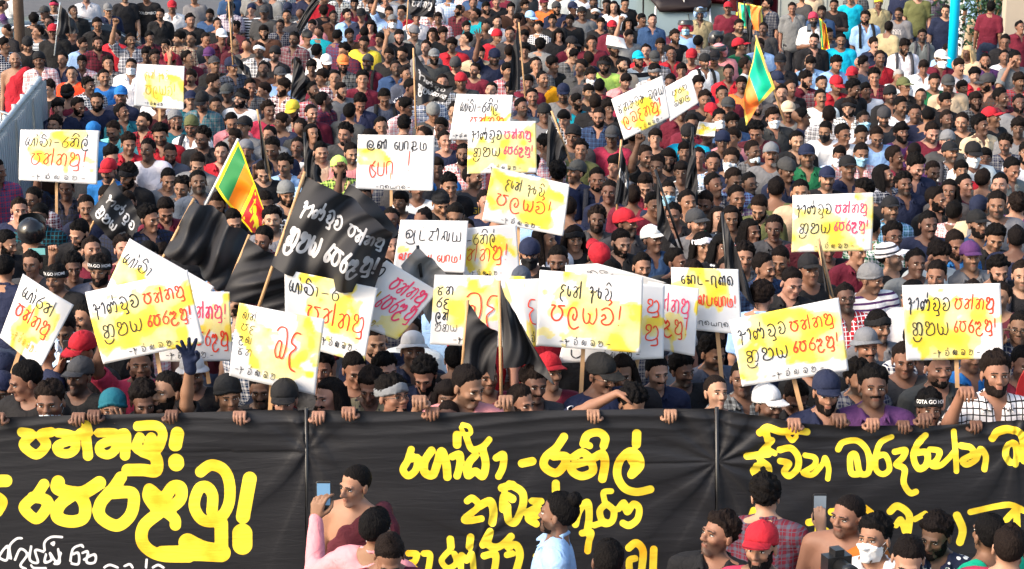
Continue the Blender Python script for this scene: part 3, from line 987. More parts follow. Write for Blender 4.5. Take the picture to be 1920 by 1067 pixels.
# ------------------------------------------------------------ one person
COL = {   # base colours: name, linear rgb
 'bk': ('black', (.012, .012, .014)), 'dg': ('dark grey', (.045, .046, .050)), 'gy': ('grey', (.16, .165, .175)), 'gb': ('slate grey', (.070, .082, .115)),
 'wg': ('pale grey', (.50, .51, .55)), 'wh': ('white', (.74, .74, .75)), 'nv': ('navy', (.013, .018, .045)), 'db': ('dark blue', (.030, .065, .15)),
 'bl': ('bright blue', (.02, .15, .44)), 'lb': ('light blue', (.26, .42, .68)), 'tq': ('turquoise', (.0, .28, .36)), 'cy': ('cyan', (.0, .36, .55)),
 'tl': ('dark teal', (.01, .10, .14)), 'aq': ('aqua', (.18, .62, .58)), 'rd': ('red', (.38, .016, .028)), 'mr': ('maroon', (.125, .013, .028)),
 'pk': ('pink', (.60, .23, .25)), 'hp': ('crimson', (.42, .035, .08)), 'or': ('orange', (.78, .20, .05)), 'ro': ('vermilion', (.80, .060, .018)), 'yl': ('yellow', (.68, .52, .05)),
 'sf': ('saffron', (.80, .34, .01)), 'gn': ('green', (.012, .12, .055)), 'eg': ('emerald', (.0, .34, .20)), 'ol': ('olive', (.10, .11, .045)), 'kh': ('khaki', (.32, .27, .16)),
 'br': ('brown', (.075, .035, .022)), 'bg': ('beige', (.55, .42, .29)), 'pp': ('purple', (.080, .030, .11)), 'lm': ('lime', (.50, .75, .14)), 'dm': ('dark maroon', (.075, .014, .022)), 'rb': ('burnt orange', (.45, .13, .02)),
}
SKINS = [(.285, .148, .095), (.235, .118, .075), (.355, .195, .135), (.175, .087, .056), (.120, .060, .040), (.44, .26, .19)]
HAIRC = [(.006, .005, .005), (.008, .006, .006), (.012, .008, .007), (.005, .0045, .005)]
PATNAME = {'plaid': 'checked', 'check': 'windowpane-checked', 'stripe': 'striped', 'broad': 'broad-striped', 'floral': 'patterned', 'plain': ''}
POLES = {}
PRINTFONT = {}

def child(name, me, par, color, mtx=None, m=None, tone2=None):
    o = bpy.data.objects.new(name, me); col.objects.link(o); o.parent = par
    o.color = tuple(color) + (1,)
    if mtx is not None: o.matrix_local = mtx
    if m is not None and len(o.material_slots):
        o.material_slots[0].link = 'OBJECT'; o.material_slots[0].material = m
    if tone2 is not None: o['tone2'] = [float(c) for c in tone2]
    return o
def jit(c, r, a=.12):
    k = 1 + r.uniform(-a, a)
    return tuple(max(.004, min(.9, v * k * (1 + r.uniform(-.04, .04)))) for v in c)

YAWS = (-42, -20, 0, 20, 42)
def make_person(loc, yaw, pose='D', hair='s', garm='tee', pattern='plain', c1='bk', c2='wh', flags='', hatc=None, skin=None, rng=None, pitch=None, torso=None,
                legc=None, scale=None, printed=None):
    r = rng
    sk = SKINS[skin] if skin is not None else r.choice(SKINS[:5])
    sk = jit(sk, r, .10)
    # split the turn between torso and neck
    if torso is None:
        if pose in 'BPXJ': torso = 0
        elif abs(yaw) > 75: torso = yaw - math.copysign(42 if abs(yaw) < 130 else 20, yaw) * r.choice((1, .5))
        else: torso = yaw * .45 + r.uniform(-12, 12)
    nk = yaw - torso
    lean = (r.uniform(-5, 5), r.uniform(-4, 4)) if pose not in 'BPJ' else (0, 0)
    nk = min(YAWS, key=lambda v: abs(v - nk))
    if pitch is None:
        pitch = 26 if 'N' in flags else r.choice((-10, -10, 0, 0, 12))
    face = r.randrange(6)
    me = body_mesh(pose, nk, pitch, face)
    root = bpy.data.objects.new('person', me); col.objects.link(root)
    root.color = tuple(sk) + (1,)
    root['shave'] = float(r.choice((.0, .35, .6, .75))) if 'f' not in flags else 0.0
    root.rotation_euler = (R(lean[0]), R(lean[1]), R(torso))
    rt = root.rotation_euler.to_matrix(); hl_ = Vector((0, 0, 1.612 * (scale or 1.0)))
    root.location = Vector(loc) + hl_ - rt @ hl_
    sc = scale or 1.0
    root.scale = (sc * r.uniform(.96, 1.06), sc * r.uniform(.96, 1.06), sc)
    nm = neck_matrix(nk, pitch)
    hc = r.choice(HAIRC)
    if 'w' in flags: hc = (.30, .29, .28)
    if 'y' in flags: hc = (.55, .40, .22)
    if 'd' in flags and hair != 'n' and r.random() < .5: root['shave'] = .93
    elif 'd' in flags: child('beard', beard_mesh('d', r.randrange(3)), root, hc, nm)
    elif 'u' in flags: child('moustache', beard_mesh('u'), root, hc, nm)
    if hair in 'svczln':
        child('hair', hair_mesh(hair, r.randrange(5)), root, hc, nm)
    elif hair in 'CKF':
        child('hair', hair_mesh('z', 0), root, hc, nm)
    elif hair in 'B':
        child('hair', hair_mesh(r.choice('sv') if 'f' not in flags else 'l', r.randrange(3)), root, hc, nm)
    if hair in 'CKWBTFH':
        hcol = jit(COL[hatc][1], r, .08)
        M2 = nm
        if hair == 'K': M2 = nm @ Matrix.Translation(HC) @ Matrix.Rotation(math.pi, 4, 'Z') @ Matrix.Translation(-HC)
        hmat = M['cloth_stripe'] if 'q' in flags else None
        hat = child({'C': 'cap', 'K': 'cap', 'W': 'beanie', 'B': 'headband', 'T': 'headscarf', 'F': 'brimmed_hat', 'H': 'helmet'}[hair], hat_mesh(hair), root, hcol, M2, hmat, (.05, .05, .06))
        if hair in 'CK': child('visor', VISOR, hat, hcol)
        if hair == 'H': child('visor', HVISOR, hat, (.02, .02, .02))
    if 'm' in flags: child('face_mask', MASK, root, (.78, .80, .82), nm)
    if 'n' in flags: child('face_mask', MASK, root, (.28, .52, .68), nm)
    if 'e' in flags: child('face_mask', MASK, root, (.014, .014, .016), nm)
    if 'i' in flags: child('face_mask', CHINMASK, root, (.60, .72, .80), nm)
    if 'g' in flags: child('glasses', GLASSES, root, (.01, .01, .01), nm)
    a, b = jit(COL[c1][1], r), COL[c2][1]
    pm = M['cloth_' + pattern]
    gname = {'tee': 'tshirt', 'shirt': 'shirt', 'jacket': 'jacket', 'vest': 'vest', 'robe': 'robe'}[garm]
    g = child(gname, garment(garm, pose), root, a, None, pm, b)
    lc = COL[legc][1] if legc else r.choice(((.02, .03, .06), (.012, .012, .014), (.05, .07, .12), (.03, .03, .035)))
    if garm != 'robe' and (not LOD or loc[1] > 24): child('trousers', TROUSERS[LOD], root, lc)
    if not LOD: child('shoes', SHOES, root, r.choice(((.02, .018, .016), (.10, .07, .05), (.3, .3, .3))))
    if 'k' in flags and not LOD:
        bc = r.choice(((.012, .012, .014), (.02, .02, .03), (.05, .05, .06)))
        pk = child('backpack', PACK, root, bc); child('strap', STRAPS, pk, bc)
    if 'v' in flags: child('glove', glove_mesh(), root, (.012, .018, .045))
    if printed: chest_print(g, printed)
    return root

def chest_print(g, spec):
    text, colr, size, z = spec
    cu = bpy.data.curves.new('print', 'FONT'); cu.body = text; cu.size = size; cu.align_x = 'CENTER'; cu.space_line = .85
    t = bpy.data.objects.new('tmp', cu); col.objects.link(t)
    me = bpy.data.meshes.new_from_object(t.evaluated_get(bpy.context.evaluated_depsgraph_get()))
    bpy.data.objects.remove(t)
    gm = g.data
    bvh = PRINTBVH.get(gm.name)
    if bvh is None:
        bvh = BVHTree.FromPolygons([v.co for v in gm.vertices], [tuple(p.vertices) for p in gm.polygons]); PRINTBVH[gm.name] = bvh
    for v in me.vertices:
        p = Vector((v.co.x, -1.0, z + v.co.y))
        h = bvh.ray_cast(p, Vector((0, 1, 0)))
        v.co = (h[0] + Vector((0, -.003, 0))) if h[0] else Vector((v.co.x, -.14, z + v.co.y))
    key = tuple(colr)
    if key not in PRINTMAT: PRINTMAT[key] = mat('print_ink', colr, .7)
    me.materials.clear(); me.materials.append(PRINTMAT[key])
    obj('chest_print', me, g)
PRINTBVH, PRINTMAT = {}, {}

def glove_mesh():
    a = arms_of('G')[0]
    W, f, n, lat = np.array(a[1], float), u(a[2]), u(a[3]), u(a[4])
    F = Field(np.arange(W[0] - .10, W[0] + .10, .005), np.arange(W[1] - .10, W[1] + .10, .005), np.arange(W[2] - .06, W[2] + .26, .005))
    F.cap(W - f * .03, W + f * .02, .034, .032, .01)
    hand_prims(F, W, f, n, lat, a[5], spread=a[6])
    F.D -= .0035
    V, Q = F.surface(); V, T = decimate(V, Q, 1800)
    return quads_mesh('glove', V, T, [M['cloth_plain']])
def hand_point(p, pose, side):
    """world position of the palm of one hand of a placed person"""
    a = arms_of(pose)[0 if side < 0 else 1]
    W, f, n = np.array(a[1], float), u(a[2]), u(a[3])
    bpy.context.view_layer.update()
    return p['o'].matrix_world @ Vector(W + f * .10 + n * .035), p['o'].rotation_euler.z
# ------------------------------------------------------------ who stands where: x, y, turn of the head, hair or headgear, garment, details
PEOPLE = {
(0, 0): """
10,45,-90,s,tpp;400,40,0,Bhp,tbk;255,140,180,c,tbk;330,92,-20,Cdg,tbk;362,165,0,s,tbk,g;395,232,0,Crd,tbk;278,235,-48,s,hwggb,u;545,85,20,s,jbk;640,-28,10,s,swg;800,72,40,Cgy,snv
720,172,5,s,sbk,u;612,325,55,s,slb,d;530,245,60,s,tbk;968,300,20,s,tnv,uR;1190,105,0,s,jbk,u;1090,-28,0,s,tbk,x1;925,-25,10,s,tbk;1275,50,0,Crd,swh,gk;1410,150,30,c,tbk;1440,-15,10,s,tgy
1555,108,0,s,tdb,d;1612,178,20,s,tbk;1330,285,-45,v,pbgmr,d;1415,290,-10,s,tdg,u;1640,268,10,Cwh,pmrbk;1862,70,0,Wnv,hdgwh,u;1705,60,0,s,pwgpp;1830,340,180,s,tdg;1270,440,180,Crd,tmr;1088,405,0,c,tmr
1150,425,10,v,tbk;1550,410,-20,Cpp,tmr;1590,478,25,Cdg,tbk,k;1715,488,60,Cnv,tgb;110,440,-5,b,rrd;288,440,0,Wbk,ppkwh,u;165,385,170,s,tbk;200,320,20,Kbk,tbk;460,440,0,s,snv,u;530,545,20,z,tro,u
800,470,10,c,tgy;770,572,30,s,tbl;972,490,10,s,swh,m;372,648,-10,v,tbk,gf;508,690,180,Bbk,tmr;565,780,30,s,snv,du;720,745,-10,z,tnv,du;738,640,15,s,tnv;893,708,0,Cbl,tnv;905,830,60,s,ttl
1060,900,-20,s,prdbk,d;1300,885,0,Wgy,ttl,dx2;1422,925,0,Wol,swh,dk;1600,785,25,s,tbr,d;1415,570,-40,s,tbk,uG;1412,742,0,Cnv,ttl,u;1502,745,0,Cbk,ttl,d;1682,688,0,Cdg,tbk;1785,730,-8,Bbk,twh,d;1852,640,20,s,pdggy
1712,892,10,s,spk,d;1805,938,0,Cbk,tgy;402,925,0,c,tbr,d;845,955,-25,s,saq,u;700,970,180,Cbl,tbl;1505,1015,0,c,jbk,g;1740,1020,-20,s,sgb;430,800,0,v,tnv;1000,880,0,s,tnv;1100,870,180,s,tdb
60,-60,170,s,twg;1210,620,20,s,twh;1120,620,-20,v,tdg;30,330,60,s,tnv;60,230,150,s,tbk;1340,600,-170,s,tbk
""",
(480, 0): """
60,90,10,Cdg,tdg;235,62,0,Cnv,tdg;178,190,0,s,tnv;228,118,-20,s,tdg,k;58,235,10,s,tbr,d;575,122,20,s,sbr,d;500,80,-165,v,tbk;418,185,-20,z,tpk;375,275,32,Kdg,twg;140,398,-22,Wbk,tbk,d
20,372,-8,Bwh,tnv,d;280,290,0,s,tmr;470,238,170,s,ttq;600,268,150,s,pmrdb;692,258,20,s,tbr;730,25,0,s,smr,d;780,112,0,Cbk,tnv;850,192,0,l,tmr,f;806,238,180,z,tmr;860,38,0,s,tdg,d
985,88,10,s,tlb,R;1012,160,10,Cgy,tgy,m;1060,262,20,s,tbk,d;1055,195,0,s,tgy;1165,240,50,Kgy,tgy,d;1190,130,30,c,swh;1300,85,0,s,pwhhp;1350,132,-10,s,prdwh;1310,250,-10,l,tbk,f;1388,248,30,v,tbk
1430,-25,180,s,plbwh;1258,352,-10,s,sgy,u;1320,418,0,Cgy,tdg,d;805,312,0,s,tyl,u;872,320,0,s,tbl;665,368,-40,c,pmrnv;412,500,0,c,tbk;520,458,10,Cwh,tbk,d;642,468,0,Cor,pgybk,d;825,462,0,Cdg,smr,dk
790,588,12,v,tmr;584,578,0,s,tmr,u;492,572,-30,v,tmr;1036,502,10,s,tdb,d;1092,390,0,s,tbk,uG;985,405,-30,s,tbk;1112,548,42,s,tgb,u;1135,640,70,s,tnv;620,662,42,s,tgy,d;566,688,150,s,tbk
425,668,50,s,trd,d;205,645,-30,v,tmr,d;178,558,20,Cdg,tlb;55,510,5,s,tbr,dx1;512,742,110,s,pmrnv,d;278,808,0,Cyl,tgy,dg;90,812,5,c,thp,u;190,900,-42,s,tnv,x3;335,950,172,c,tdg;415,985,30,l,tbk,f
95,1002,0,s,sgy,u;765,748,-8,v,snv,N;950,705,0,s,tgb,NFk;665,985,-42,c,tdg,d;928,938,0,s,tbk;1095,925,180,c,tbk;1310,822,-5,Kgy,tdg,gS;1372,935,-22,s,tgb;1490,468,0,Wdg,tbk,N;1520,602,8,Krd,tdg,x4
1552,285,-55,s,tnv;1470,398,180,s,kwhbk;1652,388,10,s,tbg,u;1766,418,0,Knv,tnv,dG;1778,265,40,Wrd,trd;1790,160,20,s,swh;1705,55,10,s,tbk,d;1622,108,-60,s,ttq;1742,668,0,s,tdg;1862,520,30,s,trd
1890,60,0,s,tbr;1610,25,0,s,tbr,u;1780,10,0,s,tbk,x1;30,-30,10,s,tdg;130,-40,160,s,tgy;330,-30,0,s,tnv;620,-40,20,s,pwhbk;960,-10,-10,s,twg;1080,-40,30,s,tgy;1560,200,20,s,tgy;1700,200,-170,s,tdg;300,480,-20,s,twg
460,380,150,v,twh;700,830,170,s,tdg;1230,560,20,s,tnv;1620,520,-20,s,tmr;1880,380,180,s,tnv;1880,250,10,s,tdg;1400,1040,0,s,tnv
""",
(960, 0): """
20,60,0,c,tbr;130,130,32,Clb,sbr;240,22,0,Cmr,tor,u;330,58,0,Wdg,tnv,d;300,150,-25,s,tbk;430,150,0,s,tbk,gE;450,60,20,Cnv,tnv;520,98,10,Cbk,tgy,u;620,95,0,Bwh,tnv,e;605,15,0,s,tbk,e
755,52,0,l,twh;836,20,0,s,tbk;962,140,30,z,tgy,u;1042,150,8,s,sdb;742,200,0,Crd,tmr,d;868,268,42,s,tgy,R;862,172,10,l,tbk,f;660,172,0,s,tbk;90,270,0,c,tbk,f;345,258,22,l,tbk,gf
215,330,170,c,tgy,k;432,320,60,Cbk,tmr;592,318,-10,v,tmr,f;752,358,20,Cdg,tbk,d;552,258,0,s,tdg;1212,272,32,c,tbk,dS;1290,205,0,Hhp,tlb,n;1395,100,0,Hlb,skh;1510,280,20,Hdg,tdg;1540,375,0,Hpk,tpk
1682,188,0,s,tbk,d;1760,30,0,s,tyl,m;1862,215,0,s,tdg;1692,340,72,Crd,tgn;1500,428,0,Cbk,tkh,u;1430,455,10,Kbk,swh,kd;1330,420,-30,Crd,tmr;1182,398,25,s,srd,g;1258,520,0,s,trd;1055,430,0,Cdg,tdg
1048,528,20,Bgy,tgy,e;940,440,10,Ccy,owhbk,d;995,380,0,s,trd;820,482,30,z,tbg,d;690,478,0,Bbk,tlm,dS;832,590,10,s,tpk,N;578,558,32,c,tdg,mg;508,500,-20,v,tdg;432,400,32,s,tdg,N;120,610,10,s,tmr
230,580,12,z,rsf;380,688,0,Cnv,tgy,d;568,680,10,s,tbk,d;475,752,30,s,ttq,d;150,715,12,s,tnv;75,790,12,s,tgy,gd;645,862,0,s,pnvdb,d;400,862,-12,s,tdg,N;240,838,0,Kbk,tgy,g;712,800,0,c,tbk
452,1000,0,Wbk,tdg;742,1010,0,Cdg,thp;1062,1020,0,s,tbk;1250,825,-5,Bbk,smr,k;1332,905,10,s,smr;1312,985,0,Kbk,tcy,ek;1430,740,0,v,tbk,u;1468,828,32,Crd,tbk;1560,700,12,s,tmr;1602,790,0,Cdg,tbk
1540,880,-12,c,tdg,m;1632,905,0,v,sdb;1702,622,-10,s,tor,u;1740,478,90,s,twh;1745,510,30,s,tor;1812,785,22,s,tbk,d;1640,1015,-12,s,tpk;1705,1000,30,s,twh,w;1560,1045,0,Wnv,tnv;95,372,0,c,tbk
1600,60,10,Crd,tmr;700,40,-20,v,tnv;180,480,20,s,pgydg;820,-40,0,s,tnv;30,420,-10,s,tdg;1180,600,0,s,tmr;1380,620,20,v,tnv;860,740,170,s,thp;560,430,-150,s,tnv;650,640,180,s,tmr;990,760,20,s,tgy
1100,330,0,s,tnv;1660,250,0,s,tgy;1840,600,170,s,tmr;1440,990,20,s,tdg;900,1000,180,s,tdg;620,760,180,s,tbk;1760,-20,20,s,tgy
""",
(1440, 0): """
178,58,-12,s,sgy;335,140,12,Whp,swh,eF;398,85,0,s,tdb;490,35,0,s,tbk,F;612,-12,0,s,tcy;820,18,12,Wyl,skh;722,130,-35,c,slb,dk;970,100,-22,s,tgy,x5;1115,-45,0,s,tol;1240,-48,10,s,pgypp
985,-70,0,s,tnv;1475,-110,0,s,swh,t:wh;1570,-95,160,s,slb,t:bg;1655,55,165,v,tmr;1490,385,-42,l,tbg,fy;1142,262,10,s,sgy,dk;1000,335,5,v,swh,dkN;1335,372,30,s,tlb;1282,432,10,Cwh,smr,m;345,300,-5,s,sbk,d
540,298,0,s,tcy,u;92,460,10,Cbk,sbk;310,455,0,s,slb,kN;782,322,10,s,snv,u;738,290,0,s,tdg;832,430,14,s,srd,u;625,555,-22,Crd,tbk;965,560,20,z,twh,w;1150,488,0,s,swh,N;1612,450,12,s,spp,d
1752,420,12,s,swh,uk;1832,432,30,s,tgy,E;1640,608,-70,Cdg,pbrdg,d;1862,600,10,c,trd,u;498,622,0,Crd,srd,u;402,620,12,s,tmr;632,652,52,v,tbk,d;722,668,30,s,twh;766,692,12,Cbl,twg,d;1012,640,20,Col,tbk,g
905,700,22,Wbk,tbk,d;1132,712,0,z,sbk;1335,622,0,Cdg,tbg;1442,652,12,s,jbk,k;1312,750,32,s,sbk;1540,742,10,s,tdg,d;1662,868,60,Crd,tbk;1580,925,22,v,jbg;1862,765,0,s,tgy,d;1855,945,0,c,tgy,k
600,800,-8,Bbk,kwhdg,d;862,862,-12,Kdg,tdg,d;982,780,22,s,twh;1190,858,165,s,tnv;1210,968,0,s,tmr,d;1330,882,0,s,sdg,d;990,975,42,c,tpp,d;712,890,12,s,twh,n;552,990,12,s,twh,g;682,990,12,s,tbg
802,1000,0,s,tlb,g;432,960,-12,s,twh,e;392,722,0,s,twh,u;452,850,180,s,tgy;252,862,90,s,tnv,x6;150,822,12,Cbg,tgy,u;170,650,22,s,tbk;102,690,0,s,tdg,u;40,868,-8,v,tdg,m;212,1040,0,s,tbk
62,590,12,Cnv,tgy;20,200,10,s,tgy;140,410,-10,s,tgy;255,-20,160,s,tdg;1700,370,20,s,tdg;1330,1040,20,Wgy,tdg;1800,620,0,s,ttl;480,560,180,s,tnv;560,690,20,s,tdg;1440,900,-20,s,tbk;1540,480,170,s,tdg
1870,200,20,s,tmr;1090,840,0,s,tdb;1760,300,-10,s,tbk;900,200,150,s,tkh;690,560,20,s,tmr;300,880,180,s,twh;1230,600,-10,s,tgn;650,-60,0,s,tgy;330,-60,10,s,tbg;440,250,20,s,tgb;1320,80,-20,s,tnv;800,860,20,s,tgy
""",
(0, 270): """
812,82,22,v,tbk;805,192,-10,Crd,sbl,u;965,222,-20,Bbk,sbk,d;1465,122,0,s,sgy,N;1470,280,0,s,sgb,d;1350,322,0,c,tdg;1822,48,0,Wgy,tbk,u;1610,440,12,s,tbk,dx7;1222,462,22,s,smr,N;1302,450,0,s,pmrbk
1102,545,30,c,tnv;1112,662,-62,s,sdb;640,462,0,s,tnv,u;618,632,-4,s,sbk,dNS;490,330,0,s,pbknv,X;25,722,62,s,tbk,d;35,920,175,s,tnv;740,925,0,Bbk,sgb,dx8;415,985,-10,Bbk,tbk,x8;540,905,12,v,tbk
240,640,180,Hbk,tbk;-30,190,60,s,pdbhp,E;300,520,20,s,kbktl;1240,250,0,s,tgy;1160,560,170,s,tdg;1100,820,20,s,tmr;900,560,160,s,tnv;1200,820,0,c,tnv;1560,640,10,s,tbk;250,400,-20,s,tmr;1720,560,0,s,tbk;140,480,20,s,tnv
1380,700,20,s,tbk;240,880,0,s,tdg;1640,60,-10,s,srd;950,430,0,s,tgy;1060,390,170,s,tbk;680,780,20,s,tmr;60,560,-20,s,tgy
""",
(480, 270): """
480,52,5,s,tbg,u;618,172,22,Clm,pbklm,d;130,15,10,s,snv,S;305,20,10,s,onvwh;702,62,22,s,tpk,d;218,352,32,Wgy,sgy,d;1072,425,0,s,snv,g;972,412,0,s,trd;1190,325,5,v,twh,kx9;1360,405,10,Tbk,sbk,N
1612,245,42,s,tdg,dx10;1480,515,-8,s,tbk,u;1002,745,42,v,tbk;1535,72,-20,s,kpkwh,d;1342,172,10,s,tbl,F;800,372,0,s,tnv,R;120,560,0,v,tgy;60,700,-20,s,tmr;880,430,-20,s,pnvmr;700,560,180,s,tdg;1000,560,20,s,tbk
560,480,0,s,tgy;1250,560,160,s,tbk;1700,430,20,s,tnv;1140,180,20,s,tdg;860,180,-20,s,tnv;1790,620,10,s,tdg;1560,640,20,s,tdg;950,960,0,s,tbk;1240,640,10,s,tnv;60,420,20,s,tbk;60,180,20,s,tbk,N;1430,300,10,v,tbk
""",
(960, 270): """
510,42,-12,c,tol;470,205,-60,Cdg,snv;340,212,180,c,tnv;630,252,0,s,snv,dkF;732,-12,0,s,snv,F;985,82,0,s,tbk,dS;1080,155,0,s,tbk,R;990,272,0,s,smr,uN;1160,105,22,s,tbk,d;630,555,0,c,sdg,d
850,582,32,Crd,sdg,d;795,712,18,s,sbk,d;1045,702,32,Cwh,tdb;460,692,-8,Bbk,tbk,f;618,802,0,Krd,tbk,N;340,852,0,s,tbk,u;130,802,0,Knv,tbk,e;1222,868,30,s,tdg;1412,742,5,Bwh,tbk,f;1372,582,14,Cdg,tgy
1530,545,22,l,tgn,f;1622,542,20,l,fbkwh,f;1765,640,22,l,tpk,f;1840,442,0,s,sol,dN;1660,388,12,s,pppgy,d;1628,252,12,s,ppplb;1762,292,22,s,sdg,gd;1490,142,0,s,plbwh,u;1620,120,0,v,tnv,m;1790,52,12,s,pgydg,gi
1530,22,0,s,tgy,d;1280,52,0,s,tmr;1380,102,0,s,tdg;1155,362,0,s,ordnv,n;722,352,0,s,tnv;1862,905,32,s,pnvdb,u;1722,835,0,c,tdg;1255,205,0,s,kgywh;250,705,35,l,twh,f;1050,440,20,s,tmr;900,380,180,s,tmr
1200,520,-20,s,tbk;560,760,170,s,tdg;1500,300,20,s,tnv;830,450,-10,s,tbk;1300,430,20,s,tbk;1560,760,20,l,fbkwh,f;960,900,20,s,tbk;1340,960,10,s,tbk;420,480,160,s,tnv;1090,960,0,s,tnv;1600,930,0,s,tnv;740,960,-10,s,tbk
1440,420,-20,s,tgy;60,1000,10,Kgb,tgb
""",
(1440, 270): """
22,75,0,Cgy,tgy,u;290,88,12,Cnv,tgn;128,185,30,Kdg,snv;440,255,0,Cnv,tbk,u;392,172,0,s,tbk;528,82,-10,s,plbwh,mg;690,68,12,s,ppkwh,n;595,175,12,Cbk,snv;800,5,0,s,shp;868,232,60,l,tnv,d
1082,152,22,v,snv,u;1010,292,30,c,snv,d;935,362,20,s,tgy;1082,52,180,z,tpp;1230,-22,175,s,pmrpp;1355,62,12,Cbk,tdg,dk;1520,70,22,Cbk,twh,m;1608,100,0,s,sgb,gk;1432,192,0,s,trd,f;1465,302,22,s,tmr,f
1798,170,20,s,sgy;1862,130,25,s,tdg;1342,342,0,l,tdg,f;1240,402,22,s,tbk,d;912,482,22,Cbk,ptllb,d;1190,592,12,s,tnv,u;932,682,32,v,pgnwh,g;1380,502,160,s,ppkwh;1378,722,22,s,pbldb,d;1568,468,160,Cnv,tbg
1560,592,20,Cbk,sdb,d;1552,390,0,s,twh;1680,682,0,v,tbk;912,832,72,Cwh,tbk,q;1228,802,22,v,twh,dN;1250,965,0,s,twh,S;1505,832,20,Cpp,tgy;1700,912,0,c,tbk,d;1850,442,172,c,tpp;1842,700,175,s,tnv
310,930,0,Cbk,tbk;165,1010,0,s,sbk;95,842,-20,s,tdg,E;738,985,50,Wgy,hwhpp;722,905,0,s,tnv;240,350,0,s,tbg;1880,962,0,s,tbk,k;800,200,180,s,tdg;690,200,0,s,ppkmr;60,330,180,s,tol;760,620,160,s,pgnwh;1100,880,20,s,tgy
600,560,20,s,tmr;1040,760,20,s,tnv;430,760,0,s,tbk;900,940,170,s,tgn;1480,960,20,s,tnv;1320,900,-20,s,tbk;1700,440,10,s,tgy;1600,260,150,s,tdg;1220,200,20,s,tmr;1720,300,-10,s,tbk;440,900,20,s,tnv
""",
(0, 530): """
368,868,-4,v,thp,iB;578,690,-18,Cdg,tbk;630,478,-42,Crd,tbk,dE;225,700,-55,s,tbk;500,300,10,s,plbwh,N;640,245,-32,s,tgb,u;1040,600,10,s,shp,dR;1052,850,25,v,tmr,uB;1225,800,-32,s,tbk,d;835,935,0,Wtl,ttl,H
1425,660,0,Fwg,tbk;1350,745,170,z,tro;1690,820,28,Wbk,tbk,vG;40,640,-22,Cnv,pmrwh;10,790,0,Wnv,tnv;1165,590,20,s,tnv;80,800,20,s,pmrnv,Z;860,300,0,s,tbk;330,480,150,s,tnv;1560,680,0,s,tbk
""",
(480, 530): """
212,860,0,Cbk,tnv,uB;548,830,-50,l,tnv,u;850,742,0,v,fkhdg;1018,830,32,Bgy,tmr,gdB;955,640,20,v,tbk;1165,500,5,Fwg,tnv;1262,640,-10,c,snv,dN;1140,360,0,s,swh,u;880,400,0,s,tnv,dS;1540,740,40,s,tpk,uB
1420,850,0,l,tpk,f;485,640,0,v,tdg,R;40,780,0,s,tbk,u;1262,330,12,s,tbk;1485,560,178,s,tbk;720,620,20,s,tbr;1700,680,20,s,tmr,Z;330,600,10,s,tnv;680,800,-20,s,tgy;1420,1000,0,z,tbk
""",
(960, 530): """
55,880,35,s,tnv,duP;165,742,22,v,tdg,u;285,660,22,Crd,tmr;640,655,32,Cbk,tnv,gu;868,850,20,c,tnv,NB;1070,650,22,s,snv,u;1255,640,42,v,tbk,d;1515,805,12,z,tdg,Z;1470,500,22,c,sgb,d;1712,705,0,s,pgybk
1890,890,42,Cwg,tbk,d;820,640,0,l,tbk;430,690,180,s,tgy;1600,440,0,s,slb;-40,700,20,s,tgy;560,420,20,s,tbk
""",
(1440, 530): """
432,800,10,Cnv,snv,dSB;785,765,0,v,spp,uB;1200,930,0,Bbk,swh,ux8B;1270,625,10,s,sdg,dZ;1695,645,-5,v,kwhbk,dB;735,470,0,Fgy,sgy,u;815,315,10,Bbk,sgy,d;660,690,20,c,tnv,d;155,60,0,s,tdg;575,110,10,s,trd,gd
760,35,42,Wdg,hwhpp,d;200,800,0,s,tbk,N;1875,320,0,s,tnv,Eg;950,400,0,s,tnv;1500,520,0,s,tbl;1890,590,20,s,tmr;1010,560,-10,s,tdg;40,300,0,s,tnv;1330,450,20,s,tdg;1100,420,10,s,tnv;340,560,0,s,tbk;1560,330,20,s,tnv
""",
(480, 797): """
742,428,-42,z,rdm,T;888,760,165,s,qpk,miY;985,905,0,s,tmr,N
""",
(960, 797): """
345,640,-112,n,slb,d;722,1000,175,s,tbk;1530,800,-50,v,sbk
""",
(1440, 797): """
-15,520,172,c,pmrgb,V;-60,900,-30,Crd,thp,d;600,655,-45,z,rrb;780,830,-38,v,swh,m;1040,935,-20,s,snv,N;1265,785,-38,v,fnvwh,d;1620,790,-155,s,teg;1790,900,175,s,thp
""",
}
# ------------------------------------------------------------ place the crowd
HEADZ = 1.612
def parse(text):
    for item in text.replace('\n', ';').split(';'):
        item = item.strip()
        if not item: continue
        f = item.split(',')
        yield float(f[0]), float(f[1]), float(f[2]), f[3], f[4], (f[5] if len(f) > 5 else ''), item
GCODE = {'t': ('tee', 'plain'), 's': ('shirt', 'plain'), 'j': ('jacket', 'plain'), 'v': ('vest', 'plain'), 'r': ('robe', 'plain'), 'q': ('jacket', 'plain'),
         'p': ('shirt', 'plaid'), 'k': ('shirt', 'check'), 'f': ('shirt', 'floral'), 'h': ('tee', 'stripe'), 'o': ('tee', 'broad')}
PRINTS = {'1': ('COLOMBO', (.7, .7, .7), .07, 1.27), '2': ('LIFESTYLE', (.6, .6, .6), .045, 1.22), '3': ('JUST\nLIVE', (.75, .05, .10), .085, 1.27), '4': ('SGA', (.7, .7, .7), .11, 1.27),
          '5': ('ROCK\n& FREE', (.65, .62, .62), .060, 1.30), '6': ('o', (.75, .6, .05), .06, 1.33), '7': ('NY', (.8, .8, .8), .07, 1.30),
          '9': ('ORIGINAL\nLAB', (.03, .03, .03), .075, 1.27), '10': ('ORIGINAL\nATHLETIC', (.75, .48, .03), .085, 1.27)}
LIST = []
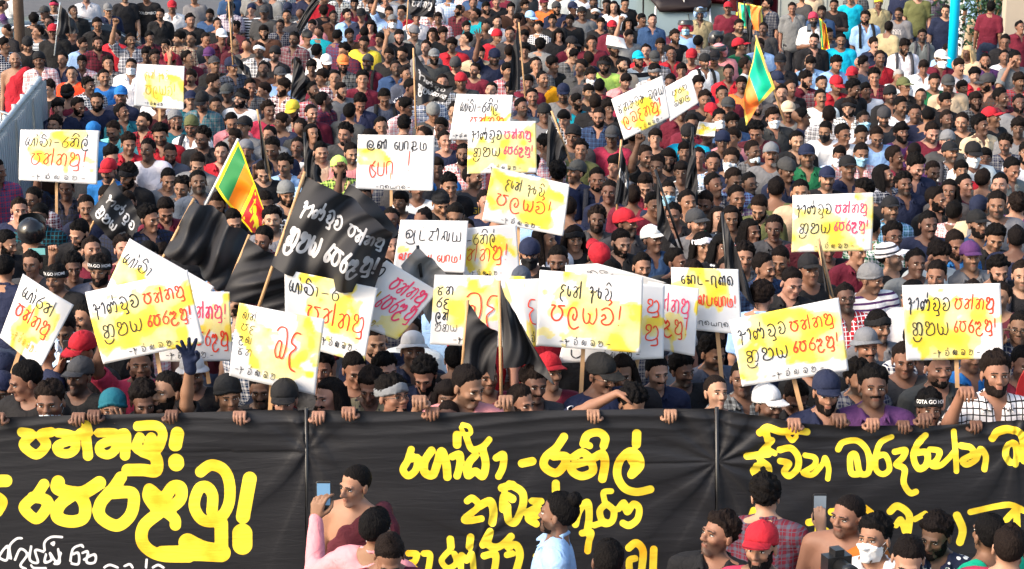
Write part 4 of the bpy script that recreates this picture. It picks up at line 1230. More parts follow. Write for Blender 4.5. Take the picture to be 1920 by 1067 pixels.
for (ox, oy), text in PEOPLE.items():
    for zx, zy, yaw, hr, g, fl, item in parse(text):
        LIST.append(dict(x=ox + zx / 3.952, y=oy + zy / 3.952, yaw=yaw, h=hr, g=g, fl=fl, fg=(oy == 797), item=item))
rg_ = random.Random(5)
for k in range(46):
    if 1190 < 430 + k * 17 < 1400: continue      # the rows that go on above the frame
    x = 430 + k * 17 + rg_.uniform(-6, 6)
    LIST.append(dict(x=x, y=-14 - (k * 7 % 3) * 19 + rg_.uniform(-5, 5), yaw=rg_.uniform(-60, 60), h=rg_.choice('svcs'), g=rg_.choice(('tbk', 'tnv', 'tgy', 'twh', 'tmr', 'tdg', 'plbwh', 'tdb')), fl='', fg=False, item='row'))
keep = []
for p in LIST:           # nobody stands inside anybody else
    s_ = (p['y'] + 395) * .0655 / .26 * .185
    if all(math.hypot(p['x'] - q['x'], p['y'] - q['y']) > s_ * (.62 if p['fl'] or p['h'] not in 's' else .86) for q in keep) or p['fg'] or set('BRSPE') & set(p['fl']): keep.append(p)
LIST = keep
def headpx(y): return (y + 395) * .0655 / .26 * .185
for k in range(9000):    # and the rows close up where there is room
    x, y = rg_.uniform(150, 1925), rg_.uniform(-45, 560)
    if (x > 1440 and y < 110) or (x < 430 and y < 60) or (1190 < x < 1400 and y < 75): continue
    if all(math.hypot(x - q['x'], (y - q['y']) * .95) > headpx(y) * 1.16 for q in LIST):
        LIST.append(dict(x=x, y=y, yaw=rg_.choice((-70, -35, -10, 15, 40, 75, 160)), h=rg_.choice('svcsz'), g=rg_.choice(('tbk', 'tdg', 'pnvgy', 'pmrbk', 'tgb', 'kgbwh', 'tdm', 'srd', 'pdbwh', 'slb', 'twg', 'smr', 'ppkwh')), fl=rg_.choice(('', '', 'd', 'u', '')), fg=False, item='gap%d' % k))
rp_ = random.Random(8)
for q in LIST:           # many of the plain tops are in truth checked
    if len(q['g']) == 3 and q['g'][0] == 't' and q['g'][1:] in ('mr', 'nv', 'gy', 'db', 'tl', 'dg', 'gb', 'rd') and 'x' not in q['fl'] and not q['fg'] and rp_.random() < .24:
        q['g'] = rp_.choice('pppk') + q['g'][1:] + rp_.choice(('wh', 'bk', 'gy', 'wg'))
    elif len(q['g']) == 3 and q['g'][0] == 't' and rp_.random() < .2 and not q['fg'] and 'x' not in q['fl']: q['g'] = 's' + q['g'][1:]
for i, p in enumerate(LIST):
    r = random.Random(1000 + i)
    p['r'] = r
    if abs(p['yaw']) < 60 and not p['fg'] and p['y'] < 640: p['yaw'] += r.uniform(-20, 20)
    sc = r.uniform(.97, 1.035)
    if 'f' in p['fl']: sc *= .97
    z = HEADZ * sc
    if p['fg']: z = HEADZ * .985
    p['sc'] = z / HEADZ
    w = at_height(p['x'], p['y'], z)
    p['w'] = w
# let neighbours that stand nearly inside each other step apart in depth, along their own ray
for it in range(30):
    for i, a in enumerate(LIST):
        for b in LIST[i + 1:]:
            if abs(a['w'].x - b['w'].x) > .36 or abs(a['w'].y - b['w'].y) > .30: continue
            if a['fg'] != b['fg']: continue
            d = math.hypot(a['w'].x - b['w'].x, (a['w'].y - b['w'].y))
            if d < .30:
                s = 1 if a['w'].y >= b['w'].y else -1
                a['w'].y += s * .012; b['w'].y -= s * .012
BANY = 10.98
for p in LIST:
    if not p['fg']: p['w'].y = max(p['w'].y, BANY + .15)
    if 'B' in p['fl']: p['w'].y = BANY + .275
    # back onto the pixel: the height of the person follows from the distance
    q = at_y(p['x'], p['y'], p['w'].y)
    p['w'] = q; p['sc'] = max(.82, min(1.12, q.z / HEADZ))
LIST.sort(key=lambda p: p['w'].y)

GARMW = {'tee': 't-shirt', 'shirt': 'shirt', 'jacket': 'jacket', 'vest': 'vest', 'robe': 'robe'}
HATW = {'C': 'cap', 'K': 'backwards cap', 'W': 'beanie', 'B': 'headband', 'T': 'headscarf', 'F': 'brimmed hat', 'H': 'helmet'}
def describe(p):
    g, fl, h = p['g'], p['fl'], p['h']
    c1 = COL[g[1:3]][0]
    garm, pat = GCODE[g[0]]
    who = 'woman' if 'f' in fl else ('monk' if garm == 'robe' else 'man')
    pn = PATNAME[pat]
    gw = f"{c1} {pn + ' ' if pn else ''}{GARMW[garm]}"
    if garm == 'jacket' : gw = f"{c1} long-sleeved shirt" if g[0] == 'q' else f"{c1} jacket"
    short = f"{who} in {gw}"
    ad = []
    if 'w' in fl: ad.append('grey-haired')
    elif 'y' in fl: ad.append('fair-haired')
    if 'd' in fl and not set('mnei') & set(fl): ad.append('bearded')
    elif 'u' in fl and not set('mnei') & set(fl): ad.append('moustached')
    if h == 'n': ad.append('bun-haired')
    elif h == 'l' and 'y' not in fl: ad.append('long-haired')
    elif h == 'c': ad.append('curly-haired')
    elif h == 'b' or h == 'z': ad.append('shaven-headed')
    full = ' '.join(ad[:2] + [short])
    ex = []
    if h[0] in HATW: ex.append(f"{COL[h[1:3]][0]} {HATW[h[0]]}" if 'q' not in fl else 'striped white cap')
    if 'g' in fl: ex.append('glasses')
    if set('mnei') & set(fl):
        ex.append({'m': 'white face mask', 'n': 'blue face mask', 'e': 'black face mask', 'i': 'lowered face mask'}[[k for k in 'mnei' if k in fl][0]])
    elif 'k' in fl: ex.append('backpack')
    if ex: full += ' with ' + ' and '.join(ex[:2]); 
    s2 = short + (' with ' + ex[0] if ex else '')
    act = ''
    if 'R' in fl or 'L' in fl: act = 'arm raised'
    elif 'G' in fl: act = 'open hand raised'
    elif 'E' in fl: act = 'hand at his ear'
    elif 'B' in fl: act = 'hand on the banner'
    elif 'N' in fl: act = 'head bowed'
    elif abs(p['yaw']) > 140: act = 'seen from behind'
    return full, s2, act
from collections import Counter
for p in LIST: p['full'], p['short'], p['act'] = describe(p)
for p in LIST:
    if p['act'] and len(p['full'].split()) + len(p['act'].split()) <= 13: p['base'] = p['full'] + ', ' + p['act']
    else: p['base'] = p['full']
cb = Counter(p['base'] for p in LIST)
cs = Counter(p['short'] for p in LIST)
for p in LIST: p['label'] = p['base'] if cb[p['base']] == 1 else None
def nwords(s): return len(s.split())
def rel(p, q):
    dy, dx = q['y'] - p['y'], abs(q['x'] - p['x'])
    if dx > abs(dy) * 1.2: return 'beside'
    return 'behind' if dy > 0 else 'in front of'
BIGTHINGS = []      # (x, y, words): placards and flags, filled in below
for it in (0, 1, 2):
    taken = set(p['label'] for p in LIST if p['label'])
    for p in LIST:
        if p['label']: continue
        near = sorted((q for q in LIST if q is not p and (cs[q['short']] == 1 or (it and cb[q['base']] == 1))), key=lambda q: math.hypot(q['x'] - p['x'], (q['y'] - p['y']) * 1.3))
        for q in near[:(8, 14, 30)[it]]:
            nm = q['short'] if cs[q['short']] == 1 else q['base']
            for b in (p['base'], p['full'], p['short']):
                t = f"{b}, {rel(p, q)} the {nm}"
                if nwords(t) <= 16 and t not in taken:
                    p['label'] = t; taken.add(t); break
            if p['label']: break

# ------------------------------------------------------------ ground and what stands round the crowd
g = MB(); g.box((0, 60, -.05), (500, 400, .1)); tag(g.build('road', M['asphalt']), kind='structure')
pv = MB()
a, b = at_height(1470, 60, 0), at_height(1930, 235, 0)
pv.box(((a.x + 14) , 46, .06), (14.0, 24, .12)); tag(pv.build('pavement', M['pavement']), kind='structure')
def frame_at(x, y, z, rz=0.0, name='thing', Y=None):
    p = at_height(x, y, z) if Y is None else at_y(x, y, Y)
    return Vector((p.x, p.y, 0))
# brown timber pole, cyan steel post
pp = at_y(35, 60, 33.0)
e = empty('utility_pole', (pp.x, pp.y, 0)); tag(e, 'brown weathered timber pole beside the dark car', 'pole')
MB().tube([(0, 0, 0), (.03, 0, 3), (.0, 0, 7)], [.10, .085, .07], 16).build('shaft', mat('weathered_timber', (.16, .105, .075), .9, noise=.35, nscale=6, bump=.6, bscale=25), e, True)
pp = at_y(1788, 60, 28.5)
e = empty('street_post', (pp.x, pp.y, 0)); tag(e, 'bright cyan painted steel post on the pavement', 'post')
cy_ = mat('cyan_paint', (.0, .46, .76), .35, noise=.05, nscale=4, spec=.5)
MB().tube([(0, 0, .02), (0, 0, 5.5)], .072, 20).build('shaft', cy_, e, True)
MB().tube([(0, 0, 0), (0, 0, .05)], .14, 20).build('base_plate', cy_, e)

# corrugated steel fence
fA, fB = at_height(79, 150, 1.85), at_height(-40, 296, 1.85)
e = empty('steel_fence', (fA.x, fA.y, 0)); tag(e, 'silver corrugated steel fence along one side of the crowd', 'fence')
L_ = math.hypot(fB.x - fA.x, fB.y - fA.y); dirv = Vector(((fB.x - fA.x) / L_, (fB.y - fA.y) / L_, 0)); nv_ = Vector((-dirv.y, dirv.x, 0))
npan = 7; pl = L_ / npan
for k in range(npan):
    n = 50; V, F = [], []
    for r_ in (0, 1):
        for j in (0, 1):
            for i in range(n + 1):
                s = (k + i / n) * pl + .0
                c = .045 * (1 if (i % 10) in (0, 1, 2, 8, 9) else -1)
                q = dirv * s + nv_ * (c + .004 * r_ + .025 * (k % 2))
                V.append((q.x, q.y, .08 + 1.77 * j))
    for r_ in (0, 1):
        o_ = r_ * 2 * (n + 1)
        for i in range(n):
            q = (o_ + i, o_ + i + 1, o_ + n + 2 + i, o_ + n + 1 + i); F.append(q if r_ == 0 else q[::-1])
    obj('corrugated_panel', new_mesh('corrugated_panel', V, F, [M['steel']], False), e)
    p0, p1 = dirv * (k * pl), dirv * ((k + 1) * pl)
    MB().tube([p0 + Vector((0, 0, 1.87)) - nv_ * .02, p1 + Vector((0, 0, 1.87)) - nv_ * .02], .028, 8).tube([p0 - nv_ * .05, p0 - nv_ * .05 + Vector((0, 0, 1.9))], .03, 8).build('rail', M['steel'], e, True)
# low crowd barrier in front of the monk
bA = at_height(26, 212, 1.15); bB = at_height(-30, 196, 1.15)
e = empty('crowd_barrier', (bA.x, bA.y, 0)); tag(e, 'low grey tubular barrier in front of the monk in red', 'barrier')
dv = Vector((bB.x - bA.x, bB.y - bA.y, 0)); mb = MB().tube([(0, 0, .1), (0, 0, 1.12), dv + Vector((0, 0, 1.12)), dv + Vector((0, 0, .1))], .022, 8); mb.build('frame', M['steel'], e, True)
for i in range(1, 9):
    q = dv * (i / 9); MB().tube([q + Vector((0, 0, .15)), q + Vector((0, 0, 1.1))], .010, 6).build('bar', M['steel'], e, True)

wind = mat('windscreen_glass', (.22, .29, .31), .12, noise=.15, nscale=2, spec=.6)  # the sky's pale reflection is put into the base colour of the glass
def wheel(name, par, c, r=.28, w=.14):
    mb = MB(); ax = Vector((1, 0, 0))
    rings = []
    for x, rr in ((-w / 2, r * .72), (-w / 2, r * .95), (-w / 3, r), (w / 3, r), (w / 2, r * .95), (w / 2, r * .72)):
        rings.append([(c[0] + x, c[1] + rr * math.cos(a), c[2] + rr * math.sin(a)) for a in np.linspace(0, 2 * math.pi, 20, endpoint=False)])
    mb.loft(rings); t = mb.build('wheel', M['black_plastic'], par, True)
    mb = MB(); mb.loft([[(c[0] + x, c[1] + r * .6 * math.cos(a), c[2] + r * .6 * math.sin(a)) for a in np.linspace(0, 2 * math.pi, 16, endpoint=False)] for x in (-w / 2 - .005, w / 2 + .005)])
    mb.build('rim', M['steel'], t)
def tuktuk(loc, rz, bodyc, canopyc, label):
    """three-wheeler; the front faces -Y"""
    e = empty('three_wheeler', loc, rz); tag(e, label, 'tuk-tuk', 'three-wheelers parked behind the crowd')
    bm = mat('enamel', bodyc, .25, spec=.5); cm = mat('canopy_vinyl', canopyc, .5, noise=.2, nscale=5, bump=.3)
    def sect(y, hw, z0, z1, r=.08):
        return [(-hw + r, y, z0), (hw - r, y, z0), (hw, y, z0 + r), (hw, y, z1 - r), (hw - r, y, z1), (-hw + r, y, z1), (-hw, y, z1 - r), (-hw, y, z0 + r)]
    MB().loft([sect(-1.42, .16, .35, .72, .05), sect(-1.32, .34, .28, .85), sect(-1.12, .50, .25, .95), sect(-.92, .58, .25, .98)]).build('nose', bm, e, True)
    MB().loft([sect(-.92, .60, .25, .50), sect(.2, .63, .25, .46), sect(.4, .64, .25, .82), sect(1.2, .62, .3, .86)]).build('body', bm, e, True)
    fr = MB()
    for s in (-1, 1): fr.tube([(s * .56, -.94, .95), (s * .50, -.74, 1.62)], .022, 8)
    fr.tube([(-.50, -.74, 1.62), (0, -.78, 1.66), (.50, -.74, 1.62)], .026, 8); fr.build('windscreen_frame', M['white'], e, True)
    w = MB(); w.add([(-.54, -.95, .97), (.54, -.95, .97), (.48, -.76, 1.60), (-.48, -.76, 1.60), (-.54, -.942, .97), (.54, -.942, .97), (.48, -.752, 1.60), (-.48, -.752, 1.60)],
                    [(0, 1, 2, 3), (7, 6, 5, 4), (0, 4, 5, 1), (1, 5, 6, 2), (2, 6, 7, 3), (3, 7, 4, 0)]); w.build('windscreen', wind, e)
    wi = MB().tube([(.0, -.975, .98), (.12, -.90, 1.25), (.10, -.86, 1.38)], .008, 6).build('wiper', M['black_plastic'], e)
    rings = []
    for y, zt, hw in ((-.90, 1.60, .48), (-.80, 1.72, .56), (-.3, 1.80, .62), (.7, 1.80, .64), (1.2, 1.70, .62)):
        rings.append([(hw * math.cos(a), y, zt - .14 + .14 * abs(math.sin(a)) ** .7 if math.sin(a) > 0 else zt - .17) for a in np.linspace(0, 2 * math.pi, 20, endpoint=False)])
    MB().loft(rings).build('canopy', cm, e, True)
    tr = MB().tube([(-.50, -.87, 1.68), (-.2, -.93, 1.72), (.2, -.93, 1.72), (.50, -.87, 1.68)], .012, 6).tube([(0, -.95, 1.62), (0, -.84, 1.80)], .010, 6); tr.build('canopy_trim', M['white'], e, True)
    MB().box((0, 1.0, 1.25), (1.2, .05, .8)).build('rear_curtain', cm, e)
    for s in (-1, 1):
        MB().tube([(s * .60, .35, .8), (s * .60, .35, 1.62)], .018, 6).build('side_post', M['black_plastic'], e)
        MB().loft([[(s * .30 + .07 * k * math.cos(a), -1.30 - d_, .72 + .07 * k * math.sin(a)) for a in np.linspace(0, 6.283, 16, endpoint=False)] for d_, k in ((-.03, 1), (.03, .95), (.05, .5))]).build('headlight', M['white'], e, True)
        m_ = MB().tube([(s * .56, -.86, 1.15), (s * .72, -.95, 1.25)], .009, 6); mm = m_.build('mirror', M['black_plastic'], e); MB().box((s * .74, -.96, 1.27), (.12, .02, .09)).build('mirror_glass', wind, mm)
        wheel('wheel', e, (s * .56, .75, .25), .25, .12)
    wheel('wheel', e, (0, -1.12, .25), .25, .12)
    return e
p = at_height(1275, 40, 1.25); tuktuk((p.x, p.y + .9, 0), R(4), (.10, .01, .02), (.018, .012, .014), 'black-hooded three-wheeler with a pale windscreen, facing the crowd')
p = at_height(1352, 28, 1.25); tuktuk((p.x + .25, p.y + 1.3, 0), R(-38), (.40, .010, .018), (.10, .008, .014), 'red three-wheeler turned sideways behind the black-hooded one')
def car(loc, rz, paint, label, van=False):
    e = empty('parked_van' if van else 'parked_car', loc, rz); tag(e, label, 'van' if van else 'car')
    bm = mat('car_paint', paint, .22, spec=.6)
    H = 1.95 if van else 1.45
    def prof(hw): 
        if van: pts = [(-2.2, .35), (-2.25, .8), (-2.1, 1.05), (-1.5, 1.1), (-1.0, H - .1), (-.8, H), (2.1, H), (2.25, H - .2), (2.25, .35)]
        else: pts = [(-2.05, .3), (-2.1, .65), (-1.9, .82), (-1.0, .95), (-.35, H - .06), (0, H), (1.1, H), (1.4, H - .08), (1.95, 1.0), (2.1, .8), (2.1, .3)]
        return pts
    P_ = prof(0); rings = []
    for x in (-.84, -.80, .80, .84):
        k = .94 if abs(x) > .82 else 1
        rings.append([(x * (1 if z < 1.0 else .88), y * k, .3 + (z - .3) * (.98 if k < 1 else 1)) for y, z in P_])
    MB().loft(rings).build('body', bm, e, True)
    y0, z0, y1, z1 = (-1.5, 1.12, -1.02, H - .12) if van else (-.98, .97, -.38, H - .09)
    w = MB(); w.add([(-.68, y0 - .03, z0), (.68, y0 - .03, z0), (.62, y1 - .03, z1), (-.62, y1 - .03, z1), (-.68, y0, z0 - .03), (.68, y0, z0 - .03), (.62, y1, z1 - .03), (-.62, y1, z1 - .03)],
                    [(0, 1, 2, 3), (7, 6, 5, 4), (0, 4, 5, 1), (1, 5, 6, 2), (2, 6, 7, 3), (3, 7, 4, 0)]); w.build('windscreen', wind, e)
    for s in (-1, 1):
        w = MB().box((s * .765, .35, 1.18 if not van else 1.45), (.02, 1.5, .34)); w.build('side_window', wind, e)
        MB().tube([(s * .70, -.95, 1.0), (s * .70, -.35, H - .03), (s * .70, 1.15, H + .0), (s * .72, 1.8, 1.05)], .02, 6).build('silver_trim', M['white'], e, True)
        MB().box((s * .62, -2.10 if not van else -2.25, .68), (.30, .06, .14)).build('headlight', M['white'], e)
        for y in (-1.3, 1.3): wheel('wheel', e, (s * .80, y, .31), .31, .20)
    MB().box((0, -2.13 if not van else -2.28, .42), (1.3, .04, .18)).build('grille', M['black_plastic'], e)
    return e
p = at_height(30, 72, 1.2); car((p.x, p.y + .6, 0), R(-62), (.016, .020, .022), 'dark parked car with white window trim behind the brown pole')
p = at_height(1198, 12, 1.4); car((p.x, p.y + 1.5, 0), R(6), (.30, .33, .35), 'silver-grey van parked beside the black-hooded three-wheeler', True)
# wall and gate at the far side of the pavement
W = mat('rendered_wall', (.42, .36, .29), .9, noise=.12, nscale=1.5, bump=.25)
Wg = mat('painted_boards', (.40, .42, .38), .7, noise=.08, nscale=3)
pw = at_y(1885, 40, 37.0)
e = empty('boundary_wall', (pw.x, 37.0, 0)); tag(e, 'beige rendered wall behind the man in the maroon t-shirt', 'wall')
MB().box((3.0, .15, 1.7), (6.0, .3, 3.4)).build('wall', W, e); MB().box((3.0, .12, 3.46), (6.1, .42, .12)).build('coping', W, e)
pg = at_y(1440, 30, 43.0)
e = empty('board_fence', (pg.x, 43.0, 0)); tag(e, 'pale grey-green board fence behind the onlookers on the pavement', 'fence')
for i in range(19): MB().box((i * .26 + .13, .02 * (i % 2), 1.5), (.25, .03, 3.0)).build('board', Wg, e)
for z in (.5, 2.5): MB().box((2.5, .06, z), (5.0, .05, .09)).build('rail', Wg, e)
# shrub
lf = mat('leaf', (.035, .085, .045), .6, noise=.4, nscale=4)
pb = at_y(1862, 20, 38.5)
e = empty('shrub', (pb.x - .1, 38.5, 0)); tag(e, 'dull green shrub rising between the cyan post and the beige wall', 'shrub')
rg = np.random.default_rng(9); mb = MB()
for i in range(2600):
    c = rg.normal(size=3) * (.42, .35, .75) + (0, 0, 1.8); 
    if c[2] < .3: continue
    d1 = rg.normal(size=3); d1 /= np.linalg.norm(d1); d2 = np.cross(d1, rg.normal(size=3)); d2 /= np.linalg.norm(d2)
    s = rg.uniform(.03, .06); mb.add([c - d1 * s * 1.6, c + d2 * s * .6, c + d1 * s * 1.6, c - d2 * s * .6], [(0, 1, 2, 3)])
tag(mb.build('foliage', lf, e), kind='stuff')
for i in range(5):
    a = i * 1.26; MB().tube([(0, 0, 0), (.12 * math.cos(a), .12 * math.sin(a), .9), (.35 * math.cos(a), .3 * math.sin(a), 1.9)], [.03, .022, .01], 6).build('stem', M['wood'], e)
# round traffic sign at the edge of the frame
ps = at_depth(1994, 738, 12.0)
e = empty('round_sign', (ps.x, ps.y, 0)); tag(e, 'white round road sign with red rim at the edge of the banner', 'sign')
dsc = lambda r_, y: [(r_ * math.cos(a), y, ps.z + r_ * math.sin(a)) for a in np.linspace(0, 2 * math.pi, 48, endpoint=False)]
MB().loft([dsc(.255, -.012), dsc(.255, .0)]).build('disc', M['white'], e)
rim = []
V = dsc(.30, -.018) + dsc(.25, -.018) + dsc(.25, -.004) + dsc(.30, -.004)
F = [(r_ * 48 + i, r_ * 48 + (i + 1) % 48, ((r_ + 1) % 4) * 48 + (i + 1) % 48, ((r_ + 1) % 4) * 48 + i) for r_ in range(4) for i in range(48)]
obj('rim', new_mesh('rim', V, F, [mat('red_enamel', (.62, .03, .03), .4)], False), e)
MB().tube([(0, .04, 0), (0, .04, ps.z + .28)], .03, 12).build('post', M['steel'], e, True)
# ------------------------------------------------------------ strokes: hand-drawn letters
def crom(P, n=5, closed=False):
    P = [np.array(p, float) for p in P]
    if len(P) < 3: return np.array([P[0] + (P[-1] - P[0]) * t for t in np.linspace(0, 1, n + 1)])
    out = []
    for i in range(len(P) - 1):
        a, b, c, d = P[max(i - 1, 0)], P[i], P[i + 1], P[min(i + 2, len(P) - 1)]
        for t in np.linspace(0, 1, n, endpoint=False):
            out.append(.5 * ((2 * b) + (c - a) * t + (2 * a - 5 * b + 4 * c - d) * t * t + (3 * b - a - 3 * c + d) * t ** 3))
    out.append(P[-1])
    return np.array(out)
def stroke_sdf(px, py, strokes, base=1e3):
    D = np.full(px.shape, base, np.float64)
    for pts, hw in strokes:
        C = crom(pts, 6)
        for a, b in zip(C[:-1], C[1:]):
            lo, hi = np.minimum(a, b) - hw - 14, np.maximum(a, b) + hw + 14
            m = (px > lo[0]) & (px < hi[0]) & (py > lo[1]) & (py < hi[1])
            if not m.any(): continue
            ab = b - a; L2 = max(ab @ ab, 1e-9)
            x, y = px[m] - a[0], py[m] - a[1]
            t = np.clip((x * ab[0] + y * ab[1]) / L2, 0, 1)
            D[m] = np.minimum(D[m], np.hypot(x - t * ab[0], y - t * ab[1]) - hw)
    return D

# glyphs of the placards: advance, strokes in a unit box (x right, y up)
GL = {
 'pa': (1.05, [[(0, .92), (.3, .9), (.12, .62), (.08, .3), (.3, .04), (.62, .08), (.82, .4), (.74, .72), (.5, .9), (.98, .93)]]),
 'na': (1.1, [[(.02, .8), (.28, .9), (.45, .72), (.2, .42), (.06, .22), (.24, .03), (.46, .2), (.42, .6), (.62, .95), (.88, .8), (.92, .4), (.86, -.05)]]),
 'n_': (1.1, [[(.02, .8), (.28, .9), (.45, .72), (.2, .42), (.06, .22), (.24, .03), (.46, .2), (.42, .6), (.7, .9)], [(.86, 1.35), (.84, .6), (.8, -.05)]]),
 'mu': (1.1, [[(.3, .62), (.1, .75), (.14, 1.0), (.4, .98), (.42, .62), (.14, .36), (.14, .06), (.5, -.02), (.86, .15), (.92, .6), (.74, .94), (.56, .78)], [(.86, .15), (.9, -.32), (.45, -.36)]]),
 'ma': (1.1, [[(.3, .62), (.1, .75), (.14, 1.0), (.4, .98), (.42, .62), (.14, .36), (.14, .06), (.5, -.02), (.86, .15), (.92, .6), (.74, .94), (.56, .78)]]),
 'ba': (1.0, [[(.05, .85), (.3, 1.0), (.75, .95), (.92, .5), (.8, .05), (.55, .1), (.55, .5), (.3, .55), (.15, .25), (.35, .02), (.55, .1)]]),
 'ra': (.85, [[(.72, 1.15), (.36, .8), (.1, .42), (.2, .05), (.55, .0), (.76, .3), (.6, .6), (.28, .58)]]),
 'la': (1.1, [[(.0, .6), (.18, .88), (.36, .62), (.52, .88), (.72, .6), (.42, .34), (.1, .1), (.2, -.3), (.6, -.36), (.95, -.12)], [(.42, .34), (.62, .18)]]),
 'l': (1.05, [[(.5, .5), (.42, .25), (.6, .12), (.74, .45), (.55, .85), (.22, .78), (.06, .35), (.2, -.2), (.55, -.42), (.95, -.25)]]),
 'l_': (1.05, [[(.5, .5), (.42, .25), (.6, .12), (.74, .45), (.55, .85), (.22, .78), (.06, .35), (.2, -.2), (.55, -.42), (.95, -.25)], [(.66, 1.4), (.6, 1.0)]]),
 'e': (.6, [[(.5, 1.05), (.22, .62), (.04, .3), (.16, .03), (.42, .1), (.44, .42), (.16, .46)]]),
 'ka': (1.1, [[(.40, .55), (.10, .68), (.14, .96), (.40, .92), (.44, .55), (.10, .36), (.08, .08), (.30, .0), (.46, .2), (.44, .55)], [(.44, .6), (.58, .97), (.86, .90), (.94, .45), (.82, .02), (.6, .08)]]),
 'kr': (1.1, [[(.40, .55), (.10, .68), (.14, .96), (.40, .92), (.44, .55), (.10, .36), (.08, .08), (.30, .0), (.46, .2), (.44, .55)], [(.44, .6), (.58, .97), (.86, .90), (.94, .45), (.82, .02), (.6, .08)], [(.02, -.12), (.2, -.45), (.6, -.45), (.85, -.15)]]),
 'ya': (1.05, [[(.04, .92), (.04, .4), (.2, .04), (.44, .1), (.5, .5), (.34, .62)], [(.5, .12), (.74, .0), (.95, .4), (.9, .98)]]),
 'va': (1.05, [[(.1, .45), (.3, .6), (.4, .38), (.14, .2), (.3, .0), (.7, .04), (.92, .4), (.76, .85), (.42, 1.0), (.08, .84)]]),
 'v_': (1.05, [[(.1, .45), (.3, .6), (.4, .38), (.14, .2), (.3, .0), (.7, .04), (.92, .4), (.76, .85), (.42, 1.0), (.08, .84)], [(.55, 1.15), (.75, 1.35), (.6, 1.5)]]),
 'a': (1.0, [[(.0, .78), (.2, .95), (.36, .72), (.14, .5), (.4, .46), (.3, .1), (.28, -.35)], [(.36, .6), (.66, .55), (.9, .75)]]),
 'aa': (1.5, [[(.0, .78), (.2, .95), (.36, .72), (.14, .5), (.4, .46), (.3, .1), (.28, -.35)], [(.36, .6), (.66, .55), (.86, .75)], [(1.0, .75), (1.25, .95), (1.34, .5), (1.2, .0)]]),
 'nd': (1.5, [[(.3, .3), (.1, .1), (.04, .5), (.3, .7), (.48, .4), (.36, .05), (.1, .0)], [(.5, .55), (.66, .85), (.82, .55), (.98, .85), (1.2, .6), (1.1, .0), (.9, .05)], [(.95, 1.4), (.9, .95)]]),
 'du': (1.1, [[(.1, .45), (.3, .6), (.4, .38), (.14, .2), (.3, .0), (.7, .04), (.92, .4), (.76, .85), (.42, 1.0), (.08, .84)], [(.7, .04), (.85, -.35), (.45, -.4)]]),
 'dae': (1.4, [[(.7, .85), (.35, .95), (.15, .65), (.45, .5), (.15, .3), (.1, -.1), (.4, -.35)], [(.95, .9), (.9, .3), (1.15, .1), (1.2, .5)]]),
 'ae': (1.6, [[(.0, .78), (.2, .95), (.36, .72), (.14, .5), (.4, .46), (.3, .1), (.28, -.35)], [(.36, .6), (.66, .55), (.86, .75)], [(1.05, .95), (1.0, .3), (1.25, .1), (1.35, .55), (1.1, .6)]]),
 'ti': (1.1, [[(.05, .85), (.35, .9), (.5, .55), (.2, .3), (.3, .02), (.7, .05), (.92, .4), (.8, .8)], [(.2, 1.15), (.5, 1.4), (.85, 1.1)]]),
 'go': (1.5, [[(.3, 1.0), (.08, .45), (.2, .03), (.38, .3), (.2, .45)], [(.5, .8), (.42, .2), (.7, .05), (.85, .6), (1.0, .85), (1.08, .3), (1.05, -.1)], [(1.25, .85), (1.4, .7), (1.3, .0)], [(1.2, 1.4), (1.3, 1.1)]]),
 'tha': (1.5, [[(.2, .1), (.05, .5), (.3, .6), (.3, .1), (.7, .05), (.9, .5), (.6, .9), (.2, 1.0), (.4, 1.4), (.7, 1.1)], [(1.1, .8), (1.3, .7), (1.2, .0)]]),
 'ni': (1.1, [[(.02, .8), (.28, .9), (.45, .72), (.2, .42), (.06, .22), (.24, .03), (.46, .2), (.42, .6), (.62, .95), (.88, .8), (.92, .4), (.86, -.05)], [(.2, 1.1), (.45, 1.45), (.85, 1.3), (.9, 1.05)]]),
 'ja': (1.2, [[(.1, .9), (.5, .75), (.95, .95)], [(.5, .75), (.2, .4), (.3, .0), (.7, .05), (.6, .4), (.3, .3)]]),
 'ta': (1.1, [[(.05, .8), (.4, .85), (.4, .5), (.08, .3), (.25, .0), (.55, .25), (.75, .75), (.95, .3)]]),
 'da': (.9, [[(.7, .9), (.3, .9), (.12, .6), (.5, .45), (.15, .2), (.3, -.2), (.7, -.3)]]),
 'sa': (1.1, [[(.05, .4), (.3, .6), (.4, .2), (.12, .1), (.1, .6), (.45, .95), (.6, .5), (.6, .05), (.9, .1), (.95, .9)]]),
 'dot': (.5, [[(.1, .02), (.16, .02)]]), 'dash': (.9, [[(.05, .42), (.75, .46)]]), 'bang': (.5, [[(.22, 1.2), (.16, .35)], [(.13, .04), (.16, .0)]]),
 'sp': (.6, []), 'ruk': (1.0, [[(.1, .9), (.2, .3), (.5, .0), (.8, .3), (.85, .95)]]),
}
IUSF = 'dash a dot v_ dot sa dot ba dot ma dot dash'
def layout(tokens, jseed=0, slant=0.0):
    rg = np.random.default_rng(jseed)
    x, out = 0.0, []
    for t in tokens.split():
        if t == 'pe': tt = ['e', 'pa']
        else: tt = [t]
        for k in tt:
            adv, st = GL[k]
            sx, dy = rg.uniform(.92, 1.1), rg.uniform(-.05, .05)
            for s in st: out.append(np.array([(x + px * sx + slant * py, py + dy) for px, py in s]))
            x += adv * sx + .12
    return x, out
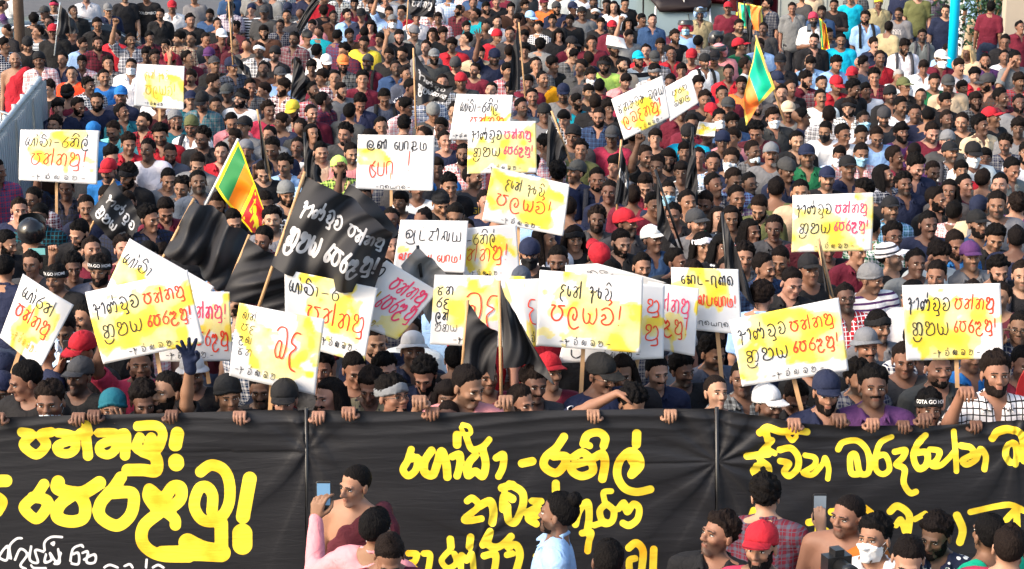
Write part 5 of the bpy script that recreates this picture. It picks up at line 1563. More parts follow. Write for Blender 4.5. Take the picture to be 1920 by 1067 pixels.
def ribbon(path3, width, lift, nrm, V, F):
    """flat strip along a 3D path"""
    n = len(path3); base = len(V)
    for i, p in enumerate(path3):
        t = path3[min(i + 1, n - 1)] - path3[max(i - 1, 0)]
        s = np.cross(nrm, t); s = s / (np.linalg.norm(s) + 1e-9)
        w = width * (.5 + .5 * min(1, (i + .6) / 1.5, (n - i - .4) / 1.5)) * .5
        q = p + nrm * (lift + i * 2e-5)
        V.append(q + s * w); V.append(q - s * w)
    for i in range(n - 1): F.append((base + 2 * i, base + 2 * i + 2, base + 2 * i + 3, base + 2 * i + 1))

def ink(name, c): return mat(name, c, .5)
INK = {'K': ink('black_marker', (.015, .015, .02)), 'R': ink('red_marker', (.78, .055, .02)), 'P': ink('pink_marker', (.80, .05, .14)), 'G': ink('ochre_marker', (.50, .36, .03)), 'W': M['white']}
def board_mat():
    m = bpy.data.materials.new('placard_paper'); m.use_nodes = True
    N, L = m.node_tree.nodes, m.node_tree.links
    p = N['Principled BSDF']; p.inputs['Roughness'].default_value = .75
    a = N.new('ShaderNodeAttribute'); a.attribute_name = 'wash'
    mx = N.new('ShaderNodeMix'); mx.data_type = 'RGBA'
    cr = N.new('ShaderNodeValToRGB'); e = cr.color_ramp.elements
    e[0].position = .0; e[0].color = (.68, .68, .69, 1); e[1].position = 1; e[1].color = (.84, .60, .03, 1)
    for pos, c in ((.26, (.70, .69, .66, 1)), (.32, (.78, .70, .36, 1)), (.58, (.82, .67, .20, 1)), (.66, (.83, .63, .08, 1))):
        x = cr.color_ramp.elements.new(pos); x.color = c
    tc = N.new('ShaderNodeTexCoord'); nt = N.new('ShaderNodeTexNoise'); nt.inputs['Scale'].default_value = 3; nt.inputs['Detail'].default_value = 6
    nz = N.new('ShaderNodeTexNoise'); nz.inputs['Scale'].default_value = 22; nz.inputs['Detail'].default_value = 3
    ma = N.new('ShaderNodeMath'); ma.operation = 'MULTIPLY_ADD'; ma.inputs[1].default_value = .30; L.new(tc.outputs['Object'], nz.inputs['Vector']); L.new(nz.outputs[0], ma.inputs[0]); L.new(a.outputs['Fac'], ma.inputs[2])
    sb = N.new('ShaderNodeMath'); sb.operation = 'SUBTRACT'; sb.inputs[1].default_value = .15; L.new(ma.outputs[0], sb.inputs[0]); L.new(sb.outputs[0], cr.inputs[0])
    L.new(tc.outputs['Object'], nt.inputs['Vector'])
    mr = N.new('ShaderNodeMapRange'); mr.inputs['To Min'].default_value = .9; mr.inputs['To Max'].default_value = 1.06
    L.new(nt.outputs[0], mr.inputs[0])
    sc = N.new('ShaderNodeVectorMath'); sc.operation = 'SCALE'
    L.new(cr.outputs[0], sc.inputs[0]); L.new(mr.outputs[0], sc.inputs['Scale']); L.new(sc.outputs[0], p.inputs['Base Color'])
    return m
M['board'] = board_mat()

def head_depth(y):
    return (CAMZ - HEADZ) / ((y - 533.5) / FPX * CT + ST)
OCC = []      # outlines of signs, for working out which heads show
def sort_quad(c): return c
def placard(corners, yh, rows, label, stick=None, wash=(.5, .5, .35), seed=0, bend=.028, doff=0.0, tilt=0.0, group='placards held up over the crowd'):
    """corners: TL, TR, BR, BL in photograph pixels; yh: height in the photograph of the head of whoever holds it"""
    d = head_depth(yh) - .12 + doff
    rg = np.random.default_rng(seed + 77)
    P = [np.array(at_depth(x, y, d + tl)) for (x, y), tl in zip(corners, (tilt, tilt + rg.uniform(-.03, .03), -tilt * 0, 0))]
    TL, TR, BR, BL = P
    org = np.array((BL + BR) / 2)
    nrm = np.cross(TR - BL, TL - BR); nrm /= np.linalg.norm(nrm)
    if nrm[1] > 0: nrm = -nrm
    b1, b2 = rg.uniform(-1, 1) * bend, rg.uniform(-.6, 1) * bend
    def S(u_, v_):
        p = BL * (1 - u_) * (1 - v_) + BR * u_ * (1 - v_) + TR * u_ * v_ + TL * (1 - u_) * v_
        k = b1 * math.sin(math.pi * u_) * 1.3 + b2 * math.sin(math.pi * v_) + .5 * bend * math.sin(5 * u_ + 3 * v_ + seed)
        return p + nrm * k - org
    root = empty('placard', tuple(org)); tag(root, label, 'placard', group)
    nu, nv = 36, 26
    V = [S(i / nu, j / nv) for j in range(nv + 1) for i in range(nu + 1)]
    n = len(V)
    V += [v - nrm * .004 for v in V]
    F = [(j * (nu + 1) + i, j * (nu + 1) + i + 1, (j + 1) * (nu + 1) + i + 1, (j + 1) * (nu + 1) + i) for j in range(nv) for i in range(nu)]
    F += [tuple(n + k for k in f[::-1]) for f in F]
    ring = [i for i in range(nu + 1)] + [j * (nu + 1) + nu for j in range(1, nv + 1)] + [nv * (nu + 1) + i for i in range(nu - 1, -1, -1)] + [j * (nu + 1) for j in range(nv - 1, 0, -1)]
    F += [(ring[k], n + ring[k], n + ring[(k + 1) % len(ring)], ring[(k + 1) % len(ring)]) for k in range(len(ring))]
    me = new_mesh('board', V, F, [M['board']], True)
    UV = np.array([(i / nu, j / nv) for j in range(nv + 1) for i in range(nu + 1)])
    w = 1 - np.hypot((UV[:, 0] - wash[0]) / 1.25, UV[:, 1] - wash[1]) / max(wash[2], .01)
    nz = smooth_noise(np.stack([UV[:, 0] * 1.4, UV[:, 1], np.full(len(UV), seed * 1.7)], 1), 7, 5, 3)
    nf_ = smooth_noise(np.stack([UV[:, 0] * 1.4, UV[:, 1], np.full(len(UV), seed * .7)], 1), 26, 15, 2)
    w = sstep(.25, .43, w + nz * .75 + nf_ * .10) * (.45 + .55 * sstep(-.3, .5, smooth_noise(np.stack([UV[:, 0] * 1.4, UV[:, 1], np.full(len(UV), seed * 2.7)], 1), 9, 25, 2))) * (.85 + .3 * smooth_noise(np.stack([UV[:, 0], UV[:, 1], np.full(len(UV), seed)], 1), 12, 9))
    w = np.clip(w, 0, 1) if wash[2] > 0 else w * 0
    add_attr(me, 'wash', np.concatenate([w, w * 0]))
    obj('board', me, root)
    for ri, (tokens, ck, u0, u1, v, h) in enumerate(rows):
        W, st = layout(tokens, seed * 13 + ri, rg.uniform(-.05, .12))
        V2, F2 = [], []
        sx = (u1 - u0) / W
        for k, s in enumerate(st):
            C = crom(s, 4)
            pth = [S(u0 + x * sx, v + y * h) for x, y in C]
            wd = np.linalg.norm(TL - BL) * (.0155 if h > .1 else .009) * (1.25 if ck in 'RP' else 1) * rg.uniform(.8, 1.2)
            ribbon(pth, wd, .0020 + .0006 * ri + k * 4e-5, nrm, V2, F2)
        obj('lettering', new_mesh('lettering', V2, F2, [INK[ck]], False), root)
    if stick:
        (x0, y0), (x1, y1) = stick
        dd = d + (.012 if True else 0)
        a, b = np.array(at_depth(x0, y0, dd)) - org, np.array(at_depth(x1, y1, dd)) - org
        up = a + (a - b) / np.linalg.norm(a - b) * .16
        mb = MB(); wv = (b - a) / np.linalg.norm(b - a); sd = np.cross(wv, nrm); sd /= np.linalg.norm(sd)
        rings = [[tuple(q + sd * sx_ * .013 - nrm * (.045 + sy_ * .006)) for sx_, sy_ in ((-1, -1), (1, -1), (1, 1), (-1, 1))] for q in (up, a, b)]
        mb.loft(rings); mb.build('stick', M['wood'], root)
    OCC.append(([tuple(c) for c in corners], d))
    BIGTHINGS.append((sum(c[0] for c in corners) / 4, sum(c[1] for c in corners) / 4))
    return root
GOV = [('aa nd du va', 'K', .05, .50, .66, .17), ('pa n_ na mu', 'R', .53, .94, .66, .15), ('kr ma ya', 'K', .08, .48, .33, .17), ('pe ra la mu bang', 'R', .52, .96, .36, .15), (IUSF, 'K', .28, .78, .06, .07)]
def gov(c='R'): return [(a, (c if b == 'R' else b), *k) for a, b, *k in GOV]
DAEN = [('dae n_ sp ae ti', 'K', .20, .72, .66, .17), ('pa l ya v_ bang', 'R', .12, .84, .34, .22), (IUSF, 'K', .22, .72, .05, .07)]
GR = [('go tha dash ra ni l_', 'K', .06, .90, .68, .17), ('pa n_ na mu bang', 'R', .14, .88, .32, .24), (IUSF, 'K', .16, .86, .06, .07)]
placard([(38, 243), (187, 245), (182, 346), (36, 338)], 352, GR, 'white placard with orange second line at the steel fence, held by a man in black', ((104, 343), (104, 402)), (.45, .7, .5), 1)
placard([(257, 119), (346, 124), (345, 206), (252, 198)], 222, [('dae n_ sp ae ti', 'G', .18, .70, .66, .17), ('pa l ya v_ bang', 'G', .20, .86, .30, .22), (IUSF, 'K', .2, .62, .06, .06)], 'small placard with ochre lettering on a yellow patch, near the steel fence', ((298, 204), (298, 262)), (.5, .5, .55), 2)
p3 = placard([(671, 252), (815, 254), (812, 358), (667, 354)], 376, [], 'clean white placard reading in Tamil with a red word and exclamation mark', ((733, 355), (733, 420)), (.15, .6, .28), 3)
placard([(856, 176), (962, 178), (955, 262), (842, 262)], 285, [('go tha dash ra ni l_', 'K', .10, .78, .62, .20), ('pa n_ na mu', 'R', .3, .9, .3, .2), (IUSF, 'K', .05, .5, .06, .06)], 'tilted placard tucked behind another, below the man pointing up in navy', None, (.75, .4, .4), 4)
placard([(878, 229), (1005, 227), (1007, 324), (876, 326)], 345, gov('P'), 'upright square placard with pink words, overlapping the one behind and the one below it', None, (.6, .35, .6), 5)
placard([(924, 312), (1068, 346), (1056, 443), (904, 413)], 455, DAEN, 'slanting placard with big red word and red exclamation mark above the curly-haired bearded man', ((972, 430), (972, 500)), (.5, .55, .6), 6)
placard([(1146, 186), (1242, 142), (1257, 220), (1170, 263)], 285, [('ja na ta va ta sp ba l ya', 'K', .05, .97, .60, .20), ('l ba da na mu bang', 'R', .08, .90, .28, .24), (IUSF, 'K', .3, .85, .05, .07)], 'placard tilted up to one side in the far rows, black line over red line', None, (.45, .4, .4), 7)
placard([(1248, 163), (1294, 138), (1310, 193), (1256, 228)], 262, [('pa ra ma', 'K', .2, .8, .62, .15), ('ba ka l', 'K', .2, .8, .3, .15)], 'small pale placard with faint lettering, behind the larger tilted one', None, (.5, .5, .3), 8)
p9 = placard([(751, 412), (878, 414), (872, 512), (737, 505)], 520, [], 'placard with a large black Tamil word above a red Tamil line', None, (.1, .4, .1), 9)
placard([(872, 428), (968, 420), (975, 520), (868, 520)], 515, [('dash ra ni l_', 'K', .02, .62, .66, .20), ('n_ na mu bang', 'R', .05, .85, .33, .26), (IUSF, 'K', .1, .7, .05, .07)], 'placard half hidden behind the Tamil one, red word on a yellow patch', None, (.5, .45, .55), 10)
placard([(244, 447), (402, 538), (352, 630), (190, 560)], 676, [('go tha', 'K', .03, .38, .62, .17), ('ba', 'R', .75, .9, .55, .2), ('ka', 'K', .80, .95, .2, .2)], 'placard turned on its corner, rising behind the biggest placard', None, (.1, .4, .25), 11, doff=.15)
placard([(160, 548), (352, 506), (382, 643), (193, 683)], 700, gov(), 'largest placard at the banner, slogan in black and red, on a pale stick', ((292, 664), (311, 782)), (.5, .5, .6), 12)
placard([(300, 546), (431, 547), (437, 677), (298, 678)], 668, [('pa n_ na mu bang', 'P', .40, .97, .62, .18), ('pe ra la mu', 'R', .42, .97, .22, .2), (IUSF, 'K', .1, .75, .05, .08)], 'shaded placard behind the largest one, pink word at its edge', ((382, 677), (390, 720)), (.85, .5, .4), 13)
placard([(448, 568), (609, 598), (591, 741), (430, 704)], 738, [('sa n_', 'K', .06, .24, .80, .1), ('pa da', 'K', .06, .24, .64, .1), ('la sa', 'K', .06, .22, .48, .1), ('ja na', 'K', .06, .24, .32, .1), (IUSF, 'K', .06, .62, .08, .08), ('ba da', 'R', .46, .80, .38, .42)], 'placard with one huge red word on a yellow heart-like patch', ((507, 722), (504, 780)), (.55, .5, .62), 14)
placard([(533, 505), (708, 540), (683, 682), (535, 642)], 690, [('go tha dash ra', 'K', .04, .62, .72, .16), ('pa n_ na mu', 'R', .25, .95, .38, .22), (IUSF, 'K', .4, .9, .12, .08)], 'yellow-stained placard partly covered by the pink-lettered one', None, (.5, .5, .7), 15)
placard([(725, 488), (822, 546), (745, 637), (606, 587)], 672, [('va', 'K', .02, .16, .72, .18), ('pa n_ na mu', 'P', .35, .95, .68, .2), ('kr ma ya', 'G', .05, .36, .42, .18), ('pe ra la mu', 'P', .42, .98, .36, .24), (IUSF, 'G', .2, .7, .06, .1)], 'steeply tilted white placard with pink lettering next to the lettered black flag', None, (.8, .2, .3), 16)
placard([(815, 515), (985, 518), (975, 652), (806, 646)], 672, [('ja na', 'K', .04, .24, .72, .12), ('ra da', 'K', .04, .2, .54, .12), ('l n_', 'K', .04, .2, .36, .12), ('ma ka ya', 'K', .04, .3, .2, .1), (IUSF, 'K', .25, .85, .05, .07), ('ba da', 'R', .36, .78, .34, .40)], 'bluish white placard with red word on a yolk-yellow patch, behind the two black flags', None, (.5, .7, .55), 17)
placard([(945, 525), (1012, 522), (1012, 650), (978, 652)], 668, [('da', 'R', .55, .98, .42, .3), ('a dot v_ dot', 'K', .3, .9, .08, .1)], 'placard edge with a red letter showing between the black flag and the next placard', None, (.6, .3, .3), 18, doff=-.05)
placard([(1012, 506), (1206, 520), (1201, 662), (1005, 648)], 705, DAEN, 'big upright placard with yellow patch held above the man in the black cap and glasses', ((1094, 655), (1089, 760)), (.6, .5, .65), 19)
placard([(1060, 497), (1120, 494), (1250, 530), (1060, 560)], 660, [('ka l', 'K', .4, .8, .6, .15)], 'grey top edge of a placard behind the big upright one', None, (.5, .5, -1), 20, doff=.1)
placard([(1085, 525), (1247, 535), (1244, 672), (1046, 681)], 684, [('mu', 'R', .80, .98, .62, .17), ('mu', 'R', .80, .98, .26, .2), ('ruk', 'K', .08, .26, .05, .12), (IUSF, 'K', .28, .78, .03, .08)], 'shaded placard mostly hidden behind the big upright one', ((1196, 678), (1188, 716)), (.85, .4, .3), 21)
placard([(1215, 528), (1311, 541), (1302, 668), (1232, 655)], 666, [('n_ na mu', 'P', .2, .85, .60, .2), ('la mu bang', 'R', .2, .85, .28, .2)], 'narrow placard with pink and red word ends next to the Tamil placard on the stick', None, (.6, .5, .5), 22)
p21 = placard([(1258, 501), (1385, 505), (1392, 628), (1262, 615)], 655, [], 'placard with black Tamil title and red Tamil line on a stick beside the curly-haired man', ((1347, 625), (1355, 712)), (.35, .7, .5), 23)
placard([(1366, 600), (1572, 558), (1592, 695), (1392, 725)], 742, gov(), 'tilted black and red slogan placard above the man in the navy cap', ((1490, 708), (1510, 790)), (.5, .55, .5), 24)
placard([(1486, 366), (1637, 361), (1635, 470), (1484, 473)], 500, gov('P'), 'placard with pink slogan in front of the checked teal shirt', None, (.4, .45, .6), 25)
placard([(1692, 535), (1875, 531), (1882, 673), (1699, 676)], 700, gov(), 'level slogan placard held on a stick by the man in dark grey shirt', ((1796, 672), (1798, 728)), (.45, .5, .55), 26)
placard([(42, 513), (138, 572), (75, 694), (0, 632)], 690, [('go ra n_', 'K', .1, .8, .70, .16), ('pa n_ na mu', 'R', .1, .85, .42, .18), (IUSF, 'G', .2, .8, .12, .1)], 'tilted placard at the end of the front row held up by a bare hand', ((33, 662), (18, 706)), (.5, .3, .5), 27)
placard([(1138, 66), (1170, 72), (1176, 92), (1136, 84)], 105, [('pa ra', 'R', .3, .8, .4, .3)], 'small white sheet with a red scribble held up in the far rows', None, (.5, .5, -1), 28)
placard([(1311, 228), (1345, 230), (1340, 256), (1306, 252)], 290, [('ba l', 'K', .2, .8, .4, .35)], 'small yellowed sheet with two black letters above the dark hair', None, (.5, .5, .6), 29)

# Tamil words, drawn with strokes as well
TG = {
 'i': (1.3, [[(.75, .45), (.5, .6), (.3, .4), (.5, .15), (.8, .3), (.9, .7), (.6, 1.0), (.2, .9), (.05, .5), (.2, .0), (.8, -.1), (1.1, .2)]]),
 'nni': (1.4, [[(.1, .3), (.25, .6), (.45, .3), (.25, .05), (.05, .3), (.2, .9), (.6, .9), (.6, .05)], [(.6, .5), (.85, .9), (1.0, .5), (1.0, .0)], [(1.0, .8), (1.2, 1.2), (1.3, .9), (1.25, .0)]]),
 'po': (2.2, [[(.45, .9), (.1, .7), (.1, .2), (.4, .0), (.5, .4), (.2, .45)], [(.75, .95), (.75, .02), (1.2, .02), (1.25, .95)], [(1.5, .0), (1.5, .9), (1.95, .9), (1.95, .0)]]),
 'po2': (2.2, [[(.45, .6), (.1, .7), (.05, .2), (.3, -.25), (.55, .1), (.3, .35), (.2, .6), (.5, 1.05)], [(.75, .95), (.75, .02), (1.2, .02), (1.25, .95)], [(1.5, .0), (1.5, .9), (1.95, .9), (1.95, .0)]]),
 'thu': (1.2, [[(.1, .9), (.7, .95), (.7, .4), (.3, .4), (.15, .1), (.6, -.05), (1.0, .2)], [(.35, .9), (.3, -.3)]]),
 'm': (1.0, [[(.05, .95), (.05, .05), (.8, .05), (.8, .7), (.5, .7), (.45, .1)], [(.42, 1.25), (.45, 1.28)]]),
 'aat': (1.5, [[(.1, .5), (.4, .7), (.5, .3), (.2, .2), (.1, .8), (.6, 1.0), (.9, .6), (.6, .2)], [(1.1, 1.0), (1.05, .1), (1.2, -.3), (.6, -.4), (.2, -.2)]]),
 't': (.9, [[(.1, 1.0), (.1, .05), (.75, .05)], [(.4, 1.25), (.43, 1.28)]]),
 'si': (1.3, [[(.1, .9), (.9, .9)], [(.5, .9), (.4, .5), (.1, .1), (.6, .0)], [(.9, .9), (1.0, 1.25), (1.15, .9), (1.1, .0)]]),
 'ai': (1.2, [[(.1, .1), (.3, .5), (.5, .1), (.35, .8), (.7, .9), (.75, .1), (.95, .1), (1.0, .8)]]),
 'ya': (1.1, [[(.05, .9), (.05, .05), (.5, .05), (.5, .6)], [(.5, .05), (.95, .05), (.95, .9)]]),
 'vi': (1.3, [[(.1, .2), (.3, .5), (.4, .1), (.1, .2), (.1, .7), (.5, .9), (.6, .05), (.95, .05)], [(.95, .05), (1.0, 1.1), (1.2, .8)]]),
 'ra': (.8, [[(.05, 0), (.05, .9), (.6, .9), (.6, 0), (.75, -.3)]]),
 'tti': (1.2, [[(.1, 1.0), (.1, .05), (.8, .05), (.95, .8), (1.1, .6)]]),
 'ko': (2.2, [[(.45, .9), (.1, .7), (.1, .2), (.4, .0), (.5, .4), (.2, .45)], [(.75, .85), (1.25, .85)], [(1.0, 1.0), (1.0, -.1)], [(.8, .5), (1.2, .5), (1.25, .1), (.8, .1)], [(1.5, .0), (1.5, .9), (1.95, .9), (1.95, .0)]]),
 'ni': (1.2, [[(.1, .3), (.3, .6), (.4, .1), (.1, .3), (.4, .95), (.7, .6), (.7, .0)], [(.7, .7), (1.0, 1.1), (1.05, .0)]]),
 'l': (1.0, [[(.1, .5), (.3, .7), (.4, .2), (.1, .2), (.1, .9), (.6, 1.0), (.8, .4), (.6, .0)], [(.5, 1.25), (.53, 1.28)]]),
 'dash': (.8, [[(.05, .42), (.65, .46)]]), 'bang': (.6, [[(.22, 1.2), (.16, .3)], [(.13, .02), (.17, -.02)]]), 'sp': (.7, []),
}
def tamil(root, corners, yh, rows, seed):
    """adds lettering to a placard already built, on the plane of its board"""
    board = [c for c in root.children if c.name.startswith('board')][0]
    vs_ = board.data.vertices; nu, nv = 36, 26
    def S(u_, v_):
        fx, fy = min(max(u_, 0), .9999) * nu, min(max(v_, 0), .9999) * nv
        i, j = int(fx), int(fy); a, b = fx - i, fy - j
        g_ = lambda ii, jj: np.array(vs_[jj * (nu + 1) + ii].co)
        return g_(i, j) * (1 - a) * (1 - b) + g_(i + 1, j) * a * (1 - b) + g_(i, j + 1) * (1 - a) * b + g_(i + 1, j + 1) * a * b
    nrm = np.cross(S(1, 0) - S(0, 0), S(0, 1) - S(0, 0)); nrm /= np.linalg.norm(nrm)
    if nrm[1] > 0: nrm = -nrm
    hgt = np.linalg.norm(S(0, 1) - S(0, 0))
    for ri, (tok, ck, u0, u1, v, h) in enumerate(rows):
        rg = np.random.default_rng(seed + ri)
        x, st = 0.0, []
        for t in tok.split():
            adv, ss = TG[t]
            for s in ss: st.append([(x + px, py) for px, py in s])
            x += adv + .18
        V2, F2 = [], []
        for k, s in enumerate(st):
            C = crom(s, 4); pth = [S(u0 + a * (u1 - u0) / x, v + b * h) for a, b in C]
            ribbon(pth, hgt * .019 * (1 if h > .09 else .55), .0022 + k * 5e-5 + ri * .0006, nrm, V2, F2)
        obj('lettering', new_mesh('lettering', V2, F2, [INK[ck]], False), root)
tamil(p3, None, 0, [('i nni sp po thu m', 'K', .12, .92, .74, .15), ('po2', 'R', .16, .52, .28, .24), ('bang', 'R', .64, .78, .36, .30), ('dash ra l ya ra l dash', 'K', .25, .72, .03, .05)], 5)
tamil(p9, None, 0, [('aat t si ai ya', 'K', .10, .94, .60, .20), ('vi ra tti ya t po m bang', 'R', .05, .97, .20, .13)], 15)
tamil(p21, None, 0, [('ko t dash ra ni l', 'K', .14, .94, .74, .14), ('ya t vi tti po m bang', 'R', .18, .97, .42, .15), ('dash ra l ya ra l dash', 'K', .30, .9, .10, .06)], 25)

# ------------------------------------------------------------ flags
def flag_mat(name, color, rough=.5, paint=None):
    m = bpy.data.materials.new(name); m.use_nodes = True
    N, L = m.node_tree.nodes, m.node_tree.links
    p = N['Principled BSDF']; p.inputs['Roughness'].default_value = rough; p.inputs['Specular IOR Level'].default_value = .35
    p.inputs['Sheen Weight'].default_value = .06
    if color == 'tint':
        a = N.new('ShaderNodeAttribute'); a.attribute_name = 'tint'; L.new(a.outputs['Color'], p.inputs['Base Color'])
    else:
        a = N.new('ShaderNodeAttribute'); a.attribute_name = 'paint'
        lt = N.new('ShaderNodeMath'); lt.operation = 'LESS_THAN'; lt.inputs[1].default_value = 0
        tc = N.new('ShaderNodeTexCoord'); nt = N.new('ShaderNodeTexNoise'); nt.inputs['Scale'].default_value = 6; nt.inputs['Detail'].default_value = 5
        L.new(tc.outputs['Object'], nt.inputs['Vector'])
        ad = N.new('ShaderNodeMath'); ad.operation = 'MULTIPLY_ADD'; L.new(nt.outputs[0], ad.inputs[0]); ad.inputs[1].default_value = 0.0; L.new(a.outputs['Fac'], ad.inputs[2])
        L.new(ad.outputs[0], lt.inputs[0])
        mx = N.new('ShaderNodeMix'); mx.data_type = 'RGBA'
        L.new(lt.outputs[0], mx.inputs[0]); mx.inputs[6].default_value = tuple(color) + (1,)
        cr = N.new('ShaderNodeValToRGB'); e = cr.color_ramp.elements
        pc = paint or ((.62, .62, .64), (.16, .16, .17))
        e[0].position = .35; e[0].color = pc[0] + (1,); e[1].position = .72; e[1].color = pc[1] + (1,)
        L.new(nt.outputs[0], cr.inputs[0]); L.new(cr.outputs[0], mx.inputs[7])
        L.new(mx.outputs[2], p.inputs['Base Color'])
    return m
M['flag_black'] = flag_mat('black_flag_cloth', (.011, .011, .014), .62)
M['flag_grey'] = flag_mat('grey_flag_cloth', (.17, .165, .16), .6)
M['flag_colour'] = flag_mat('printed_flag_cloth', 'tint', .55)
def text_strokes(rows):
    out = []
    for ri, (tok, u0, u1, v, h, hw) in enumerate(rows):
        W, st = layout(tok, ri + 3, .1)
        for s in st: out.append(([(u0 + x * (u1 - u0) / W, v + y * h) for x, y in s], hw))
    return out
def flag(hoist_top, hoist_bot, fly_bot, fly_top, pole, yh, label, material='flag_black', amp=.05, nf=1.6, seed=0, text=None, tint=None, doff=0.0, polemat=None, bulge=0.0, rpole=.011, ns=44, nt=30, sag=(0, 0)):
    d = head_depth(yh) - .1 + doff
    HT, HB, FB, FT = [np.array(at_depth(*q, d)) for q in (hoist_top, hoist_bot, fly_bot, fly_top)]
    (xa, ya), (xb, yb) = pole
    A, B = np.array(at_depth(xa, ya, d)), np.array(at_depth(xb, yb, d))
    root = empty('flag', tuple(B)); tag(root, label, 'flag', 'flags carried in the crowd')
    mb = MB().tube([A - B, (0, 0, 0)], rpole, 8); mb.build('pole', polemat or M['wood'], root, True)
    V, ST_ = [], []
    view = np.array((0, CT, -ST))
    for j in range(nt + 1):
        t = j / nt
        for i in range(ns + 1):
            s = i / ns
            # outline corners, with the edges sagging
            p = HT * (1 - s) * (1 - t) + HB * (1 - s) * t + FB * s * t + FT * s * (1 - t)
            up = np.array((0, 0, 1.0))
            p = p + up * (sag[0] * math.sin(math.pi * s) * (1 - t) + sag[1] * math.sin(math.pi * s) * t)
            ph = 2 * math.pi * (s * nf + t * .55 + .35 * math.sin(2.5 * t + seed)) + seed
            k = amp * min(1, s * 2.2) * (math.sin(ph) + .45 * math.sin(2.3 * ph + 4 * t + seed * 2)) + bulge * math.sin(math.pi * s) * math.sin(math.pi * t)
            k += .25 * amp * math.sin(9 * t + 6 * s + seed)
            p = p + view * k + np.array((0, 0, 1)) * .2 * k
            V.append(p - B - view * (rpole + .004)); ST_.append((s, t))
    F = [(j * (ns + 1) + i, (j + 1) * (ns + 1) + i, (j + 1) * (ns + 1) + i + 1, j * (ns + 1) + i + 1) for j in range(nt) for i in range(ns)]
    me = new_mesh('cloth', V, F, [M[material]], True)
    ST_ = np.array(ST_)
    if tint: add_color(me, 'tint', np.array([tint(s, t) for s, t in ST_]))
    else:
        if text:
            asp = np.linalg.norm((FT + FB - HT - HB) / 2) / max(np.linalg.norm(HT - HB), .01)
            D = stroke_sdf(ST_[:, 0] * 100, (1 - ST_[:, 1]) * 100 / asp * 1.0, [([(x * 100, y * 100 / asp) for x, y in s], hw * 100) for s, hw in text_strokes(text)])
            add_attr(me, 'paint', D)
        else: add_attr(me, 'paint', np.ones(len(V)))
    c = obj('cloth', me, root)
    OCC.append(([hoist_top, hoist_bot, fly_bot, fly_top], d))
    return root
dk = M['black_plastic']; wh = mat('white_tube', (.7, .7, .72), .4)
GT = [('aa nd du va sp pa n_ na mu', .08, .96, .66, .13, .011), ('kr ma ya sp pe ra la mu bang', .05, .97, .28, .20, .015)]
flag((575, 333), (508, 497), (700, 548), (738, 436), ((572, 322), (474, 608)), 700, 'large black flag lettered in white, filling the gap between the raised placards', amp=.085, nf=1.55, seed=1.0, text=GT, bulge=-.10, ns=200, nt=120, doff=.15, sag=(.04, -.05))
flag((655, 345), (600, 440), (700, 470), (748, 440), ((655, 340), (600, 560)), 640, 'plain grey-black flag showing behind the large lettered flag', amp=.04, nf=1, seed=4, bulge=-.08, sag=(.06, 0), doff=.3)
flag((360, 378), (308, 474), (425, 545), (463, 442), ((364, 372), (250, 590)), 640, 'broad plain black flag above the placard turned on its corner', amp=.11, nf=1.5, seed=2.2, bulge=-.1, sag=(.05, .0))
flag((466, 447), (414, 560), (536, 585), (538, 496), ((468, 440), (402, 600)), 660, 'dark flag with small white rivet hanging below the national flag', amp=.04, nf=1, seed=5.1, bulge=-.05)
def sl_flag(s, t):
    Y, G, O, Rr = (.85, .66, .01), (.02, .22, .06), (.85, .24, .005), (.50, .018, .02)
    if s < .045 or s > .95 or t < .05 or t > .94 or .50 < s < .56: return Y
    if s < .27: return G
    if s < .50: return O
    x, y = (s - .56) / .39, t
    # the lion: body, head, legs, tail, sword
    parts = [(.50, .52, .17, .11), (.30, .40, .10, .09), (.68, .60, .12, .09), (.36, .66, .035, .14), (.56, .68, .035, .13), (.74, .74, .035, .12), (.80, .38, .03, .18), (.20, .55, .08, .03), (.16, .40, .02, .22), (.16, .30, .07, .02)]
    for cx, cy, rx, ry in parts:
        if ((x - cx) / rx) ** 2 + ((y - cy) / ry) ** 2 < 1: return Y
    if abs(x - .08) + abs(y - .12) < .05 or abs(x - .92) + abs(y - .12) < .05 or abs(x - .08) + abs(y - .88) < .05 or abs(x - .92) + abs(y - .88) < .05: return Y
    return Rr
flag((446, 264), (404, 350), (489, 456), (509, 440), ((447, 260), (385, 385)), 395, 'national flag with green and orange stripes and a yellow lion on red', 'flag_colour', amp=.035, nf=1.1, seed=.6, tint=sl_flag, polemat=wh, sag=(.06, -.02), ns=150, nt=80, rpole=.014)
def sl_flag2(s, t):
    Y, G, O = (.80, .66, .10), (.0, .50, .28), (.85, .22, .04)
    if s < .07 or t < .05: return Y
    if s < .52: return Y if t > .90 else G
    return O if s < .93 else Y
flag((1418, 70), (1453, 166), (1398, 236), (1393, 190), ((1417, 66), (1472, 232)), 235, 'second national flag with bright green stripe, raised by a man near the white mask', 'flag_colour', amp=.05, nf=1.0, seed=2.6, tint=sl_flag2, sag=(-.05, .03), ns=110, nt=60)
flag((1536, 34), (1540, 92), (1556, 97), (1548, 45), ((1536, 30), (1541, 100)), 60, 'small folded orange and red national flag beside the man filming in white', 'flag_colour', amp=.04, nf=1, seed=3, tint=sl_flag, polemat=dk)
flag((1384, 5), (1388, 52), (1432, 60), (1428, 12), ((1382, 2), (1388, 60)), 40, 'yellow and orange national flag worn over a shoulder in the far rows', 'flag_colour', amp=.08, nf=1.4, seed=1.1, tint=sl_flag2, polemat=dk)
flag((214, 338), (168, 400), (230, 482), (268, 410), ((214, 336), (150, 470)), 410, 'black flag with white lettering hanging in front of a smiling man in black', amp=.06, nf=1.0, seed=1.9, text=[('aa nd du va', .12, .95, .60, .16, .014), ('kr ma ya sp pe', .1, .98, .22, .18, .016)], ns=100, nt=70, bulge=-.05)
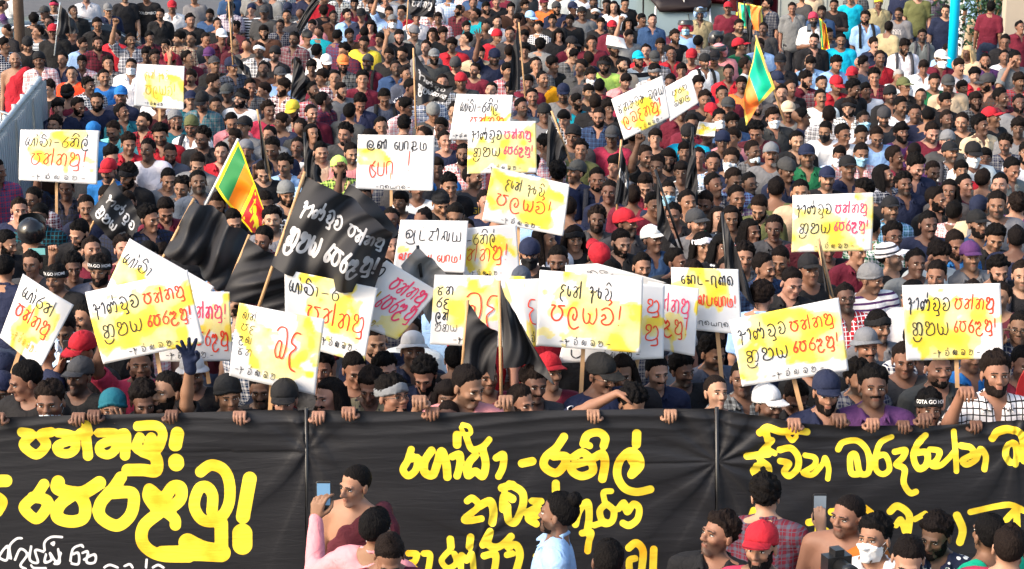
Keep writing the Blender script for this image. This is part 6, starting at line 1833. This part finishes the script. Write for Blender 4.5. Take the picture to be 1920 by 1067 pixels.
flag((778, 97), (782, 200), (836, 192), (850, 162), ((775, 90), (780, 242)), 240, 'black pennant with white lettering on a thin upright pole in the far rows', amp=.05, nf=1.1, seed=.4, text=[('aa nd du va', .08, .85, .62, .16, .016), ('kr ma ya pe ra la', .06, .98, .28, .18, .017)], ns=90, nt=60, sag=(-.12, .03))
flag((768, -6), (768, 28), (812, 34), (818, -2), ((766, -8), (762, 60)), 60, 'black lettered flag at the very back of the crowd', amp=.05, seed=3.3, text=[('pa n_ na mu', .1, .9, .5, .3, .02)], ns=60, nt=40)
flag((972, 45), (976, 168), (952, 172), (960, 100), ((973, 42), (986, 200)), 190, 'furled black flag with a pointed tip behind the placards', amp=.05, nf=1, seed=1)
flag((113, 8), (106, 66), (148, 62), (140, 40), ((113, 4), (102, 105)), 95, 'triangular black flag on a pale pole close to the brown post', amp=.05, seed=2, polemat=M['steel'])
flag((434, 98), (440, 118), (476, 160), (468, 128), ((428, -5), (437, 122)), 140, 'slate grey flag sliding down a long thin pole', amp=.05, seed=2.8)
flag((436, 2), (432, 26), (424, 40), (426, 6), ((437, -6), (434, 105)), 100, 'short dark flag wrapped round the top of a pole in the far rows', amp=.03, seed=2.1, polemat=dk)
flag((553, 112), (546, 180), (572, 198), (577, 150), ((553, 108), (545, 190)), 170, 'rounded black flag next to the man in the black beret-like beanie', amp=.06, seed=4.4, polemat=dk, sag=(.05, 0))
flag((590, -8), (555, 50), (566, 60), (600, 4), ((592, -10), (553, 70)), 70, 'long black flag leaning at the back beside the laughing man', amp=.03, seed=.8, polemat=dk)
flag((1028, 212), (1024, 312), (1052, 312), (1066, 290), ((1034, 208), (1072, 308)), 300, 'black flag hanging straight down next to a bare slanting stick', amp=.05, seed=1.6)
flag((1164, 272), (1152, 382), (1178, 386), (1180, 330), ((1165, 262), (1156, 402)), 385, 'furled black flag with faint lettering on an orange stick behind the red cap', amp=.05, seed=2.4, text=[('pa n_ na', .1, .9, .5, .2, .03)])
flag((1230, 322), (1232, 430), (1276, 474), (1246, 400), ((1228, 318), (1280, 470)), 440, 'long dark grey flag hanging over the red, white and navy striped shirt', amp=.05, seed=3.6, polemat=dk)
flag((1296, 244), (1282, 372), (1310, 388), (1306, 300), ((1298, 238), (1300, 400)), 370, 'furled black flag between the far placards and the women', amp=.05, seed=5.5, polemat=dk)
flag((1357, 405), (1362, 520), (1420, 582), (1392, 500), ((1354, 398), (1366, 560)), 560, 'tall drooping black flag behind the Tamil placard on the stick', amp=.05, seed=1.2, polemat=dk)
flag((1535, 455), (1546, 545), (1562, 560), (1545, 500), ((1533, 448), (1562, 566)), 590, 'dark pole with a rolled black flag standing before the pink slogan placard', amp=.02, seed=2.0, rpole=.016)
flag((484, 208), (490, 290), (503, 335), (494, 270), ((482, 205), (508, 340)), 330, 'narrow grey furled flag held by the man in the navy polo', amp=.04, seed=2.9)
flag((573, 255), (572, 330), (604, 345), (590, 300), ((571, 248), (573, 345)), 350, 'black flag on a white-tipped pole next to the beige t-shirt', amp=.04, seed=.3, polemat=dk)
flag((1396, 6), (1400, 60), (1408, 92), (1412, 50), ((1395, 2), (1407, 98)), 85, 'thin grey furled flag standing before the yellow and orange flag', amp=.03, seed=.9, polemat=dk)
flag((783, 463), (752, 498), (806, 606), (842, 516), ((783, 460), (790, 520)), 668, 'pale grey translucent-looking flag over the Tamil placard corner', 'flag_grey', amp=.05, nf=1.3, seed=1.5, doff=.1, polemat=dk)
flag((878, 568), (868, 690), (926, 712), (934, 626), ((877, 562), (866, 700)), 700, 'left-hand black flag of the pair at the banner, on a reddish stick'.replace('left-hand ', 'shorter '), amp=.045, nf=1.0, seed=.7, sag=(-.02, -.02))
flag((938, 530), (944, 690), (1040, 716), (978, 604), ((936, 526), (940, 740)), 722, 'taller black flag of the pair at the banner, streaming down to one side', amp=.06, nf=1.2, seed=2.7, sag=(-.03, .04))
flag((1040, 218), (1046, 240), (1052, 262), (1050, 238), ((1036, 212), (1070, 306)), 292, 'bare slanting stick with a wisp of black cloth', amp=.01, seed=.5)
# ------------------------------------------------------------ the long black banner
def off(ox, oy, S): return [([(ox + x / 3.952, oy + y / 3.952) for x, y in pts], hw / 3.952) for pts, hw in S]
LM = [  # left panel
 ([(160, 55), (230, 75), (172, 150), (265, 222), (340, 150), (300, 75), (375, 55)], 37), ([(430, 60), (520, 75), (550, 105), (430, 150), (430, 200), (500, 215), (555, 180), (560, 110)], 34),
 ([(560, 95), (620, 55), (640, 130), (650, 230)], 38), ([(620, -5), (640, 0), (660, 60)], 30), ([(730, 60), (850, 62), (830, 110), (745, 150), (740, 200), (800, 222), (855, 180), (855, 110)], 34), ([(840, 95), (925, 65), (930, 150), (925, 228)], 38),
 ([(1035, 90), (1010, 170), (1080, 190), (1120, 90), (1145, 180), (1180, 160), (1205, 60), (1150, 5), (1020, 10)], 36), ([(1060, 195), (1150, 240), (1155, 340), (1060, 335), (945, 335)], 46), ([(1315, 62), (1300, 145)], 50), ([(1303, 272), (1305, 288)], 58),
 ([(-20, 415), (45, 415)], 45), ([(-30, 530), (15, 570), (-20, 640)], 42), ([(325, 440), (270, 520), (205, 570), (180, 620), (265, 695), (330, 640), (350, 560), (240, 535)], 40),
 ([(430, 425), (430, 470), (520, 500), (620, 500), (735, 430)], 50), ([(550, 510), (445, 590), (425, 680), (520, 715), (615, 690), (630, 600), (590, 520)], 46),
 ([(895, 390), (840, 470), (745, 580), (745, 680), (860, 745), (950, 690), (988, 600), (975, 505), (840, 505)], 45), ([(1105, 480), (1105, 545), (1200, 640), (1330, 560), (1340, 470), (1280, 460), (1205, 545), (1120, 490)], 44),
 ([(1200, 620), (1290, 690), (1300, 740)], 42), ([(1180, 650), (1065, 750), (1060, 880), (1180, 965), (1400, 975)], 46), ([(1390, 870), (1500, 925), (1640, 950)], 68), ([(1200, 955), (1420, 950), (1640, 960)], 58),
 ([(1485, 350), (1565, 300), (1660, 340), (1702, 450), (1690, 600), (1610, 705), (1500, 700), (1440, 600), (1470, 480), (1530, 460), (1575, 520), (1570, 640)], 42), ([(1640, 730), (1640, 950)], 50),
 ([(1850, 400), (1800, 680)], 52), ([(1795, 805), (1795, 890)], 74)]
LW = [([(-20, 1000), (20, 930), (60, 900), (50, 1000), (0, 990)], 9), ([(80, 990), (70, 900), (120, 845), (160, 840)], 9), ([(110, 1000), (150, 920), (200, 960), (150, 1040), (190, 1067)], 9), ([(230, 900), (220, 1000), (280, 1020), (260, 930), (320, 940)], 9),
 ([(330, 930), (330, 870), (380, 830), (460, 830)], 9), ([(380, 880), (400, 870), (395, 890)], 9), ([(340, 960), (330, 1020), (380, 1000), (370, 950), (420, 1020), (450, 950)], 9), ([(430, 920), (440, 1020), (400, 1030)], 9),
 ([(520, 1010), (540, 920), (600, 890), (615, 905)], 9), ([(540, 960), (580, 950), (580, 1030), (530, 1030)], 9), ([(610, 950), (650, 940), (640, 1020), (700, 1020), (700, 960), (620, 1000)], 9), ([(770, 1060), (810, 1040), (870, 1060)], 9), ([(920, 1050), (960, 1035), (980, 1060)], 9),
 ([(1085, 1000), (1080, 1060)], 9), ([(1130, 1060), (1170, 1040), (1210, 1060)], 9), ([(230, 1040), (250, 1060), (340, 1062)], 8)]
MN = [([(1150, 180), (1125, 260), (1090, 330), (1130, 375), (1185, 330), (1198, 245), (1150, 250)], 27), ([(1300, 190), (1250, 270), (1250, 350), (1310, 370), (1345, 280), (1375, 195), (1408, 280), (1418, 385)], 31),
 ([(1455, 235), (1510, 220), (1510, 300), (1490, 378)], 28), ([(1490, 75), (1490, 145)], 32), ([(1530, 0), (1580, 15), (1590, 60), (1545, 70), (1520, 20)], 17), ([(1560, 90), (1600, 180), (1680, 160), (1728, 108)], 24),
 ([(1680, 180), (1702, 290), (1680, 380), (1625, 345), (1570, 375), (1575, 290), (1625, 225)], 29), ([(1780, 245), (1832, 220), (1830, 310), (1798, 380)], 27),
 ([(1565, 560), (1605, 540), (1650, 600), (1545, 690), (1590, 705), (1670, 690)], 25), ([(1650, 600), (1735, 560), (1760, 640), (1750, 720)], 30), ([(1822, 465), (1900, 445)], 30), ([(1830, 620), (1840, 525), (1900, 545)], 30),
 ([(1130, 950), (1190, 955), (1175, 1010), (1135, 1030), (1200, 1080)], 24), ([(1245, 950), (1290, 960), (1275, 1080)], 24), ([(1440, 845), (1445, 900)], 28), ([(1430, 930), (1375, 1000), (1420, 1060), (1485, 1020), (1470, 950)], 22), ([(1520, 1060), (1520, 960), (1560, 1000), (1600, 950), (1612, 1080)], 22),
 ([(1590, 825), (1582, 900)], 28), ([(1680, 885), (1735, 785), (1720, 880), (1800, 900), (1890, 820)], 27), ([(1690, 965), (1775, 955), (1765, 1080)], 26), ([(1860, 960), (1900, 950)], 24)]
MO = [([(75, 288), (150, 272)], 32), ([(385, 90), (330, 170), (250, 240), (240, 310), (320, 358), (380, 310), (400, 235), (310, 235)], 31), ([(455, 240), (520, 205), (575, 260), (450, 305), (450, 350), (520, 382), (600, 345), (585, 265)], 30),
 ([(600, 250), (670, 215), (690, 290), (670, 400)], 32), ([(530, 140), (560, 75), (640, 55), (690, 95), (680, 155)], 31), ([(530, 135), (575, 155)], 26), ([(885, 260), (910, 310), (885, 370), (950, 300), (930, 225), (870, 200), (800, 265), (780, 370), (830, 465), (920, 500), (1025, 480)], 31),
 ([(925, 65), (922, 145)], 34), ([(-20, 440), (70, 490), (85, 560), (60, 650), (20, 720), (-25, 700), (-35, 600)], 29), ([(150, 560), (215, 565)], 26), ([(105, 650), (190, 610), (205, 660), (120, 690), (180, 730)], 26), ([(325, 435), (325, 490)], 30),
 ([(470, 735), (500, 630), (560, 575), (572, 680), (560, 770)], 27), ([(520, 800), (585, 795), (570, 860), (560, 930)], 25), ([(735, 492), (680, 500), (685, 560)], 22), ([(690, 590), (650, 645), (680, 730), (742, 715), (755, 640), (705, 590)], 25), ([(610, 745), (690, 720)], 22),
 ([(790, 625), (830, 580), (855, 650), (900, 590), (942, 620), (930, 700), (870, 745), (822, 730)], 25), ([(-30, 900), (30, 885), (60, 960), (30, 1080)], 28), ([(180, 970), (250, 965), (205, 1060)], 26),
 ([(865, 905), (920, 870), (970, 930), (960, 1080)], 28), ([(870, 1080), (870, 1000), (910, 985)], 26), ([(1050, 920), (1045, 1080)], 28), ([(1740, 232), (1830, 222), (1900, 215)], 24), ([(1810, 300), (1830, 385), (1900, 375)], 26), ([(1690, 790), (1740, 760), (1795, 640)], 27), ([(1885, 60), (1895, 110)], 26)]
RP = [([(-60, 60), (0, 22), (100, 50), (200, 42), (290, 52)], 26), ([(150, 85), (180, 118), (210, 88)], 18), ([(-70, 235), (30, 115)], 25), ([(-60, 260), (0, 300), (5, 370), (-60, 395), (-110, 340), (-60, 290)], 23), ([(-10, 180), (50, 210)], 20),
 ([(90, 185), (170, 172), (222, 235), (220, 320), (160, 382), (122, 345), (155, 285), (90, 265)], 25), ([(275, 225), (350, 245), (340, 300), (262, 355), (330, 370), (400, 295), (425, 245), (450, 320), (442, 398)], 20),
 ([(522, 185), (560, 135), (660, 122), (730, 180), (752, 260), (740, 352), (680, 350), (652, 225), (612, 240), (615, 350), (665, 362)], 23), ([(920, 95), (840, 135), (802, 220), (800, 325), (850, 362), (900, 320), (872, 225), (810, 235)], 21),
 ([(940, 200), (1018, 185), (1000, 240), (950, 292), (1010, 322), (1002, 420), (1050, 500), (1095, 492)], 23), ([(1170, 80), (1100, 155), (1078, 240), (1112, 318), (1170, 290), (1178, 205), (1110, 205)], 24), ([(1200, 180), (1270, 192), (1250, 250), (1210, 295), (1280, 292), (1380, 190)], 21),
 ([(1380, 50), (1385, 180), (1395, 340)], 21), ([(1430, 150), (1500, 162), (1510, 210), (1440, 255), (1470, 292), (1540, 252), (1568, 170), (1612, 230), (1602, 325)], 23), ([(1660, 95), (1700, 45), (1800, 32), (1880, 80), (1895, 260)], 28), ([(1790, 275), (1760, 222), (1770, 152), (1822, 132), (1842, 200), (1832, 285)], 25),
 ([(-80, 720), (-40, 760), (20, 700)], 24), ([(60, 745), (140, 735)], 20), ([(300, 720), (370, 725), (362, 870), (420, 780), (485, 885)], 26), ([(470, 645), (525, 640)], 27), ([(715, 610), (775, 660)], 24), ([(550, 885), (600, 830)], 22),
 ([(905, 640), (960, 598), (1045, 665), (1040, 790)], 27), ([(950, 745), (985, 700), (1015, 790)], 23), ([(1090, 700), (1165, 655)], 22), ([(1400, 670), (1445, 780), (1425, 870)], 30), ([(1500, 645), (1600, 625), (1700, 605), (1800, 592), (1900, 640)], 23),
 ([(1770, 700), (1840, 640), (1850, 780), (1900, 820)], 26), ([(1740, 740), (1780, 840)], 22)]
YEL = off(0, 797, LM) + off(480, 797, MN) + off(960, 797, MO) + off(1440, 797, RP)
WHI = off(0, 797, LW)
def top_edge(x): return np.interp(x, [-80, 0, 300, 575, 830, 1100, 1340, 1360, 1500, 1600, 1750, 1830, 1920, 2000], [786, 783, 776, 769, 775, 770, 767, 771, 793, 800, 800, 793, 787, 785])
def ruck(px, py):
    te = top_edge(px); dy = py - te
    P3 = np.stack([px / 170.0, py / 26.0, px * 0 + 2.2], -1)
    d = smooth_noise(P3, 1.1, 31, 2) * .010
    Pd = np.stack([(px * .9 - py * .5) / 210.0, (py * .9 + px * .42) / 30.0, px * 0], -1)
    d = d * (1 - sstep(1250, 1500, px)) + (smooth_noise(Pd, 1.2, 8, 2) * .016) * sstep(1250, 1500, px)
    d += -np.abs(np.sin(dy / 7.5 + 1.6 * np.sin(px / 140.0) + px / 330.0)) * .015 * np.exp(-np.maximum(dy, 0) / 42.0)
    for ax, ay, amp, N, rr, sgn in ((575, 846, .014, 8, 260, -1), (575, 790, .010, 7, 150, 0), (1345, 866, .016, 9, 260, 0), (1350, 790, .008, 7, 120, 0), (900, 1010, .008, 7, 200, 0), (1400, 1010, .010, 7, 260, 0), (1900, 830, .010, 9, 250, 0)):
        ang = np.arctan2(py - ay, px - ax); r_ = np.hypot(px - ax, py - ay)
        s = np.sin(ang * N + 1.6 * np.sin(ang * 2.3 + ax) + .9 * np.sin(r_ / 70.0 + ang)); w_ = (.35 + .65 * np.clip(.5 + .5 * smooth_noise(np.stack([ang * 1.2, ang * 0 + ax, ang * 0], -1), 2.0, int(ay)), 0, 1)) * (np.where(px < ax, 1, .45) if sgn else 1); d += w_ * amp * (np.abs(s) ** .6 * np.sign(s)) * (1 - np.exp(-r_ / 22.0)) * np.exp(-r_ / rr)
    fine = smooth_noise(np.stack([(px + py * .35) / 260.0, (py - px * .12 + 14 * np.sin(px / 190.0)) / 11.0, px * 0], -1), 1.0, 77, 2)
    d += .0060 * np.sign(fine) * np.abs(fine) ** 1.4 * (.5 + .5 * np.sin(px / 150.0 + 1))
    return d
def ban_mat():
    m = flag_mat('banner_cloth', (.009, .0095, .013), .62, paint=((.90, .70, .045), (.86, .46, .012)))
    N, L = m.node_tree.nodes, m.node_tree.links
    p = N['Principled BSDF']
    # white handwriting in the left panel
    mx0 = [n for n in N if n.type == 'MIX'][0]
    a = N.new('ShaderNodeAttribute'); a.attribute_name = 'paint_white'
    lt = N.new('ShaderNodeMath'); lt.operation = 'LESS_THAN'; lt.inputs[1].default_value = 0; L.new(a.outputs['Fac'], lt.inputs[0])
    mx = N.new('ShaderNodeMix'); mx.data_type = 'RGBA'; L.new(lt.outputs[0], mx.inputs[0]); L.new(mx0.outputs[2], mx.inputs[6]); mx.inputs[7].default_value = (.75, .75, .78, 1)
    L.new(mx.outputs[2], p.inputs['Base Color'])
    cr = [n for n in N if n.type == 'VALTORGB'][0]; cr.color_ramp.elements[0].position = .50; cr.color_ramp.elements[1].position = .70
    nt = [n for n in N if n.type == 'TEX_NOISE'][0]; nt.inputs['Scale'].default_value = 4
    tc = [n for n in N if n.type == 'TEX_COORD'][0]
    mp = N.new('ShaderNodeMapping'); mp.inputs['Scale'].default_value = (1.2, 1, 9)
    nb = N.new('ShaderNodeTexNoise'); nb.inputs['Scale'].default_value = 3.5; nb.inputs['Detail'].default_value = 7; nb.inputs['Distortion'].default_value = .8
    L.new(tc.outputs['Object'], mp.inputs[0]); L.new(mp.outputs[0], nb.inputs['Vector'])
    b = N.new('ShaderNodeBump'); b.inputs['Strength'].default_value = .22; b.inputs['Distance'].default_value = .02
    L.new(nb.outputs[0], b.inputs['Height']); L.new(b.outputs[0], p.inputs['Normal'])
    return m
M['banner'] = ban_mat()
ban = empty('banner', tuple(at_y(960, 1067, BANY)))
tag(ban, 'long black cloth banner with huge yellow lettering held across the front row', 'banner')
borg = np.array(ban.location)
def panel(x0, x1, step=2.6):
    xs = np.arange(x0, x1 + .1, step); vs_ = np.linspace(0, 1, 150)
    PX, VV = np.meshgrid(xs, vs_, indexing='ij')
    PY = top_edge(PX) + VV * (1150 - top_edge(PX))
    rx, ry = (PX - 960) / FPX, (PY - 533.5) / FPX
    dx, dy, dz = rx, CT - ry * ST, -ST - ry * CT
    k = BANY / dy
    X, Z = dx * k, CAMZ + dz * k
    Y = BANY - ruck(PX, PY)
    V = np.stack([X, Y, Z], -1).reshape(-1, 3) - borg
    nx, ny = len(xs), len(vs_)
    idx = np.arange(nx * ny).reshape(nx, ny)
    Q = np.stack([idx[:-1, :-1], idx[:-1, 1:], idx[1:, 1:], idx[1:, :-1]], -1).reshape(-1, 4)
    me = quads_mesh('panel', V, Q, [M['banner']])
    add_attr(me, 'paint', stroke_sdf(PX.ravel(), PY.ravel(), YEL)); add_attr(me, 'paint_white', stroke_sdf(PX.ravel(), PY.ravel(), WHI))
    return obj('panel', me, ban)
panel(-70, 573); panel(576, 1342); panel(1346, 1990)
for sx in (574.5, 1344):
    a, b = at_y(sx, top_edge(sx) - 4, BANY + .01), at_y(sx + 2, 1150, BANY + .01)
    mb = MB().tube([Vector(a) - ban.location, Vector(b) - ban.location], .013, 8); mb.build('pole', M['flag_black'] if False else M['black_plastic'], ban, True)

print('BANTOP', at_y(960, 772, BANY).z, at_y(200, 778, BANY).z, 'BANY', BANY, 'front', [(round(p['x']), round(p['y']), round(p['w'].y, 2), round(p['sc'], 2)) for p in LIST if 'B' in p['fl']])
# the 300 that show largest are things of their own; the small far ones beyond them are one mass
def coverage():
    W_, H_ = 480, 267
    z = np.full((H_, W_), 1e9); who = np.full((H_, W_), -1)
    yy, xx = np.mgrid[0:H_, 0:W_]; xx = xx * 4 + 2; yy = yy * 4 + 2
    def put(m, d, k):
        m = m & (z > d); z[m] = d; who[m] = k
    def inside(poly):
        m = np.zeros(xx.shape, bool); n = len(poly)
        for i in range(n):
            (x1, y1), (x2, y2) = poly[i], poly[(i + 1) % n]
            c = ((y1 > yy) != (y2 > yy)); m ^= c & (xx < (x2 - x1) * (yy - y1) / ((y2 - y1) or 1e-9) + x1)
        return m
    for poly, d in OCC: put(inside(poly), d, -2)
    put(yy > top_edge(xx), to_pixel((0, BANY, 1.2))[2], -2)
    for i, p in enumerate(LIST):
        _, _, d = to_pixel(p['w']); s = FPX / d
        put(((xx - p['x']) / (.10 * s)) ** 2 + ((yy - p['y']) / (.14 * s)) ** 2 < 1, d, i)
        put((np.abs(xx - p['x']) < .23 * s) & (yy > p['y'] + .19 * s) & (yy < p['y'] + 1.5 * s), d + .05, i)
    n = np.bincount(who[who >= 0], minlength=len(LIST))
    for i, p in enumerate(LIST): p['vis'] = n[i]
coverage()
print('hidden', sum(1 for p in LIST if p['vis'] < 5))
LIST = [p for p in LIST if p['vis'] >= 5 or p['fg'] or 'B' in p['fl']]
LIST.sort(key=lambda p: -p['vis'])
LIM = 305
BYITEM = {}
for i, p in enumerate(LIST):
    r = p['r']
    fl = p['fl']
    garm, pat = GCODE[p['g'][0]]
    pose = 'D'
    for c in fl:
        if c in 'FRLSZEQBVUPGHXY': pose = c
    if 'SB' in fl: pose = 'B'
    if pose == 'B' and 1480 < p['x'] < 1700: pose = 'J'
    printed = None
    if 'x' in fl:
        k = fl[fl.index('x') + 1:]
        k = ''.join(c for c in k if c.isdigit())
        printed = PRINTS.get(k)
    lg = None
    g = p['g']
    h = p['h']
    kw = dict(yaw=p['yaw'], pose=pose, hair=h[0], hatc=h[1:3] if len(h) > 1 else None, garm=garm, pattern=pat, c1=g[1:3], c2=(g[3:5] or 'wh'), flags=''.join(c for c in fl if c.islower() or c == 'N'), rng=r,
              scale=p['sc'], printed=printed)
    if 't:' in p['item']:
        kw['legc'] = p['item'].split('t:')[1][:2]; kw['flags'] = ''; kw['pose'] = 'D'
    if p['fg'] and 'monk' in p['base'] : kw['torso'] = p['yaw'] * .6
    if 'T' in fl: kw['torso'] = -20
    LOD = i >= LIM
    o = make_person((p['w'].x, p['w'].y, 0), **kw)
    p['o'] = o
    BYITEM[p['item']] = p
    if i < LIM:
        tag(o, p['label'] or p['base'], 'person', 'people in the protest crowd' if not p['fg'] else 'people in front of the banner')
print('people', len(LIST), 'meshes', len(BODYMESH), 'unlabelled', sum(1 for p in LIST[:LIM] if not p['label']))

# headband writing
def band_text(o, text, size=.030):
    hat = [c for c in o.children if c.name.startswith('headband')]
    if not hat: return
    hat = hat[0]
    cu = bpy.data.curves.new('lettering', 'FONT'); cu.body = text; cu.size = size; cu.align_x = 'CENTER'; cu.align_y = 'CENTER'; cu.offset = .0006
    t = bpy.data.objects.new('tmp', cu); col.objects.link(t)
    me = bpy.data.meshes.new_from_object(t.evaluated_get(bpy.context.evaluated_depsgraph_get()))
    bpy.data.objects.remove(t)
    for v in me.vertices:
        a = v.co.x / .105
        d = np.array((math.sin(a), -math.cos(a), .52)); d /= np.linalg.norm(d)
        i = np.argmin(np.abs(TH - math.acos(d[2]))); j = int(round((a % (2 * math.pi)) / (2 * math.pi) * NP)) % NP
        rr = RAD[i, j] + .0255
        v.co = Vector(HC + d * rr) + Vector((0, 0, v.co.y))
    me.materials.clear(); me.materials.append(M['white'])
    obj('lettering', me, hat)
for p in LIST:
    if 'x8' in p['fl']: band_text(p['o'], 'GOTA GO HOME', .036)

# fold the far rest into one mesh
LOD = False
def fold_people(people, name):
    allv, polys, mats, mi, cols, t2, sm = [], [], [], [], [], [], 0
    slots = {}
    Vs, Ls, Lt, Mi, C1, C2, st, lp, sh = [], [], [], [], [], [], [], [], []
    nv = 0
    dg = bpy.context.evaluated_depsgraph_get(); bpy.context.view_layer.update()
    kill = []
    for p in people:
        stack = [p['o']]
        while stack:
            o = stack.pop(); stack += list(o.children); kill.append(o)
            me = o.data
            V = np.empty(len(me.vertices) * 3, np.float32); me.vertices.foreach_get('co', V); V = V.reshape(-1, 3)
            mw = np.array(o.matrix_world); V = V @ mw[:3, :3].T + mw[:3, 3]
            lv = np.empty(len(me.loops), np.int32); me.loops.foreach_get('vertex_index', lv)
            ls = np.empty(len(me.polygons), np.int32); me.polygons.foreach_get('loop_start', ls)
            m_ = np.empty(len(me.polygons), np.int32); me.polygons.foreach_get('material_index', m_)
            tot = np.diff(np.append(ls, len(me.loops)))
            rem = []
            for s in o.material_slots:
                mm = s.material
                if mm.name not in slots: slots[mm.name] = (len(slots), mm)
                rem.append(slots[mm.name][0])
            rem = np.array(rem or [0])
            Vs.append(V); Ls.append(lv + nv); Lt.append(tot); Mi.append(rem[np.clip(m_, 0, len(rem) - 1)])
            n = len(V); nv += n
            C1.append(np.tile(np.array(o.color[:]), (n, 1)))
            C2.append(np.tile(np.array(list(o.get('tone2', (.7, .7, .7))) + [1.0]), (n, 1)))
            for nm_, L_ in (('stubble', st), ('lips', lp)):
                a = me.attributes.get(nm_)
                v = np.zeros(n, np.float32)
                if a: a.data.foreach_get('value', v)
                L_.append(v)
            sh.append(np.full(n, o.get('shave', 0.0)))
    me = bpy.data.meshes.new(name)
    V = np.concatenate(Vs); lv = np.concatenate(Ls); tot = np.concatenate(Lt)
    me.vertices.add(len(V)); me.vertices.foreach_set('co', V.astype(np.float32).ravel())
    me.loops.add(len(lv)); me.loops.foreach_set('vertex_index', lv)
    me.polygons.add(len(tot)); me.polygons.foreach_set('loop_start', (np.cumsum(tot) - tot).astype(np.int32))
    me.polygons.foreach_set('use_smooth', np.ones(len(tot), bool)); me.polygons.foreach_set('material_index', np.concatenate(Mi).astype(np.int32))
    for nm_, (k, mm) in sorted(slots.items(), key=lambda q: q[1][0]): me.materials.append(massed(mm))
    me.update(calc_edges=True)
    add_color(me, 'tint', np.concatenate(C1)); add_color(me, 'tone2', np.concatenate(C2))
    add_attr(me, 'stubble', np.concatenate(st)); add_attr(me, 'lips', np.concatenate(lp)); add_attr(me, 'shave', np.concatenate(sh))
    for o in kill: bpy.data.objects.remove(o)
    o = bpy.data.objects.new(name, me); col.objects.link(o)
    return o
MASSED = {}
def massed(m):
    """the same material reading its colours from the mesh instead of the object"""
    if m.name in MASSED: return MASSED[m.name]
    c = m.copy(); MASSED[m.name] = c
    N, L = c.node_tree.nodes, c.node_tree.links
    for n in list(N):
        if n.type == 'OBJECT_INFO':
            a = N.new('ShaderNodeAttribute'); a.attribute_name = 'tint'
            for l in list(n.outputs['Color'].links): L.new(a.outputs['Color'], l.to_socket)
        if n.type == 'ATTRIBUTE' and n.attribute_type == 'OBJECT': n.attribute_type = 'GEOMETRY'
    return c
if len(LIST) > LIM:
    crowd = fold_people(LIST[LIM:], 'crowd')
    tag(crowd, 'far rows of the crowd standing on the road below the parked vehicles', None, None, 'stuff')
# ------------------------------------------------------------ things held in hands
def phone(x, y, d, rz, rx, label, w=.075, h=.155, screen=(.10, .20, .32)):
    p = at_depth(x, y, d)
    e = empty('phone', tuple(p), rz); e.rotation_euler = (rx, 0, rz); tag(e, label, 'phone')
    r = .010
    ring = lambda y_, k: [(sx * (w / 2 - r) + r * k * math.cos(a), y_, sz * (h / 2 - r) + r * k * math.sin(a)) for sx, sz, a0 in ((1, 1, 0), (-1, 1, 90), (-1, -1, 180), (1, -1, 270)) for a in (R(a0), R(a0 + 45), R(a0 + 90))]
    MB().loft([ring(-.0045, .7), ring(-.003, 1), ring(.003, 1), ring(.0045, .7)]).build('case', M['black_plastic'], e)
    sm = mat('lit_screen', screen, .2); N = sm.node_tree.nodes['Principled BSDF']
    N.inputs['Emission Color'].default_value = tuple(screen) + (1,); N.inputs['Emission Strength'].default_value = .3
    MB().box((0, -.0058, .012), (w * .86, .0015, h * .72)).build('screen', sm, e)
    return e
def find(x, y): return min(LIST, key=lambda p: math.hypot(p['x'] - x, p['y'] - y))
def phone_in(x, y, pose, side, rx, label, **k):
    q, rz = hand_point(find(x, y), pose, side)
    px, py, d = to_pixel(q)
    return phone(px, py - 6, d, 0, rx, label, **k)
phone_in(705, 989, 'Y', 1, R(-8), 'black phone with a bluish screen raised in front of the banner by the filming man', w=.082, h=.165)
phone_in(1436, 928, 'V', -1, R(-6), 'dark phone with a pale screen held up by the man in the checked shirt', w=.078, h=.16, screen=(.16, .19, .22))
phone(70, 474, head_depth(474) - .35, 0, 0, 'phone held sideways with a green and blue picture at the crowd edge', .15, .075, (.12, .3, .3))
phone(1517, 52, head_depth(52) - .3, 0, 0, 'small dark phone held up by the man filming in the white shirt', .07, .14, (.1, .12, .15))
phone_in(159, 651, 'E', -1, 0, 'black phone at the ear of the man in the red cap', w=.07, h=.14, screen=(.02, .02, .02))
# camera of the photographer below the banner
p = at_depth(1568, 1056, find(1592, 963)['w'].y * 1.0 - .2)
e = empty('camera_body', tuple(p), R(20)); tag(e, 'black camera with a long lens in front of the saffron-robed monk', 'camera')
MB().box((0, 0, 0), (.13, .07, .09)).box((0, .0, .06), (.05, .06, .035)).build('body', M['black_plastic'], e)
MB().loft([[(r_ * math.cos(a), y_, r_ * math.sin(a)) for a in np.linspace(0, 6.283, 20, endpoint=False)] for y_, r_ in ((-.03, .036), (-.10, .036), (-.105, .040), (-.15, .042), (-.152, .034))]).build('lens', M['black_plastic'], e, True)
# meshes no longer used by anything
for me in list(bpy.data.meshes):
    if me.users == 0: bpy.data.meshes.remove(me)
